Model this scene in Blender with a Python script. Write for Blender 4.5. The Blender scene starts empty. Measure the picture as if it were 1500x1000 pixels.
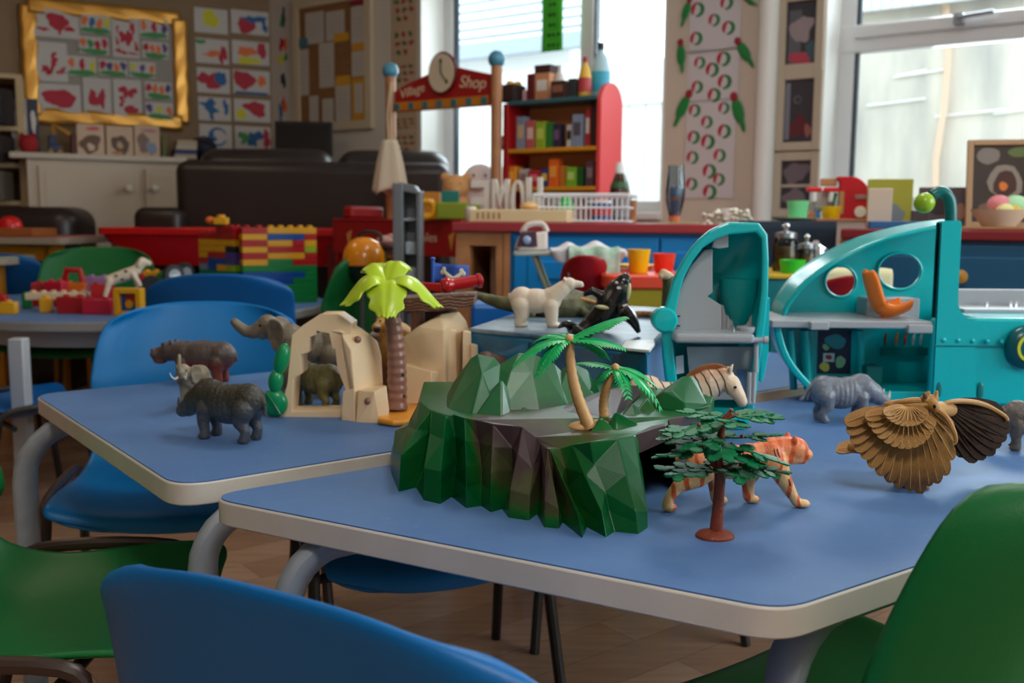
import bpy, bmesh, math, random
from math import sin, cos, pi, radians, atan2, sqrt, tan, atan
from mathutils import Vector, Matrix, Euler, noise
R = radians
SC = bpy.context.scene
COL = SC.collection
random.seed(7)

# ------------------------------------------------------------------ camera
FPX, CAM_Z, PITCH, ROLL = 1440.0, 0.83, 7.05, 0.45
cam_d = bpy.data.cameras.new('camera'); cam = bpy.data.objects.new('camera', cam_d); COL.objects.link(cam)
CM = Matrix.Translation((0, 0, CAM_Z)) @ Euler((R(90 - PITCH), 0, 0)).to_matrix().to_4x4() @ Euler((0, 0, R(ROLL))).to_matrix().to_4x4()
cam.matrix_world = CM
cam_d.sensor_width = 36.0; cam_d.lens = FPX / 1500.0 * 36.0
cam_d.clip_start = 0.02; cam_d.clip_end = 200
cam_d.dof.use_dof = True; cam_d.dof.focus_distance = 1.02; cam_d.dof.aperture_fstop = 6.8
SC.camera = cam
C3 = CM.to_3x3()
def ray(px, py):
    return C3 @ Vector(((px - 750) / FPX, -(py - 500) / FPX, -1.0))
def G(px, py, z=0.0):
    d = ray(px, py); t = (z - CAM_Z) / d.z
    return Vector((d.x * t, d.y * t, z))
def PY(px, py, Y):
    d = ray(px, py); t = Y / d.y
    return Vector((d.x * t, Y, CAM_Z + d.z * t))
def onplane(px, py, p0, n):
    d = ray(px, py); o = Vector((0, 0, CAM_Z))
    t = (Vector(p0) - o).dot(n) / d.dot(n)
    return o + d * t
def wpx(Y):            # metres per pixel at depth Y
    return Y / FPX

# ------------------------------------------------------------------ materials
def lin(c):
    out = []
    for v in c:
        v = v / 255.0
        out.append(v / 12.92 if v <= 0.04045 else ((v + 0.055) / 1.055) ** 2.4)
    return (out[0], out[1], out[2], 1.0)
_mats = {}
def M(name, rgb, rough=0.5, metal=0.0, bump=0.0, bscale=60.0, var=0.0, vscale=8.0, coat=0.0, rgb2=None, trans=0.0, emit=0.0, spec=0.5, sss=0.0):
    if name in _mats: return _mats[name]
    m = bpy.data.materials.new(name); m.use_nodes = True
    nt = m.node_tree; b = nt.nodes['Principled BSDF']
    b.inputs['Base Color'].default_value = lin(rgb)
    b.inputs['Roughness'].default_value = rough
    b.inputs['Metallic'].default_value = metal
    b.inputs['Specular IOR Level'].default_value = spec
    if coat: b.inputs['Coat Weight'].default_value = coat; b.inputs['Coat Roughness'].default_value = 0.12
    if trans: b.inputs['Transmission Weight'].default_value = trans
    if sss:
        b.inputs['Subsurface Weight'].default_value = sss; b.inputs['Subsurface Scale'].default_value = 0.004
    if emit:
        b.inputs['Emission Color'].default_value = lin(rgb); b.inputs['Emission Strength'].default_value = emit
    tc = None
    if var or bump or rgb2:
        tc = nt.nodes.new('ShaderNodeTexCoord')
    if var or rgb2:
        n = nt.nodes.new('ShaderNodeTexNoise'); n.inputs['Scale'].default_value = vscale; n.inputs['Detail'].default_value = 4
        nt.links.new(tc.outputs['Object'], n.inputs['Vector'])
        r = nt.nodes.new('ShaderNodeValToRGB')
        c = lin(rgb)
        r.color_ramp.elements[0].position = 0.35; r.color_ramp.elements[1].position = 0.68
        if rgb2: r.color_ramp.elements[0].color = c; r.color_ramp.elements[1].color = lin(rgb2)
        else:
            r.color_ramp.elements[0].color = tuple(max(0, v * (1 - var)) for v in c[:3]) + (1,)
            r.color_ramp.elements[1].color = tuple(min(1, v * (1 + var)) for v in c[:3]) + (1,)
        nt.links.new(n.outputs['Fac'], r.inputs['Fac']); nt.links.new(r.outputs['Color'], b.inputs['Base Color'])
    if bump:
        n2 = nt.nodes.new('ShaderNodeTexNoise'); n2.inputs['Scale'].default_value = bscale; n2.inputs['Detail'].default_value = 3
        nt.links.new(tc.outputs['Object'], n2.inputs['Vector'])
        bp = nt.nodes.new('ShaderNodeBump'); bp.inputs['Strength'].default_value = bump; bp.inputs['Distance'].default_value = 0.002
        nt.links.new(n2.outputs['Fac'], bp.inputs['Height']); nt.links.new(bp.outputs['Normal'], b.inputs['Normal'])
    _mats[name] = m
    return m
def nodes(m): return m.node_tree, m.node_tree.nodes['Principled BSDF']
def band_bump(m, scale, strength, axis='X', dist=4.0, depth=0.002):
    nt, b = nodes(m)
    tc = nt.nodes.new('ShaderNodeTexCoord'); w = nt.nodes.new('ShaderNodeTexWave')
    w.bands_direction = axis; w.inputs['Scale'].default_value = scale; w.inputs['Distortion'].default_value = dist
    w.inputs['Detail'].default_value = 2
    nt.links.new(tc.outputs['Object'], w.inputs['Vector'])
    bp = nt.nodes.new('ShaderNodeBump'); bp.inputs['Strength'].default_value = strength; bp.inputs['Distance'].default_value = depth
    nt.links.new(w.outputs['Fac'], bp.inputs['Height'])
    if b.inputs['Normal'].links: nt.links.new(b.inputs['Normal'].links[0].from_socket, bp.inputs['Normal'])
    nt.links.new(bp.outputs['Normal'], b.inputs['Normal'])
    return m
def zmix(m, rgb_lo, rgb_hi, z0, z1, nz=0.3, nscale=60):
    """paint that changes colour with height on the object (two-tone toy paint)"""
    nt, b = nodes(m)
    tc = nt.nodes.new('ShaderNodeTexCoord'); sp = nt.nodes.new('ShaderNodeSeparateXYZ')
    nt.links.new(tc.outputs['Object'], sp.inputs['Vector'])
    mr = nt.nodes.new('ShaderNodeMapRange'); mr.inputs['From Min'].default_value = z0; mr.inputs['From Max'].default_value = z1
    nt.links.new(sp.outputs['Z'], mr.inputs['Value'])
    n = nt.nodes.new('ShaderNodeTexNoise'); n.inputs['Scale'].default_value = nscale; nt.links.new(tc.outputs['Object'], n.inputs['Vector'])
    ma = nt.nodes.new('ShaderNodeMath'); ma.operation = 'MULTIPLY_ADD'; ma.inputs[1].default_value = nz; 
    nt.links.new(n.outputs['Fac'], ma.inputs[0]); nt.links.new(mr.outputs['Result'], ma.inputs[2])
    ms = nt.nodes.new('ShaderNodeMath'); ms.operation = 'SUBTRACT'; ms.use_clamp = True; ms.inputs[1].default_value = nz * 0.5
    nt.links.new(ma.outputs[0], ms.inputs[0])
    mx = nt.nodes.new('ShaderNodeMix'); mx.data_type = 'RGBA'
    mx.inputs[6].default_value = lin(rgb_lo); mx.inputs[7].default_value = lin(rgb_hi)
    nt.links.new(ms.outputs[0], mx.inputs[0]); nt.links.new(mx.outputs[2], b.inputs['Base Color'])
    return m
def glass_mat(name, tint=(240, 248, 250), gloss=0.12):
    if name in _mats: return _mats[name]
    m = bpy.data.materials.new(name); m.use_nodes = True; nt = m.node_tree
    for n in list(nt.nodes): nt.nodes.remove(n)
    o = nt.nodes.new('ShaderNodeOutputMaterial'); mx = nt.nodes.new('ShaderNodeMixShader')
    t = nt.nodes.new('ShaderNodeBsdfTransparent'); t.inputs['Color'].default_value = lin(tint)
    g = nt.nodes.new('ShaderNodeBsdfGlossy'); g.inputs['Roughness'].default_value = 0.03
    lw = nt.nodes.new('ShaderNodeLayerWeight'); lw.inputs['Blend'].default_value = gloss
    nt.links.new(lw.outputs['Fresnel'], mx.inputs['Fac']); nt.links.new(t.outputs[0], mx.inputs[1]); nt.links.new(g.outputs[0], mx.inputs[2])
    nt.links.new(mx.outputs[0], o.inputs['Surface'])
    _mats[name] = m; return m

# ------------------------------------------------------------------ mesh builder
class MB:
    def __init__(s): s.v = []; s.f = []; s.mi = []; s.cur = 0; s.X = Matrix.Identity(4)
    def _add(s, vs, fs):
        b = len(s.v); s.v += [tuple(s.X @ Vector(p)) for p in vs]
        for f in fs: s.f.append([i + b for i in f]); s.mi.append(s.cur)
        return s
    def m(s, i): s.cur = i; return s
    def at(s, loc=(0, 0, 0), rot=(0, 0, 0)):
        s.X = Matrix.Translation(loc) @ Euler(rot).to_matrix().to_4x4(); return s
    def box(s, c, d, rot=None):
        x, y, z = d[0] / 2, d[1] / 2, d[2] / 2
        vs = [Vector(p) for p in ((-x, -y, -z), (x, -y, -z), (x, y, -z), (-x, y, -z), (-x, -y, z), (x, -y, z), (x, y, z), (-x, y, z))]
        if rot: e = Euler(rot).to_matrix(); vs = [e @ v for v in vs]
        return s._add([v + Vector(c) for v in vs], [(0, 3, 2, 1), (4, 5, 6, 7), (0, 1, 5, 4), (1, 2, 6, 5), (2, 3, 7, 6), (3, 0, 4, 7)])
    def bb(s, a, b):
        return s.box([(a[i] + b[i]) / 2 for i in range(3)], [abs(b[i] - a[i]) for i in range(3)])
    def lathe(s, prof, c=(0, 0, 0), n=24, sx=1, sy=1):
        vs = []; fs = []; k = len(prof)
        for r, z in prof:
            for i in range(n):
                a = 2 * pi * i / n; vs.append((c[0] + r * cos(a) * sx, c[1] + r * sin(a) * sy, c[2] + z))
        for j in range(k - 1):
            for i in range(n):
                i2 = (i + 1) % n; fs.append((j * n + i, j * n + i2, (j + 1) * n + i2, (j + 1) * n + i))
        if prof[0][0] > 1e-6: fs.append(tuple(range(n))[::-1])
        if prof[-1][0] > 1e-6: fs.append(tuple((k - 1) * n + i for i in range(n)))
        return s._add(vs, fs)
    def tube(s, pts, r, n=10, closed=False, flat=None, cap=True):
        """sweep a round (or flat=(a,b) oval) section along points"""
        P = [Vector(p) for p in pts]; rs = r if isinstance(r, (list, tuple)) else [r] * len(P)
        vs = []; fs = []; L = len(P)
        up = None
        for i, p in enumerate(P):
            a = P[(i - 1) % L] if (i > 0 or closed) else p; b = P[(i + 1) % L] if (i < L - 1 or closed) else p
            t = (b - a)
            if t.length < 1e-9: t = Vector((0, 0, 1))
            t.normalize()
            if up is None:
                up = Vector((0, 0, 1)) if abs(t.z) < 0.9 else Vector((0, 1, 0))
            u = up - t * up.dot(t)
            if u.length < 1e-5: u = Vector((1, 0, 0)) - t * t.x
            u.normalize(); up = u; w = t.cross(u)
            for k in range(n):
                an = 2 * pi * k / n
                if flat: vs.append(p + u * cos(an) * flat[0] + w * sin(an) * flat[1])
                else: vs.append(p + (u * cos(an) + w * sin(an)) * rs[i])
        for i in range(L if closed else L - 1):
            j = (i + 1) % L
            for k in range(n):
                k2 = (k + 1) % n; fs.append((i * n + k, i * n + k2, j * n + k2, j * n + k))
        if not closed and cap:
            fs.append(tuple(range(n))[::-1]); fs.append(tuple((L - 1) * n + k for k in range(n)))
        return s._add(vs, fs)
    def cyl(s, a, b, r, r2=None, n=16):
        return s.tube([a, b], [r, r if r2 is None else r2], n)
    def ell(s, c, r, rot=None, nu=16, nv=10):
        e = Euler(rot).to_matrix() if rot else Matrix.Identity(3); vs = []; fs = []
        if not isinstance(r, (tuple, list)): r = (r, r, r)
        for j in range(nv + 1):
            ph = pi * j / nv
            for i in range(nu):
                th = 2 * pi * i / nu
                vs.append(Vector(c) + e @ Vector((r[0] * sin(ph) * cos(th), r[1] * sin(ph) * sin(th), -r[2] * cos(ph))))
        for j in range(nv):
            for i in range(nu):
                i2 = (i + 1) % nu
                if j == 0: fs.append((i, (j + 1) * nu + i2, (j + 1) * nu + i)) if False else fs.append((j * nu + i, (j + 1) * nu + i2, (j + 1) * nu + i))
                elif j == nv - 1: fs.append((j * nu + i, j * nu + i2, (j + 1) * nu + i))
                else: fs.append((j * nu + i, j * nu + i2, (j + 1) * nu + i2, (j + 1) * nu + i))
        # merge poles
        return s._add(vs, fs)
    def prism(s, poly, z0, z1):
        n = len(poly); ar = sum(poly[i][0] * poly[(i + 1) % n][1] - poly[(i + 1) % n][0] * poly[i][1] for i in range(n))
        if ar < 0: poly = poly[::-1]
        vs = [(p[0], p[1], z0) for p in poly] + [(p[0], p[1], z1) for p in poly]
        fs = [tuple(range(n))[::-1], tuple(range(n, 2 * n))] + [(i, (i + 1) % n, n + (i + 1) % n, n + i) for i in range(n)]
        return s._add(vs, fs)
    def grid(s, fn, nu, nv, closeu=False):
        vs = [fn(i / (nu if closeu else nu - 1), j / (nv - 1)) for j in range(nv) for i in range(nu)]; fs = []
        for j in range(nv - 1):
            for i in range(nu if closeu else nu - 1):
                i2 = (i + 1) % nu; fs.append((j * nu + i, j * nu + i2, (j + 1) * nu + i2, (j + 1) * nu + i))
        return s._add(vs, fs)
    def hull(s, pts):
        bm = bmesh.new()
        for p in pts: bm.verts.new(p)
        r = bmesh.ops.convex_hull(bm, input=bm.verts)
        dead = [g for g in r['geom_interior'] + r['geom_unused'] if isinstance(g, bmesh.types.BMVert)]
        bmesh.ops.delete(bm, geom=list(set(dead)), context='VERTS')
        bmesh.ops.dissolve_limit(bm, angle_limit=R(4), verts=bm.verts, edges=bm.edges)
        bmesh.ops.recalc_face_normals(bm, faces=bm.faces)
        bm.verts.index_update()
        s._add([v.co.copy() for v in bm.verts], [[v.index for v in f.verts] for f in bm.faces]); bm.free(); return s
    def mesh(s, name, smooth=35, weld=False):
        me = bpy.data.meshes.new(name); me.from_pydata(s.v, [], s.f); me.polygons.foreach_set('material_index', s.mi)
        if weld:
            bm = bmesh.new(); bm.from_mesh(me); bmesh.ops.remove_doubles(bm, verts=bm.verts, dist=1e-5)
            bmesh.ops.recalc_face_normals(bm, faces=bm.faces); bm.to_mesh(me); bm.free()
        if smooth:
            me.polygons.foreach_set('use_smooth', [True] * len(me.polygons))
            if smooth < 180: me.set_sharp_from_angle(angle=R(smooth))
        me.update(); return me
    def obj(s, name, mats, parent=None, loc=None, rz=0, bevel=0, seg=2, smooth=35, sub=0, solid=0, weld=False, sol_off=-1):
        o = bpy.data.objects.new(name, s.mesh(name, smooth, weld)); COL.objects.link(o)
        for m in (mats if isinstance(mats, (list, tuple)) else [mats]): o.data.materials.append(m)
        if parent: o.parent = parent
        if loc is not None: o.location = loc
        if rz: o.rotation_euler.z = rz
        if solid:
            md = o.modifiers.new('s', 'SOLIDIFY'); md.thickness = solid; md.offset = sol_off
        if bevel:
            md = o.modifiers.new('b', 'BEVEL'); md.width = bevel; md.segments = seg; md.limit_method = 'ANGLE'; md.angle_limit = R(35)
        if sub:
            md = o.modifiers.new('u', 'SUBSURF'); md.levels = sub; md.render_levels = sub
        return o
def tag(o, label=None, cat=None, group=None, kind=None):
    if label: o['label'] = label
    if cat: o['category'] = cat
    if group: o['group'] = group
    if kind: o['kind'] = kind
    return o
def thing(name, label, cat, loc=(0, 0, 0), rz=0, group=None, scale=1):
    o = bpy.data.objects.new(name, None); COL.objects.link(o); o.empty_display_size = 0.02
    o.location = loc; o.rotation_euler = (0, 0, rz); o.scale = (scale,) * 3
    return tag(o, label, cat, group)
def struct(o): o['kind'] = 'structure'; return o
def copy_tree(o, parent=None):
    c = o.copy(); COL.objects.link(c)
    if parent: c.parent = parent
    for ch in list(o.children): copy_tree(ch, c)
    return c
def rrect(w, h, r, n=5, cx=0, cy=0):
    out = []
    for sx, sy, a0 in ((1, 1, 0), (-1, 1, 90), (-1, -1, 180), (1, -1, 270)):
        for i in range(n + 1):
            a = R(a0 + 90 * i / n); out.append((cx + sx * (w / 2 - r) + r * cos(a), cy + sy * (h / 2 - r) + r * sin(a)))
    return out
def rpoly(pts, rad, n=6):
    """round the corners of a 2-D polygon"""
    out = []; L = len(pts)
    rads = rad if isinstance(rad, (list, tuple)) else [rad] * L
    for i in range(L):
        p = Vector(pts[i][:2]); a = (Vector(pts[i - 1][:2]) - p).normalized(); b = (Vector(pts[(i + 1) % L][:2]) - p).normalized()
        ang = a.angle(b); d = rads[i] / tan(ang / 2); p0 = p + a * d; p1 = p + b * d
        for k in range(n + 1):
            t = k / n; q = p0 * (1 - t) ** 2 + p * 2 * t * (1 - t) * 1.0 + p1 * t * t
            out.append((q.x, q.y))
    return out
def blobpoly(cx, cy, rx, ry, seed, n=22, amp=0.35):
    rd = random.Random(seed); ph = [rd.uniform(0, 6.28) for _ in range(5)]
    out = []
    for i in range(n):
        a = 2 * pi * i / n
        k = 1 + amp * (0.5 * sin(2 * a + ph[0]) + 0.4 * sin(3 * a + ph[1]) + 0.35 * sin(5 * a + ph[2]) + rd.uniform(-.35, .35))
        out.append((cx + rx * k * cos(a), cy + ry * k * sin(a)))
    return out
def smoothpath(pts, n=6):
    """Catmull-Rom through points"""
    P = [Vector(p) for p in pts]; out = []
    for i in range(len(P) - 1):
        p0 = P[max(i - 1, 0)]; p1 = P[i]; p2 = P[i + 1]; p3 = P[min(i + 2, len(P) - 1)]
        for k in range(n):
            t = k / n
            out.append(0.5 * ((2 * p1) + (p2 - p0) * t + (2 * p0 - 5 * p1 + 4 * p2 - p3) * t * t + (3 * p1 - p0 - 3 * p2 + p3) * t ** 3))
    out.append(P[-1]); return out
# organic bodies: overlapping solids fused into one continuous skin
def organic(name, prims, mat, parent=None, voxel=0.0014, smooth=6, fn=None):
    b = MB()
    for p in prims:
        if p[0] == 'e': b.ell(p[1], p[2], p[3] if len(p) > 3 else None, 18, 12)
        else:
            pts = p[1]
            for i in range(len(pts)):
                b.ell(pts[i][0], pts[i][1], None, 14, 10)
            for i in range(len(pts) - 1):
                b.tube([pts[i][0], pts[i + 1][0]], [pts[i][1], pts[i + 1][1]], 14)
    me = b.mesh('tmp', 0, weld=True)
    o = bpy.data.objects.new('tmp', me); COL.objects.link(o)
    r = o.modifiers.new('r', 'REMESH'); r.mode = 'VOXEL'; r.voxel_size = voxel
    if smooth:
        sm = o.modifiers.new('s', 'SMOOTH'); sm.factor = 0.5; sm.iterations = smooth
    dg = bpy.context.evaluated_depsgraph_get()
    nm = bpy.data.meshes.new_from_object(o.evaluated_get(dg)); nm.name = name
    bpy.data.objects.remove(o); bpy.data.meshes.remove(me)
    if fn:
        ns = [v.normal.copy() for v in nm.vertices]
        for v, nn in zip(nm.vertices, ns): v.co += nn * fn(v.co)
    nm.polygons.foreach_set('use_smooth', [True] * len(nm.polygons)); nm.materials.clear(); nm.materials.append(mat)
    q = bpy.data.objects.new(name, nm); COL.objects.link(q)
    if parent: q.parent = parent
    return q
def mir(pts):
    """a left and a right copy of a limb chain"""
    return [('l', pts), ('l', [((p[0], -p[1], p[2]), r) for p, r in pts])]
def mire(c, r, rot=None):
    return [('e', c, r, rot), ('e', (c[0], -c[1], c[2]), r, (-rot[0], rot[1], -rot[2]) if rot else None)]
def text_mesh(txt, size, extrude=0.0006, mirror=False, shear=0):
    cu = bpy.data.curves.new('t', 'FONT'); cu.body = txt; cu.size = size; cu.extrude = extrude; cu.align_x = 'CENTER'; cu.align_y = 'CENTER'; cu.shear = shear
    o = bpy.data.objects.new('t', cu); COL.objects.link(o); dg = bpy.context.evaluated_depsgraph_get()
    me = bpy.data.meshes.new_from_object(o.evaluated_get(dg)); bpy.data.objects.remove(o)
    return me
TT = 0.53      # table-top height
# ================================================================== ROOM SHELL
m_wall = M('wall_beige', (206, 194, 180), 0.75, bump=0.15, bscale=90, var=0.03, vscale=3)
m_wallL = M('wall_beige_dim', (136, 112, 84), 0.75, bump=0.15, bscale=90, var=0.03, vscale=3)  # dim, warm light of the left side put into a darker beige
m_reveal = M('reveal_white', (232, 232, 228), 0.6)
m_upvc = M('upvc_white', (228, 230, 232), 0.3)
m_ceil = M('ceiling_white', (225, 222, 215), 0.8)
m_dark = M('near_black', (14, 13, 14), 0.45)
def v2(v): return Vector((v.x, v.y))
dW = Vector((sin(R(55)), -cos(R(55)), 0)); nW = Vector((-dW.y * -1 * -1, 0, 0))
nW = Vector((-cos(R(55)), -sin(R(55)), 0))            # into the room
A0 = PY(985, 322, 4.6); A0.z = 0
def WW(px, py=322, off=0.0): return onplane(px, py, A0 + nW * off, nW)     # point on the window wall
K0 = WW(402); K0.z = 0
azL = 62
dL = Vector((-sin(R(azL)), -cos(R(azL)), 0)); nL = Vector((cos(R(azL)), -sin(R(azL)), 0))
def WL(px, py, off=0.0): return onplane(px, py, K0 + nL * off, nL)
CEIL = 2.6
def sW(px): return (WW(px) - A0).dot(dW)                # distance along the window wall from A0
def Wp(s, z, off=0.0): p = A0 + dW * s + nW * off; return Vector((p.x, p.y, z))
sK, sEnd = sW(402), 2.6
Wend = Wp(sEnd, 0)
Lend = K0 + dL * 4.0
XR, YB, XL = Wend.x, -2.6, Lend.x
plan = [(K0.x, K0.y), (Wend.x, Wend.y), (XR, YB), (XL, YB), (Lend.x, Lend.y)]

# floor : wood-effect planks
mf = bpy.data.materials.new('floor_planks'); mf.use_nodes = True
nt = mf.node_tree; b = nt.nodes['Principled BSDF']
tc = nt.nodes.new('ShaderNodeTexCoord'); mp = nt.nodes.new('ShaderNodeMapping'); mp.inputs['Rotation'].default_value = (0, 0, R(-38))
br = nt.nodes.new('ShaderNodeTexBrick'); br.inputs['Scale'].default_value = 1.0; br.inputs['Brick Width'].default_value = 0.9; br.inputs['Row Height'].default_value = 0.11
br.inputs['Mortar Size'].default_value = 0.0008; br.inputs['Color1'].default_value = lin((196, 158, 130)); br.inputs['Color2'].default_value = lin((170, 130, 102)); br.inputs['Mortar'].default_value = lin((128, 96, 76))
br.inputs['Bias'].default_value = 0.0
ns = nt.nodes.new('ShaderNodeTexNoise'); ns.inputs['Scale'].default_value = 6; ns.inputs['Detail'].default_value = 6
mp2 = nt.nodes.new('ShaderNodeMapping'); mp2.inputs['Rotation'].default_value = (0, 0, R(-38)); mp2.inputs['Scale'].default_value = (1, 9, 1)
mx = nt.nodes.new('ShaderNodeMix'); mx.data_type = 'RGBA'; mx.blend_type = 'MULTIPLY'; mx.inputs[0].default_value = 0.55
rp = nt.nodes.new('ShaderNodeValToRGB'); rp.color_ramp.elements[0].position = .3; rp.color_ramp.elements[0].color = (.6, .57, .55, 1); rp.color_ramp.elements[1].position = .7; rp.color_ramp.elements[1].color = (1, 1, 1, 1)
L = nt.links.new
L(tc.outputs['Object'], mp.inputs['Vector']); L(mp.outputs[0], br.inputs['Vector']); L(tc.outputs['Object'], mp2.inputs['Vector']); L(mp2.outputs[0], ns.inputs['Vector'])
L(ns.outputs['Fac'], rp.inputs['Fac']); L(br.outputs['Color'], mx.inputs[6]); L(rp.outputs['Color'], mx.inputs[7]); L(mx.outputs[2], b.inputs['Base Color'])
b.inputs['Roughness'].default_value = 0.24
struct(MB().prism(plan, -0.05, 0.0).obj('floor', mf, smooth=0))
struct(MB().prism(plan, CEIL, CEIL + .05).obj('ceiling', m_ceil, smooth=0))

# window wall with two openings, 0.3 m thick
TH = 0.32
def wseg(mb, s0, s1, z0, z1, o0=0.0, o1=-TH):
    a, bq, c, d = Wp(s0, 0, o0), Wp(s1, 0, o0), Wp(s1, 0, o1), Wp(s0, 0, o1)
    mb.prism([(a.x, a.y), (bq.x, bq.y), (c.x, c.y), (d.x, d.y)], z0, z1); return mb
s1a, s1b, s2a, s2b = sW(617), sW(969), sW(1196), 2.35
SILL1, SILL2, HEAD = WW(960, 318).z, 0.86, 2.25
wb = MB()
wseg(wb, sK - .3, s1a, 0, CEIL); wseg(wb, s1b, s2a, 0, CEIL); wseg(wb, s2b, sEnd + .2, 0, CEIL)
wseg(wb, s1a, s1b, 0, SILL1); wseg(wb, s1a, s1b, HEAD, CEIL); wseg(wb, s2a, s2b, 0, SILL2); wseg(wb, s2a, s2b, HEAD, CEIL)
struct(wb.obj('wall_window_side', m_wall, smooth=0))
# white plastered reveals and sills (thin linings)
for i, (sa, sb, sl) in enumerate(((s1a, s1b, SILL1), (s2a, s2b, SILL2))):
    t = MB(); wseg(t, sa - .001, sa + .008, sl, HEAD, .004, -.22); wseg(t, sb - .008, sb + .001, sl, HEAD, .004, -.22); wseg(t, sa, sb, HEAD - .008, HEAD, .004, -.22)
    struct(t.obj('trim_%d' % (i + 1), m_reveal, smooth=0))
    t = MB(); wseg(t, sa, sb, sl - .01, sl + .022, .03, -.22)
    struct(t.obj('trim_%d' % (i + 3), m_upvc, smooth=0, bevel=.004))
m_glass = glass_mat('window_glass')
m_seal = M('rubber_seal', (38, 52, 66), 0.5)
def frame_bar(mb, s0, s1, z0, z1, d=.06, off=-.22): wseg(mb, s0, s1, z0, z1, off + d * .5, off - d * .5); return mb
# window 1 : two tall lights
def window(n, sa, sb, sl, mull, trans, fw=.07):
    root = MB(); frame_bar(root, sa, sa + fw, sl + .02, HEAD); frame_bar(root, sb - fw * .6, sb, sl + .02, HEAD)
    frame_bar(root, sa, sb, sl + .02, sl + .08); frame_bar(root, sa, sb, HEAD - .07, HEAD)
    for q, w in mull: frame_bar(root, q - w / 2, q + w / 2, sl + .02, HEAD)
    for z, w in trans: frame_bar(root, sa, sb, z - w / 2, z + w / 2, .07)
    w = struct(root.obj('window_%d' % n, m_upvc, smooth=0, bevel=.006))
    seals = MB()
    edges = [sa + fw] + [x for q, ww in mull for x in (q + ww / 2,)]
    for e in edges: wseg(seals, e, e + .012, sl + .08, HEAD - .07, -.2, -.235)
    seals.obj('window_seal', m_seal, w, smooth=0)
    g = MB(); wseg(g, sa + .02, sb - .02, sl + .05, HEAD - .03, -.222, -.226); g.obj('window_pane', m_glass, w, smooth=0)
    return w
w1 = window(1, s1a, s1b, SILL1, [(sW(826) + .0, .075)], [])
zt = onplane(1400, 45, A0 - nW * .22, nW).z
w2 = window(2, s2a, s2b, SILL2, [], [(zt, .115)])
# transom lip + handle on window 2
t = MB(); wseg(t, s2a + .07, s2b - .05, zt + .0, zt + .05, -.165, -.2); t.obj('opening_sash', m_upvc, w2, smooth=0, bevel=.005)
hp = onplane(1423, 27, A0 - nW * .16, nW)
h = MB(); hs = (hp - A0).dot(dW)
wseg(h, hs - .06, hs - .025, hp.z - .02, hp.z + .02, -.12, -.165); h.tube([Wp(hs - .045, hp.z, -.115), Wp(hs + .02, hp.z + .004, -.105), Wp(hs + .09, hp.z + .008, -.105)], .009, 8)
h.obj('window_handle', M('handle_grey', (150, 155, 162), .35, .4), w2)

# pipe boxing on the pier
tz = MB(); sp = sW(1119)
tz.tube([Wp(sp, 0.0, .03), Wp(sp, CEIL, .03)], .042, 20); struct(tz.obj('trim_5', m_reveal))
# other walls
def wallseg(name, p, q, z0, z1, mat, th=.1):
    d = (Vector(q) - Vector(p)).normalized(); n = Vector((d.y, -d.x)) * th
    return struct(MB().prism([p, q, (q[0] + n.x, q[1] + n.y), (p[0] + n.x, p[1] + n.y)], z0, z1).obj(name, mat, smooth=0))
Lx = K0 - dL * .02
wl = MB(); a = K0 - dL * .02; bq = Lend; wl.prism([(a.x, a.y), (bq.x, bq.y), (bq.x - nL.x * .1, bq.y - nL.y * .1), (a.x - nL.x * .1, a.y - nL.y * .1)], 0, CEIL)
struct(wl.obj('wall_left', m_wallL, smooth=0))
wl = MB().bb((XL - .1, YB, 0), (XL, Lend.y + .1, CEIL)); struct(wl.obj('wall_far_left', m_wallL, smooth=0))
wl = MB().bb((XL - .1, YB - .1, 0), (XR + .1, YB, CEIL)); struct(wl.obj('wall_back', m_wall, smooth=0))
# right-hand wall with a big window opening
RW0, RW1, RZ0, RZ1 = -0.9, 1.7, 0.75, 2.25
wl = MB().bb((XR, YB, 0), (XR + .25, RW0, CEIL)).bb((XR, RW1, 0), (XR + .25, Wend.y + .1, CEIL)).bb((XR, RW0, 0), (XR + .25, RW1, RZ0)).bb((XR, RW0, RZ1), (XR + .25, RW1, CEIL))
struct(wl.obj('wall_right', m_wall, smooth=0))
wf = MB()
for y in (RW0 + .04, (RW0 + RW1) / 2, RW1 - .04): wf.box((XR + .12, y, (RZ0 + RZ1) / 2), (.07, .08, RZ1 - RZ0))
for z in (RZ0 + .04, RZ1 - .04): wf.box((XR + .12, (RW0 + RW1) / 2, z), (.07, RW1 - RW0, .08))
w3 = struct(wf.obj('window_3', m_upvc, smooth=0, bevel=.005))
MB().bb((XR + .12, RW0, RZ0), (XR + .125, RW1, RZ1)).obj('window_pane', m_glass, w3, smooth=0)

# ------------------------------------------------------------------ outside
m_site = M('yard_concrete', (190, 188, 182), .9, var=.1)
def ext(s, z, off): return Wp(s, z, off)
t = MB(); wseg(t, -9, 12, -.3, -.2, -TH, -14); struct(t.obj('exterior_yard', m_site, smooth=0))
m_siding = M('siding_white', (205, 208, 212), .7)
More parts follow.
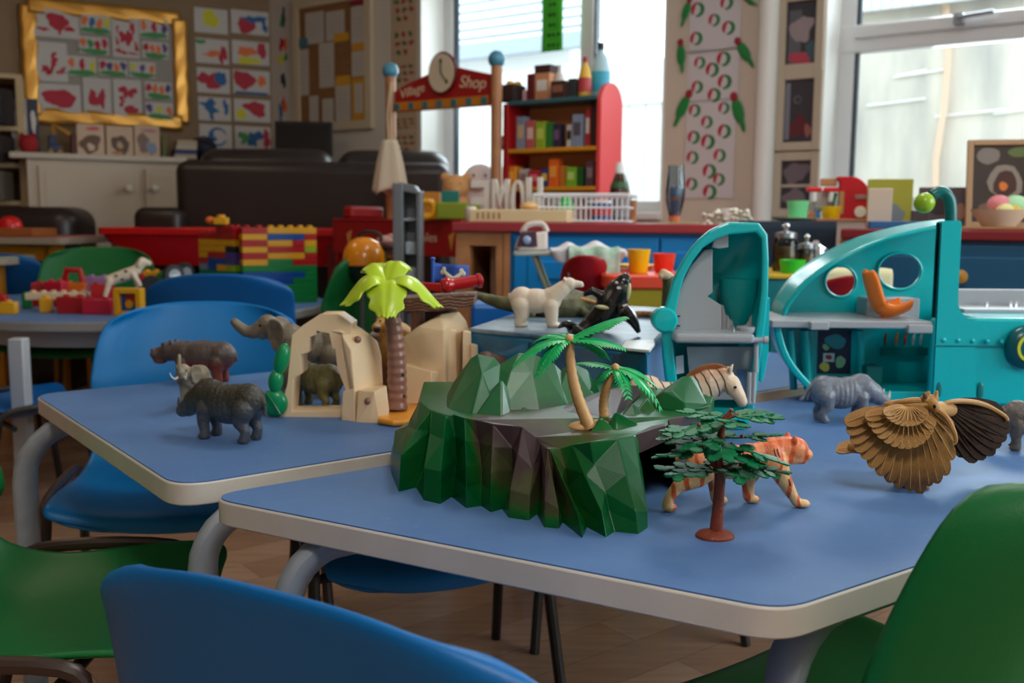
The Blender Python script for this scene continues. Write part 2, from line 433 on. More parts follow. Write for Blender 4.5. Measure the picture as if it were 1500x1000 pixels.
# neighbour's house: white render wall under a slatted roof slope
def EP(px, py, off): return onplane(px, py, A0 - nW * off, nW)
def es(px, off): return (EP(px, 200, off) - A0).dot(dW)
OFF = 5.0
hs0, hs1 = es(560, OFF) , es(852, OFF)
zc = EP(760, 62, OFF).z
house = thing('house', 'white house with slatted grey roof outside the window behind the toy shop', 'house', Wp((hs0 + hs1) / 2, -.2, -OFF))
def hl(mb, s0, s1, z0, z1, o0, o1):
    off = Wp((hs0 + hs1) / 2, -.2, -OFF); mb.X = Matrix.Translation(-off); wseg(mb, s0, s1, z0, z1, o0, o1); return mb
t = MB(); hl(t, hs0, hs1 - .35, -.2, zc, -OFF - .3, -OFF - 3); t.obj('wall', M('render_white', (222, 222, 220), .9), house, smooth=0)
t = MB()
for k in range(20):
    hl(t, hs0, hs1 + .02, zc + .02 + k * .10, zc + .09 + k * .10, -OFF - k * .012, -OFF - k * .012 - .03)
t.obj('roof', M('roof_slats', (222, 225, 230), .8), house, smooth=0)
t = MB(); hl(t, hs0, hs1 - .02, zc + .01, zc + 2.1, -OFF - .26, -OFF - .4); t.obj('roof_underlay', M('underlay_grey', (120, 126, 134), .8), house, smooth=0)
t = MB(); hl(t, hs0, hs1 + .05, zc - .14, zc + .02, -OFF + .14, -OFF - .02); t.obj('gutter', M('gutter_grey', (150, 160, 172), .5), house, smooth=0)
# fence beyond the shop
fz = EP(900, 92, 3.2).z; f0, f1 = es(730, 3.2), es(985, 3.2)
fen = MB(); k = f0
while k < f1 + .4:
    wseg(fen, k, k + .135, -.2, fz - .35, -3.2, -3.23); k += .15
wseg(fen, f0, f1 + .4, fz - .35, fz, -3.18, -3.25); wseg(fen, f0, f1 + .4, .9, .98, -3.15, -3.2)
tag(fen.obj('fence', M('fence_white', (214, 214, 210), .8), smooth=0), 'pale board fence standing in the yard outside the toy shop window', 'fence')
# rough concrete yard wall beyond the right-hand window
mc = M('concrete_rough', (214, 206, 194), .9, bump=.6, bscale=14, rgb2=(176, 172, 166), vscale=3.5)
nd = [n for n in mc.node_tree.nodes if n.type == 'TEX_NOISE'][0]; mpn = mc.node_tree.nodes.new('ShaderNodeMapping'); mpn.inputs['Scale'].default_value = (1.6, 1.6, .35); lk = nd.inputs['Vector'].links[0].from_socket; mc.node_tree.links.new(lk, mpn.inputs['Vector']); mc.node_tree.links.new(mpn.outputs[0], nd.inputs['Vector'])
c0, c1 = es(1180, 2.2), es(1700, 2.2)
t = MB(); wseg(t, c0 - .6, c1 + 1.5, -.2, 3.2, -2.2, -2.4); cw = t.obj('concrete_yard_wall', mc, smooth=0); cw['kind'] = 'structure'
t = MB(); q0 = es(1377, 2.19)
pts = [Wp(q0 + .02 * sin(i * 1.7), .3 + i * .3, -2.19) for i in range(9)]
t.tube(pts, .045, 8, flat=(.05, .012)); t.obj('rust_streak', M('rust_wash', (226, 196, 172), .9), cw)
t = MB()
for k, (px, py, ww) in enumerate(((1345, 108, 50), (1312, 150, 60), (1420, 166, 70), (1485, 163, 40), (1335, 107, 30))):
    p = EP(px, py, 2.19); ss = (p - A0).dot(dW); q = wpx(p.y) * ww / .75
    t.tube([Wp(ss - q / 2, p.z - .01, -2.19), Wp(ss, p.z, -2.19), Wp(ss + q / 2, p.z + .012, -2.19)], .006, 6)
t.obj('lime_streak', M('lime_white', (240, 240, 238), .9), cw)
t = MB()
zr = EP(1400, 2, 2.1).z
for i in range(60): wseg(t, c0 + i * .06, c0 + i * .06 + .035, zr, zr + 1.6, -2.08, -2.1)
wseg(t, c0, c0 + 3.6, zr, zr + 1.6, -2.1, -2.11)
tag(t.obj('ribbed_screen', M('ribbed_plastic', (226, 230, 236), .5), smooth=0), 'white ribbed plastic screen along the top of the concrete yard wall', 'screen')

# ------------------------------------------------------------------ light
w = bpy.data.worlds.new('daylight'); SC.world = w; w.use_nodes = True
bg = w.node_tree.nodes['Background']; bg.inputs['Color'].default_value = (0.93, 0.97, 1.0, 1); bg.inputs['Strength'].default_value = 4.2
def area(name, loc, aim, sx, sy, power, col=(1, 1, 1), spread=180):
    l = bpy.data.lights.new(name, 'AREA'); l.shape = 'RECTANGLE'; l.size = sx; l.size_y = sy; l.energy = power; l.color = col; l.spread = R(spread)
    o = bpy.data.objects.new(name, l); COL.objects.link(o); o.location = loc
    o.rotation_euler = (Vector(aim) - Vector(loc)).to_track_quat('-Z', 'Y').to_euler(); return o
LIGHTS = dict(w1=20, w2=40, w3=56, ceil=26, lamp=4.5)
# daylight through the three windows
p = Wp((s1a + s1b) / 2, 1.75, -.30); area('daylight_shop_window', p, p + nW - Vector((0, 0, .35)), 1.0, .9, LIGHTS['w1'], (.96, .98, 1))
p = Wp((s2a + s2b) / 2 + .1, 1.85, -.30); area('daylight_right_window', p, p + nW - Vector((0, 0, .35)), 1.2, .7, LIGHTS['w2'], (.96, .98, 1))
p = Vector((XR + .2, (RW0 + RW1) / 2, 1.5)); area('daylight_side_window', p, p + Vector((-1, 0, -.25)), 2.4, 1.4, LIGHTS['w3'], (.97, .985, 1))
# ceiling fittings
def ceiling_light(x, y, power, col):
    t = thing('ceiling_light', 'flat white square ceiling light panel above the tables', 'ceiling light', (x, y, CEIL - .001), group='ceiling light panels')
    MB().box((0, 0, -.02), (.62, .62, .04)).obj('frame', m_upvc, t, smooth=0, bevel=.004)
    MB().box((0, 0, -.043), (.56, .56, .006)).obj('diffuser', M('diffuser', (250, 240, 225), .6, emit=1.0), t, smooth=0)
    area('ceiling_lamp', (x, y, CEIL - .06), (x, y, 0), .55, .55, power, col)
ceiling_light(.3, -.4, LIGHTS['ceil'], (1, .96, .9)); ceiling_light(.5, 2.3, LIGHTS['ceil'] * .55, (1, .96, .9)); ceiling_light(-1.9, 3.2, LIGHTS['lamp'], (1, .72, .46)); ceiling_light(-2.2, .6, LIGHTS['lamp'] * .5, (1, .8, .6))
SC.view_settings.view_transform = 'Standard'; SC.view_settings.look = 'None'; SC.view_settings.gamma = 1; SC.view_settings.use_curve_mapping = False
SC.view_settings.exposure = -0.1
# ================================================================== TABLES AND CHAIRS
def table_mat():
    m = M('laminate_blue', (74, 120, 184), .5, spec=.25)
    nt, b = nodes(m); tc = nt.nodes.new('ShaderNodeTexCoord')
    n = nt.nodes.new('ShaderNodeTexNoise'); n.inputs['Scale'].default_value = 5; n.inputs['Detail'].default_value = 8; n.inputs['Roughness'].default_value = .7
    nt.links.new(tc.outputs['Object'], n.inputs['Vector'])
    r = nt.nodes.new('ShaderNodeValToRGB'); r.color_ramp.elements[0].position = .3; r.color_ramp.elements[1].position = .75
    r.color_ramp.elements[0].color = lin((76, 112, 164)); r.color_ramp.elements[1].color = lin((94, 128, 174))
    nt.links.new(n.outputs['Fac'], r.inputs['Fac'])
    # fine scuffs
    v = nt.nodes.new('ShaderNodeTexVoronoi'); v.feature = 'DISTANCE_TO_EDGE'; v.inputs['Scale'].default_value = 14
    n3 = nt.nodes.new('ShaderNodeTexNoise'); n3.inputs['Scale'].default_value = 9; nt.links.new(tc.outputs['Object'], n3.inputs['Vector'])
    va = nt.nodes.new('ShaderNodeVectorMath'); va.operation = 'ADD'; nt.links.new(tc.outputs['Object'], va.inputs[0]); nt.links.new(n3.outputs['Color'], va.inputs[1]); nt.links.new(va.outputs[0], v.inputs['Vector'])
    lt = nt.nodes.new('ShaderNodeMath'); lt.operation = 'LESS_THAN'; lt.inputs[1].default_value = .006; nt.links.new(v.outputs['Distance'], lt.inputs[0])
    n4 = nt.nodes.new('ShaderNodeTexNoise'); n4.inputs['Scale'].default_value = 22; nt.links.new(tc.outputs['Object'], n4.inputs['Vector'])
    g = nt.nodes.new('ShaderNodeMath'); g.operation = 'GREATER_THAN'; g.inputs[1].default_value = .6; nt.links.new(n4.outputs['Fac'], g.inputs[0])
    mu = nt.nodes.new('ShaderNodeMath'); mu.operation = 'MULTIPLY'; nt.links.new(lt.outputs[0], mu.inputs[0]); nt.links.new(g.outputs[0], mu.inputs[1])
    mu2 = nt.nodes.new('ShaderNodeMath'); mu2.operation = 'MULTIPLY'; mu2.inputs[1].default_value = .3; nt.links.new(mu.outputs[0], mu2.inputs[0])
    mx = nt.nodes.new('ShaderNodeMix'); mx.data_type = 'RGBA'; mx.inputs[7].default_value = lin((150, 170, 205))
    nt.links.new(mu2.outputs[0], mx.inputs[0]); nt.links.new(r.outputs['Color'], mx.inputs[6]); nt.links.new(mx.outputs[2], b.inputs['Base Color'])
    return m
m_lam = table_mat()
m_edge = M('edge_white', (205, 198, 188), .45, var=.05, vscale=14, bump=.05)
m_leg = M('leg_grey_paint', (150, 158, 166), .42, var=.1, vscale=30, bump=.1, bscale=40)
TH_T = .028
def table_top(mb_poly, rad, root, top=TT):
    poly = rpoly(mb_poly, rad, 8)
    e = MB().prism(poly, top - TH_T - root.location.z, top - .0015 - root.location.z); e.obj('edge_band', m_edge, root, bevel=.002, smooth=40)
    c = Vector((sum(p[0] for p in poly) / len(poly), sum(p[1] for p in poly) / len(poly)))
    ins = []
    for p in poly:
        d = c - Vector(p); ins.append((p[0] + d.x / d.length * .003, p[1] + d.y / d.length * .003))
    MB().prism(ins, top - .004 - root.location.z, top - root.location.z).obj('tabletop', m_lam, root, smooth=0)
def oval_leg(root, pts, name='leg'):
    MB().tube(smoothpath(pts, 8), .02, 16, flat=(.029, .0155)).obj(name, m_leg, root)
# --- rear-left table (rectangle)
F2 = G(262, 708.5, TT); L2 = G(48, 577.5, TT)
dS = (G(584, 658.7, TT) - G(288, 706.7, TT)).normalized()
F2 = G(256, 712, TT)
T2R = F2 + dS * 1.5; T2B = L2 + dS * 1.5
tb2 = thing('nursery_table', 'blue topped rectangular table with white edge under the cave, rhinos and ice block', 'table', (F2.x, F2.y, 0), group='blue topped nursery tables')
o2 = Vector((F2.x, F2.y)); loc2 = lambda p: (p[0] - o2.x, p[1] - o2.y)
table_top([loc2(p) for p in (F2, T2R, T2B, L2)], .045, tb2)
# --- front table (trapezoid)
F1 = G(294, 727, TT); R1 = G(1146, 894, TT)
sdir = (G(573, 672, TT) - G(346.7, 709.3, TT)).normalized()
rdir = (G(1342, 818, TT) - G(1158, 877.6, TT)).normalized()
E1 = F1 + sdir * 1.6; B1 = R1 + rdir * .95
tb1 = thing('nursery_table', 'blue topped trapezoid table nearest the camera, under the green hill, tiger and tree', 'table', (F1.x, F1.y, 0), group='blue topped nursery tables')
o1 = Vector((F1.x, F1.y)); loc1 = lambda p: (p[0] - o1.x, p[1] - o1.y)
table_top([loc1(p) for p in (F1, R1, B1, E1)], [.03, .05, .05, .05], tb1)
def leg_from(root, o, base, inward, lean=.0, reach=.14, r=.06, out=.0):
    """vertical tube that bends in under the top"""
    b = Vector((base[0] - o.x, base[1] - o.y, 0)); d = Vector((inward[0], inward[1], 0)).normalized(); zt = TT - TH_T - .014
    pts = [b, b + Vector((0, 0, (zt - r) * .5)), b + Vector((0, 0, zt - r))] + [b + d * r * (1 - cos(R(a))) + Vector((0, 0, zt - r + r * sin(R(a)))) for a in (15, 30, 45, 60, 75, 90)] + [b + d * (r + reach) + Vector((0, 0, zt))]
    MB().tube(pts, .02, 16, flat=(.029, .0155)).obj('leg', m_leg, root)
def under(px, py, top=TT - TH_T): return G(px, py, top)
inn2 = (T2B - F2).normalized()
p = PY(296, 790, F2.y + .02); leg_from(tb2, o2, (p.x, p.y), (dS.x, dS.y), reach=.3)
p = PY(36, 690, L2.y - .08); leg_from(tb2, o2, (p.x, p.y), (dS.x, dS.y), reach=.3, r=.085)
leg_from(tb2, o2, T2R - dS * .12 + inn2 * .06, -dS); leg_from(tb2, o2, T2B - dS * .12 - inn2 * .3, -dS)
p = PY(420, 830, F1.y - .06); leg_from(tb1, o1, (p.x, p.y), (sdir.x, sdir.y), reach=.3)
p = PY(1150, 955, R1.y + .075); leg_from(tb1, o1, (p.x, p.y), (rdir.x, rdir.y), reach=.35)
leg_from(tb1, o1, B1 + (F1 - R1).normalized() * .1 - rdir * .04, -rdir, reach=.2); leg_from(tb1, o1, E1 - sdir * .14 - inn2 * .06, -sdir)

# ------------------------------------------------------------------ moulded school chairs
m_tube = M('tube_brown', (52, 34, 26), .38, spec=.6)
m_tubek = M('tube_black', (20, 19, 20), .4)
def chair_colour(name, rgb):
    return M(name, rgb, .4, bump=.12, bscale=420, spec=.32)
m_blue, m_green = chair_colour('chair_blue', (0, 98, 166)), chair_colour('chair_green', (16, 104, 50))
m_lblue = chair_colour('chair_light_blue', (0, 112, 178)); m_red = chair_colour('chair_red', (150, 14, 22)); m_navy = chair_colour('chair_navy', (0, 84, 150))
def chair(label, loc, rz, mat, W=.36, top=.58, seat=.32, tube=m_tube, group='moulded nursery chairs', lean=.05, cr=.3, ct=.13, wrap=.055, wexp=2.6, dpf=.48):
    t = thing('nursery_chair', label, 'chair', (loc[0], loc[1], 0), rz, group)
    dp = W * dpf
    # side profile (y, z): front lip -> seat -> bend -> back top ; local +y is the front
    prof = smoothpath([(0, dp, seat - .028), (0, dp * .93, seat - .004), (0, dp * .5, seat - .004), (0, -dp * .3, seat - .018), (0, -dp * .78, seat + .008), (0, -dp * .98, seat + .07), (0, -dp * 1.04, seat + (top - seat) * .55), (0, -dp * 1.04 - lean, top)], 6)
    nv = len(prof)
    def fn(u, v):
        i = v * (nv - 1); j = min(int(i), nv - 2); q = prof[j].lerp(prof[j + 1], i - j)
        x = (u - .5) * 2
        hw = W / 2
        back = max(0, min(1, (v - .58) / .2)); s = abs(x)
        # rounded corners at both ends
        e = 0
        tv = (1 - v) / ct
        if tv < 1: e = (1 - sqrt(max(0, 1 - (1 - tv) ** 2))) * .3
        fv = v / .1
        if fv < 1: e = max(e, (1 - sqrt(max(0, 1 - (1 - fv) ** 2))) * .16)
        waist = -.03 * math.exp(-((v - .56) / .10) ** 2)
        hw *= (1 - e + waist) * (1 - .04 * back)
        cz = .020 * s ** 3 * (1 - back) ; cy = wrap * s ** wexp * back
        dip = -.010 * (1 - s ** 2) * (1 - back)
        return (x * hw, q.y + cy, q.z + cz + dip - (.02 * s ** 3 if tv < 1 else 0) * back)
    MB().grid(fn, 25, nv).obj('seat_shell', mat, t, solid=.009, sol_off=0, sub=1, smooth=180)
    for sx in (-1, 1):
        hx = W * .5 + .010
        p = [(sx * (hx + .02), dp * .98, 0), (sx * (hx + .005), dp * .80, seat * .6), (sx * hx, dp * .70, seat - .04), (sx * hx, dp * .56, seat + .008), (sx * hx, -dp * .5, seat + .004), (sx * hx, -dp * .68, seat - .05), (sx * (hx + .005), -dp * .80, seat * .55), (sx * (hx + .02), -dp * 1.15, 0)]
        MB().tube(smoothpath(p, 5), .0095, 10).obj('leg_frame', tube, t)
    for y, z in ((dp * .45, seat - .033), (-dp * .4, seat - .04)):
        MB().tube([(-W * .5, y, z), (W * .5, y, z)], .008, 8).obj('cross_bar', tube, t)
    return t
CH = {}
def az_rz(v): return atan2(v[1], v[0]) - pi / 2          # rz so that local +y points along v
frontdir = Vector((F1.x - R1.x, F1.y - R1.y)); nin1 = Vector((-frontdir.y, frontdir.x)).normalized()
if nin1.y < 0: nin1 = -nin1
# foreground blue chair tucked under the front table
a_, b_ = G(187, 824, .58), G(850, 985, .585)
mid = (a_ + b_) / 2; dirb = Vector((b_.x - a_.x, b_.y - a_.y)); fw = Vector((-dirb.y, dirb.x)).normalized()
Wc = dirb.length * 1.0
cpos = Vector((mid.x, mid.y)) + fw * (Wc * 1.2 * .32 * 1.04 + .012) - Vector((dirb.x, dirb.y)).normalized() * .035
chair('dark blue chair in the foreground tucked under the trapezoid table, its back to us', cpos, az_rz(fw), m_blue, W=Wc * 1.2, top=.592, seat=.33, cr=.10, ct=.06, wrap=.026, wexp=5, lean=.02, dpf=.32)
# green chair on the right
gp = G(1452, 725, .62)
g_fw = Vector((-.62, .78)).normalized()
gq = Vector((PY(1530, 800, .72).x, .70))
chair('green chair pulled up to the sloping side of the trapezoid table beside the eagle owl', Vector((.365, .94)), az_rz((-.57, .82)), m_green, W=.46, top=.665, seat=.31, tube=m_tubek, cr=.26, ct=.2, wrap=.095, wexp=6)
# green chair lower left (seat showing)
chair('green chair with brown tube frame in the lower corner beside the foreground blue chair', (-.575, 1.165), az_rz((1, .04)), m_green, W=.37, top=.60, seat=.355)
# light blue chair across the rear-left table
q = PY(322, 560, 1.98); chair('light blue chair behind the hippo at the far side of the rhino table, facing us', (q.x, q.y - .17), az_rz((dS.y * .35, -1)), m_lblue, W=.44, top=.655, seat=.34)
# blue chair at the round table with its back to us
q = PY(312, 500, 2.72); chair('blue chair pushed up to the round table, its back in front of the toy bricks', (q.x, q.y + .2), az_rz((-.12, 1)), m_navy, W=.42, top=.68, seat=.36, cr=.07, ct=.06, wrap=.04)
q = PY(148, 420, 3.75); chair('green chair on the far side of the round table behind the heap of bricks', (q.x, q.y - .18), az_rz((.1, -1)), m_green, W=.46, top=.715, seat=.38)
q = PY(486, 420, 3.45); chair('green chair standing side-on between the brick tower and the orange barbecue', (q.x - .05, q.y), az_rz((-1, .42)), m_green, W=.40, top=.715, seat=.38)
q = PY(854, 420, 2.84); chair('small dark red chair seen between the polar bear and the orca', (q.x, q.y + .1), az_rz((.12, 1)), m_red, W=.24, top=.635, seat=.42, cr=.12)
# --- round table
rc = Vector((-1.33, 3.46)); rr = .66
rt = thing('round_table', 'round blue topped table with grey edge holding the toy bricks and brick tower', 'table', (rc.x, rc.y, 0))
MB().lathe([(rr, TT - .03), (rr, TT - .002)], n=72).obj('edge_band', M('edge_grey', (140, 138, 134), .4), rt, bevel=.003)
MB().lathe([(rr - .004, TT - .01), (rr - .004, TT)], n=72).obj('tabletop', m_lam, rt)
MB().lathe([(rr - .12, TT - .09), (rr - .12, TT - .03)], n=48).obj('apron', M('leg_white', (176, 178, 182), .5), rt)
for k, an in enumerate((-108, -20, 70, 160)):
    x, y = (rr - .1) * cos(R(an)), (rr - .1) * sin(R(an))
    if k == 0:
        pp = G(41, 756, 0); x, y = pp.x - rc.x, pp.y - rc.y
    MB().box((x, y, (TT - .03) / 2), (.042, .042, TT - .03)).obj('leg', M('leg_white', (176, 178, 182), .5), rt, bevel=.004)
# ================================================================== GREEN HILL PLAYSET
def hill():
    m = bpy.data.materials.new('hill_paint'); m.use_nodes = True
    nt = m.node_tree; b = nt.nodes['Principled BSDF']; b.inputs['Roughness'].default_value = .32; b.inputs['Specular IOR Level'].default_value = .22
    at = nt.nodes.new('ShaderNodeAttribute'); at.attribute_name = 'brown'
    tc = nt.nodes.new('ShaderNodeTexCoord'); n = nt.nodes.new('ShaderNodeTexNoise'); n.inputs['Scale'].default_value = 22; n.inputs['Detail'].default_value = 3
    nt.links.new(tc.outputs['Object'], n.inputs['Vector'])
    ma = nt.nodes.new('ShaderNodeMath'); ma.operation = 'MULTIPLY_ADD'; ma.inputs[1].default_value = .9; ma.inputs[2].default_value = -.45; nt.links.new(n.outputs['Fac'], ma.inputs[0])
    ad = nt.nodes.new('ShaderNodeMath'); ad.operation = 'ADD'; ad.use_clamp = True; nt.links.new(ma.outputs[0], ad.inputs[0]); nt.links.new(at.outputs['Fac'], ad.inputs[1])
    rp = nt.nodes.new('ShaderNodeValToRGB'); e = rp.color_ramp.elements
    e[0].position = .12; e[0].color = lin((0, 82, 38)); e[1].position = .85; e[1].color = lin((62, 46, 48))
    x = e.new(.42); x.color = lin((22, 92, 34)); x = e.new(.6); x.color = lin((70, 76, 42))
    nt.links.new(ad.outputs[0], rp.inputs['Fac']); nt.links.new(rp.outputs['Color'], b.inputs['Base Color'])
    n2 = nt.nodes.new('ShaderNodeTexNoise'); n2.inputs['Scale'].default_value = 900; n2.inputs['Detail'].default_value = 2; nt.links.new(tc.outputs['Object'], n2.inputs['Vector'])
    bp = nt.nodes.new('ShaderNodeBump'); bp.inputs['Strength'].default_value = .25; bp.inputs['Distance'].default_value = .0005; nt.links.new(n2.outputs['Fac'], bp.inputs['Height']); nt.links.new(bp.outputs['Normal'], b.inputs['Normal'])
    base = G(760, 720, TT)
    t = thing('hill_playset', 'dark green and brown moulded plastic island hill with a cave at its side', 'toy hill', (base.x, base.y, TT))
    org = Vector((base.x, base.y, TT))
    # columns along the front: base pixel, rim pixel, rim height, ridge(+)/groove(-), brown amount
    cols = [((572, 668), (618, 586), .083, 0, .05), ((573, 692), (615, 588), .083, .6, .05), ((584, 720), (626, 597), .083, .7, .1), ((601, 716), (632, 600), .083, -.8, .3), ((620, 732), (634, 601), .083, .5, .05), ((645, 738), (653, 607), .083, .9, .0), ((656, 731), (664, 606), .083, -1, .0),
            ((683, 744), (680, 612), .083, 1, .12), ((702, 745), (697, 614), .083, -1, .7), ((719, 750), (722, 621), .083, .4, .75), ((728, 749), (752, 623), .083, -1.3, .9), ((745, 758), (765, 624), .083, .6, .95),
            ((775, 762), (786, 640), .072, .8, .75), ((783, 757), (792, 648), .068, -1, .8), ((797, 772), (799, 655), .066, 1, .8), ((819, 774), (802, 657), .066, .5, .6), ((828, 770), (804, 657), .066, -1.2, .7), ((853, 788), (806, 657), .066, 1, .45),
            ((868, 779), (818, 655), .066, -1.2, .5), ((888, 787), (838, 651), .072, 1, .2), ((903, 782), (862, 646), .08, -.5, .15), ((935, 782), (905, 643), .08, .8, .1), ((949, 772), (929, 638), .08, .3, .1), ((941, 726), (934, 634), .08, 0, .25)]
    rings = []
    NL = 5
    for bp_, rp_, h, rd, br in cols:
        B = G(bp_[0], bp_[1], TT); T = G(rp_[0], rp_[1], TT + h)
        ax = Vector((B.x - T.x, B.y - T.y, 0))
        if ax.length < .004: ax = Vector((0, -1, 0))
        out = Vector((B.x - .06 - base.x * 0 - (.06), B.y - 1.17, 0)).normalized()
        pts = []
        for k in range(NL):
            f = k / (NL - 1)
            p = B.lerp(T, f)
            hT = T.z - B.z
            if rd > 0:      # ridge: steep foot, then a knee, then the slope up to the rim
                kn = (.24 if bp_[0] > 810 else .42) * (1 + .25 * sin(bp_[0] * .37))
                xy = (0, .06 * rd, .12 * rd, .12 * rd + (1 - .12 * rd) * .55, 1)[k]; zz = (0, kn * .5, kn, kn + (1 - kn) * .52, 1)[k]
            else:           # groove: set back from the foot
                xy = (.14 * -rd, .34 * -rd + .1, .5 * -rd + .15, .8, 1)[k]; zz = (0, .22, .42, .72, 1)[k]; xy = min(xy, .95)
            p = B.lerp(T, xy); p.z = B.z + hT * zz
            if rd < 0: p = p - out * (.004, .006, .007, .004, 0)[k]
            pts.append(p)
        rings.append((pts, br))
    # lid: rim polygon continued round the back
    back_top = [(968, 628, .08), (1000, 610, .08), (1036, 598, .08), (1046, 588, .08)]
    bt = [G(x, y, TT + h) for x, y, h in back_top]
    backs = [bt[-1] + Vector((.0, .05, 0)), Vector((.17, 1.29, TT + .083)), Vector((.06, 1.32, TT + .083)), Vector((-.03, 1.31, TT + .083)), G(622, 578, TT + .083) + Vector((-.01, .1, 0))]
    mb = MB(); br_attr = []
    o = lambda p: tuple(p - org)
    nv = len(rings)
    vs = []; fs = []
    for pts, br in rings:
        for k, p in enumerate(pts):
            vs.append(o(p)); br_attr.append(max(0, br * (.45 + .75 * (k / 4)) if k else br * .28))
    for i in range(nv - 1):
        for k in range(NL - 1):
            a, c = i * NL + k, (i + 1) * NL + k
            # triangulate along ridge so the facets crease
            fs += [(a, c, c + 1), (a, c + 1, a + 1)] if i % 2 == 0 else [(a, c, a + 1), (c, c + 1, a + 1)]
    # back skirt
    rim_idx = [i * NL + NL - 1 for i in range(nv)]
    n0 = len(vs)
    for p in bt + backs: vs.append(o(p)); br_attr.append(.25 if p in bt else .1)
    top_loop = rim_idx + list(range(n0, n0 + len(bt) + len(backs)))
    fs.append(tuple(top_loop))
    nb0 = len(vs)
    for p in backs: vs.append(o(Vector((p.x + (p.x - .08) * .12, p.y + .02, TT)))); br_attr.append(0)
    for k in range(len(backs) - 1):
        a, c = n0 + len(bt) + k, n0 + len(bt) + k + 1
        fs.append((nb0 + k, a, c, nb0 + k + 1))
    fs.append((nb0 + len(backs) - 1, n0 + len(bt) + len(backs) - 1, rim_idx[0], 0)); fs.append((0, 1, 2)) if False else None
    for k in range(NL - 1): pass
    mb._add(vs, fs)
    me = mb.mesh('rock_base', 0)
    a = me.attributes.new('brown', 'FLOAT', 'POINT'); a.data.foreach_set('value', br_attr)
    ob = bpy.data.objects.new('rock_base', me); COL.objects.link(ob); ob.parent = t; me.materials.append(m)
    bm = bmesh.new(); bm.from_mesh(me); bmesh.ops.triangulate(bm, faces=[f for f in bm.faces if len(f.verts) > 4]); bmesh.ops.recalc_face_normals(bm, faces=bm.faces)
    # facets need normals facing out
    bm.to_mesh(me); bm.free()
    md = ob.modifiers.new('b', 'BEVEL'); md.width = .0012; md.segments = 2; md.limit_method = 'ANGLE'; md.angle_limit = R(18)
    def rock(pts, br, name='rock_peak', bev=.0014):
        mbb = MB().hull([o(p) for p in pts]); ms = mbb.mesh(name, 0)
        at = ms.attributes.new('brown', 'FLOAT', 'POINT')
        zs = [v.co.z for v in ms.vertices]
        at.data.foreach_set('value', [br[0] + (br[1] - br[0]) * (1 - (v.co.z - min(zs)) / (max(zs) - min(zs) + 1e-6)) for v in ms.vertices])
        q = bpy.data.objects.new(name, ms); COL.objects.link(q); q.parent = t; ms.materials.append(m)
        md = q.modifiers.new('b', 'BEVEL'); md.width = bev; md.segments = 2; md.limit_method = 'ANGLE'; md.angle_limit = R(12)
    hp = lambda x, y, Y: PY(x, y, Y)
    rz = TT + .080
    # left dome : three overlapping peaks
    rock([G(653, 602, rz), G(662, 596, rz), G(690, 611, rz), G(728, 606, rz), hp(655, 578, 1.2), hp(664, 560, 1.2), hp(690, 524, 1.21), hp(700, 518, 1.215), hp(724, 523, 1.22), hp(733, 533, 1.21), hp(728, 560, 1.17), hp(698, 548, 1.165), hp(706, 546, 1.16), hp(710, 567, 1.15), hp(693, 582, 1.145), hp(676, 565, 1.17), G(652, 590, rz) + Vector((0, .08, 0)), G(735, 590, rz) + Vector((0, .08, 0))], (-.05, .1))
    rock([G(730, 606, rz), G(790, 604, rz), G(832, 596, rz), hp(729, 535, 1.215), hp(760, 516, 1.24), hp(784, 519, 1.245), hp(746, 548, 1.185), hp(780, 550, 1.19), hp(800, 540, 1.22), hp(826, 571, 1.2), hp(790, 573, 1.165), hp(833, 590, 1.17), hp(812, 532, 1.25), G(860, 590, rz) + Vector((0, .06, 0)), G(740, 590, rz) + Vector((0, .1, 0))], (.12, .2))
    rock([G(810, 598, rz), G(873, 588, rz), hp(836, 530, 1.26), hp(860, 541, 1.27), hp(877, 570, 1.25), hp(880, 580, 1.24), hp(818, 550, 1.235), hp(845, 560, 1.22), G(880, 583, rz) + Vector((0, .05, 0)), G(800, 585, rz) + Vector((0, .1, 0))], (.05, .15))
    rock([G(695, 612, rz), G(748, 608, rz), G(735, 614, rz), hp(707, 583, 1.145), hp(735, 555, 1.155), hp(748, 575, 1.155), hp(720, 583, 1.13), hp(732, 586, 1.128), hp(705, 596, 1.13), G(740, 600, rz) + Vector((0, .04, 0))], (.0, .05))
    rock([G(762, 609, rz), G(785, 604, rz), hp(766, 584, 1.15), hp(783, 586, 1.155), hp(772, 577, 1.165), hp(789, 597, 1.15), G(775, 600, rz) + Vector((0, .03, 0))], (.1, .2))
    # brown raised ledge running from the crack to the back right
    rock([G(786, 640, TT + .07), G(836, 640, TT + .065), hp(760, 610, 1.13), hp(800, 606, 1.13), hp(846, 594, 1.13), hp(858, 589, 1.17), hp(880, 578, 1.19), hp(918, 563, 1.23), hp(934, 566, 1.25), hp(940, 577, 1.22), hp(900, 600, 1.16), hp(850, 622, 1.1), G(900, 615, rz), G(820, 610, TT + .075) + Vector((0, .08, 0))], (.95, .95))
    # small pyramids
    rock([hp(861, 638, 1.03), hp(885, 640, 1.03), hp(904, 634, 1.04), hp(881, 610, 1.05), hp(890, 620, 1.09), hp(864, 625, 1.1)], (.1, .4))
    rock([hp(885, 640, 1.035), hp(904, 634, 1.035), hp(935, 621, 1.06), hp(901, 603, 1.07), hp(922, 612, 1.12), hp(890, 620, 1.1)], (.12, .35))
    rock([hp(911, 608, 1.1), hp(933, 618, 1.09), hp(950, 612, 1.11), hp(926, 590, 1.12), hp(940, 600, 1.17), hp(912, 600, 1.15)], (.15, .5))
    rock([hp(934, 600, 1.12), hp(965, 612, 1.12), hp(948, 582, 1.14), hp(956, 586, 1.16), hp(966, 600, 1.18), hp(936, 595, 1.18)], (.2, .8))
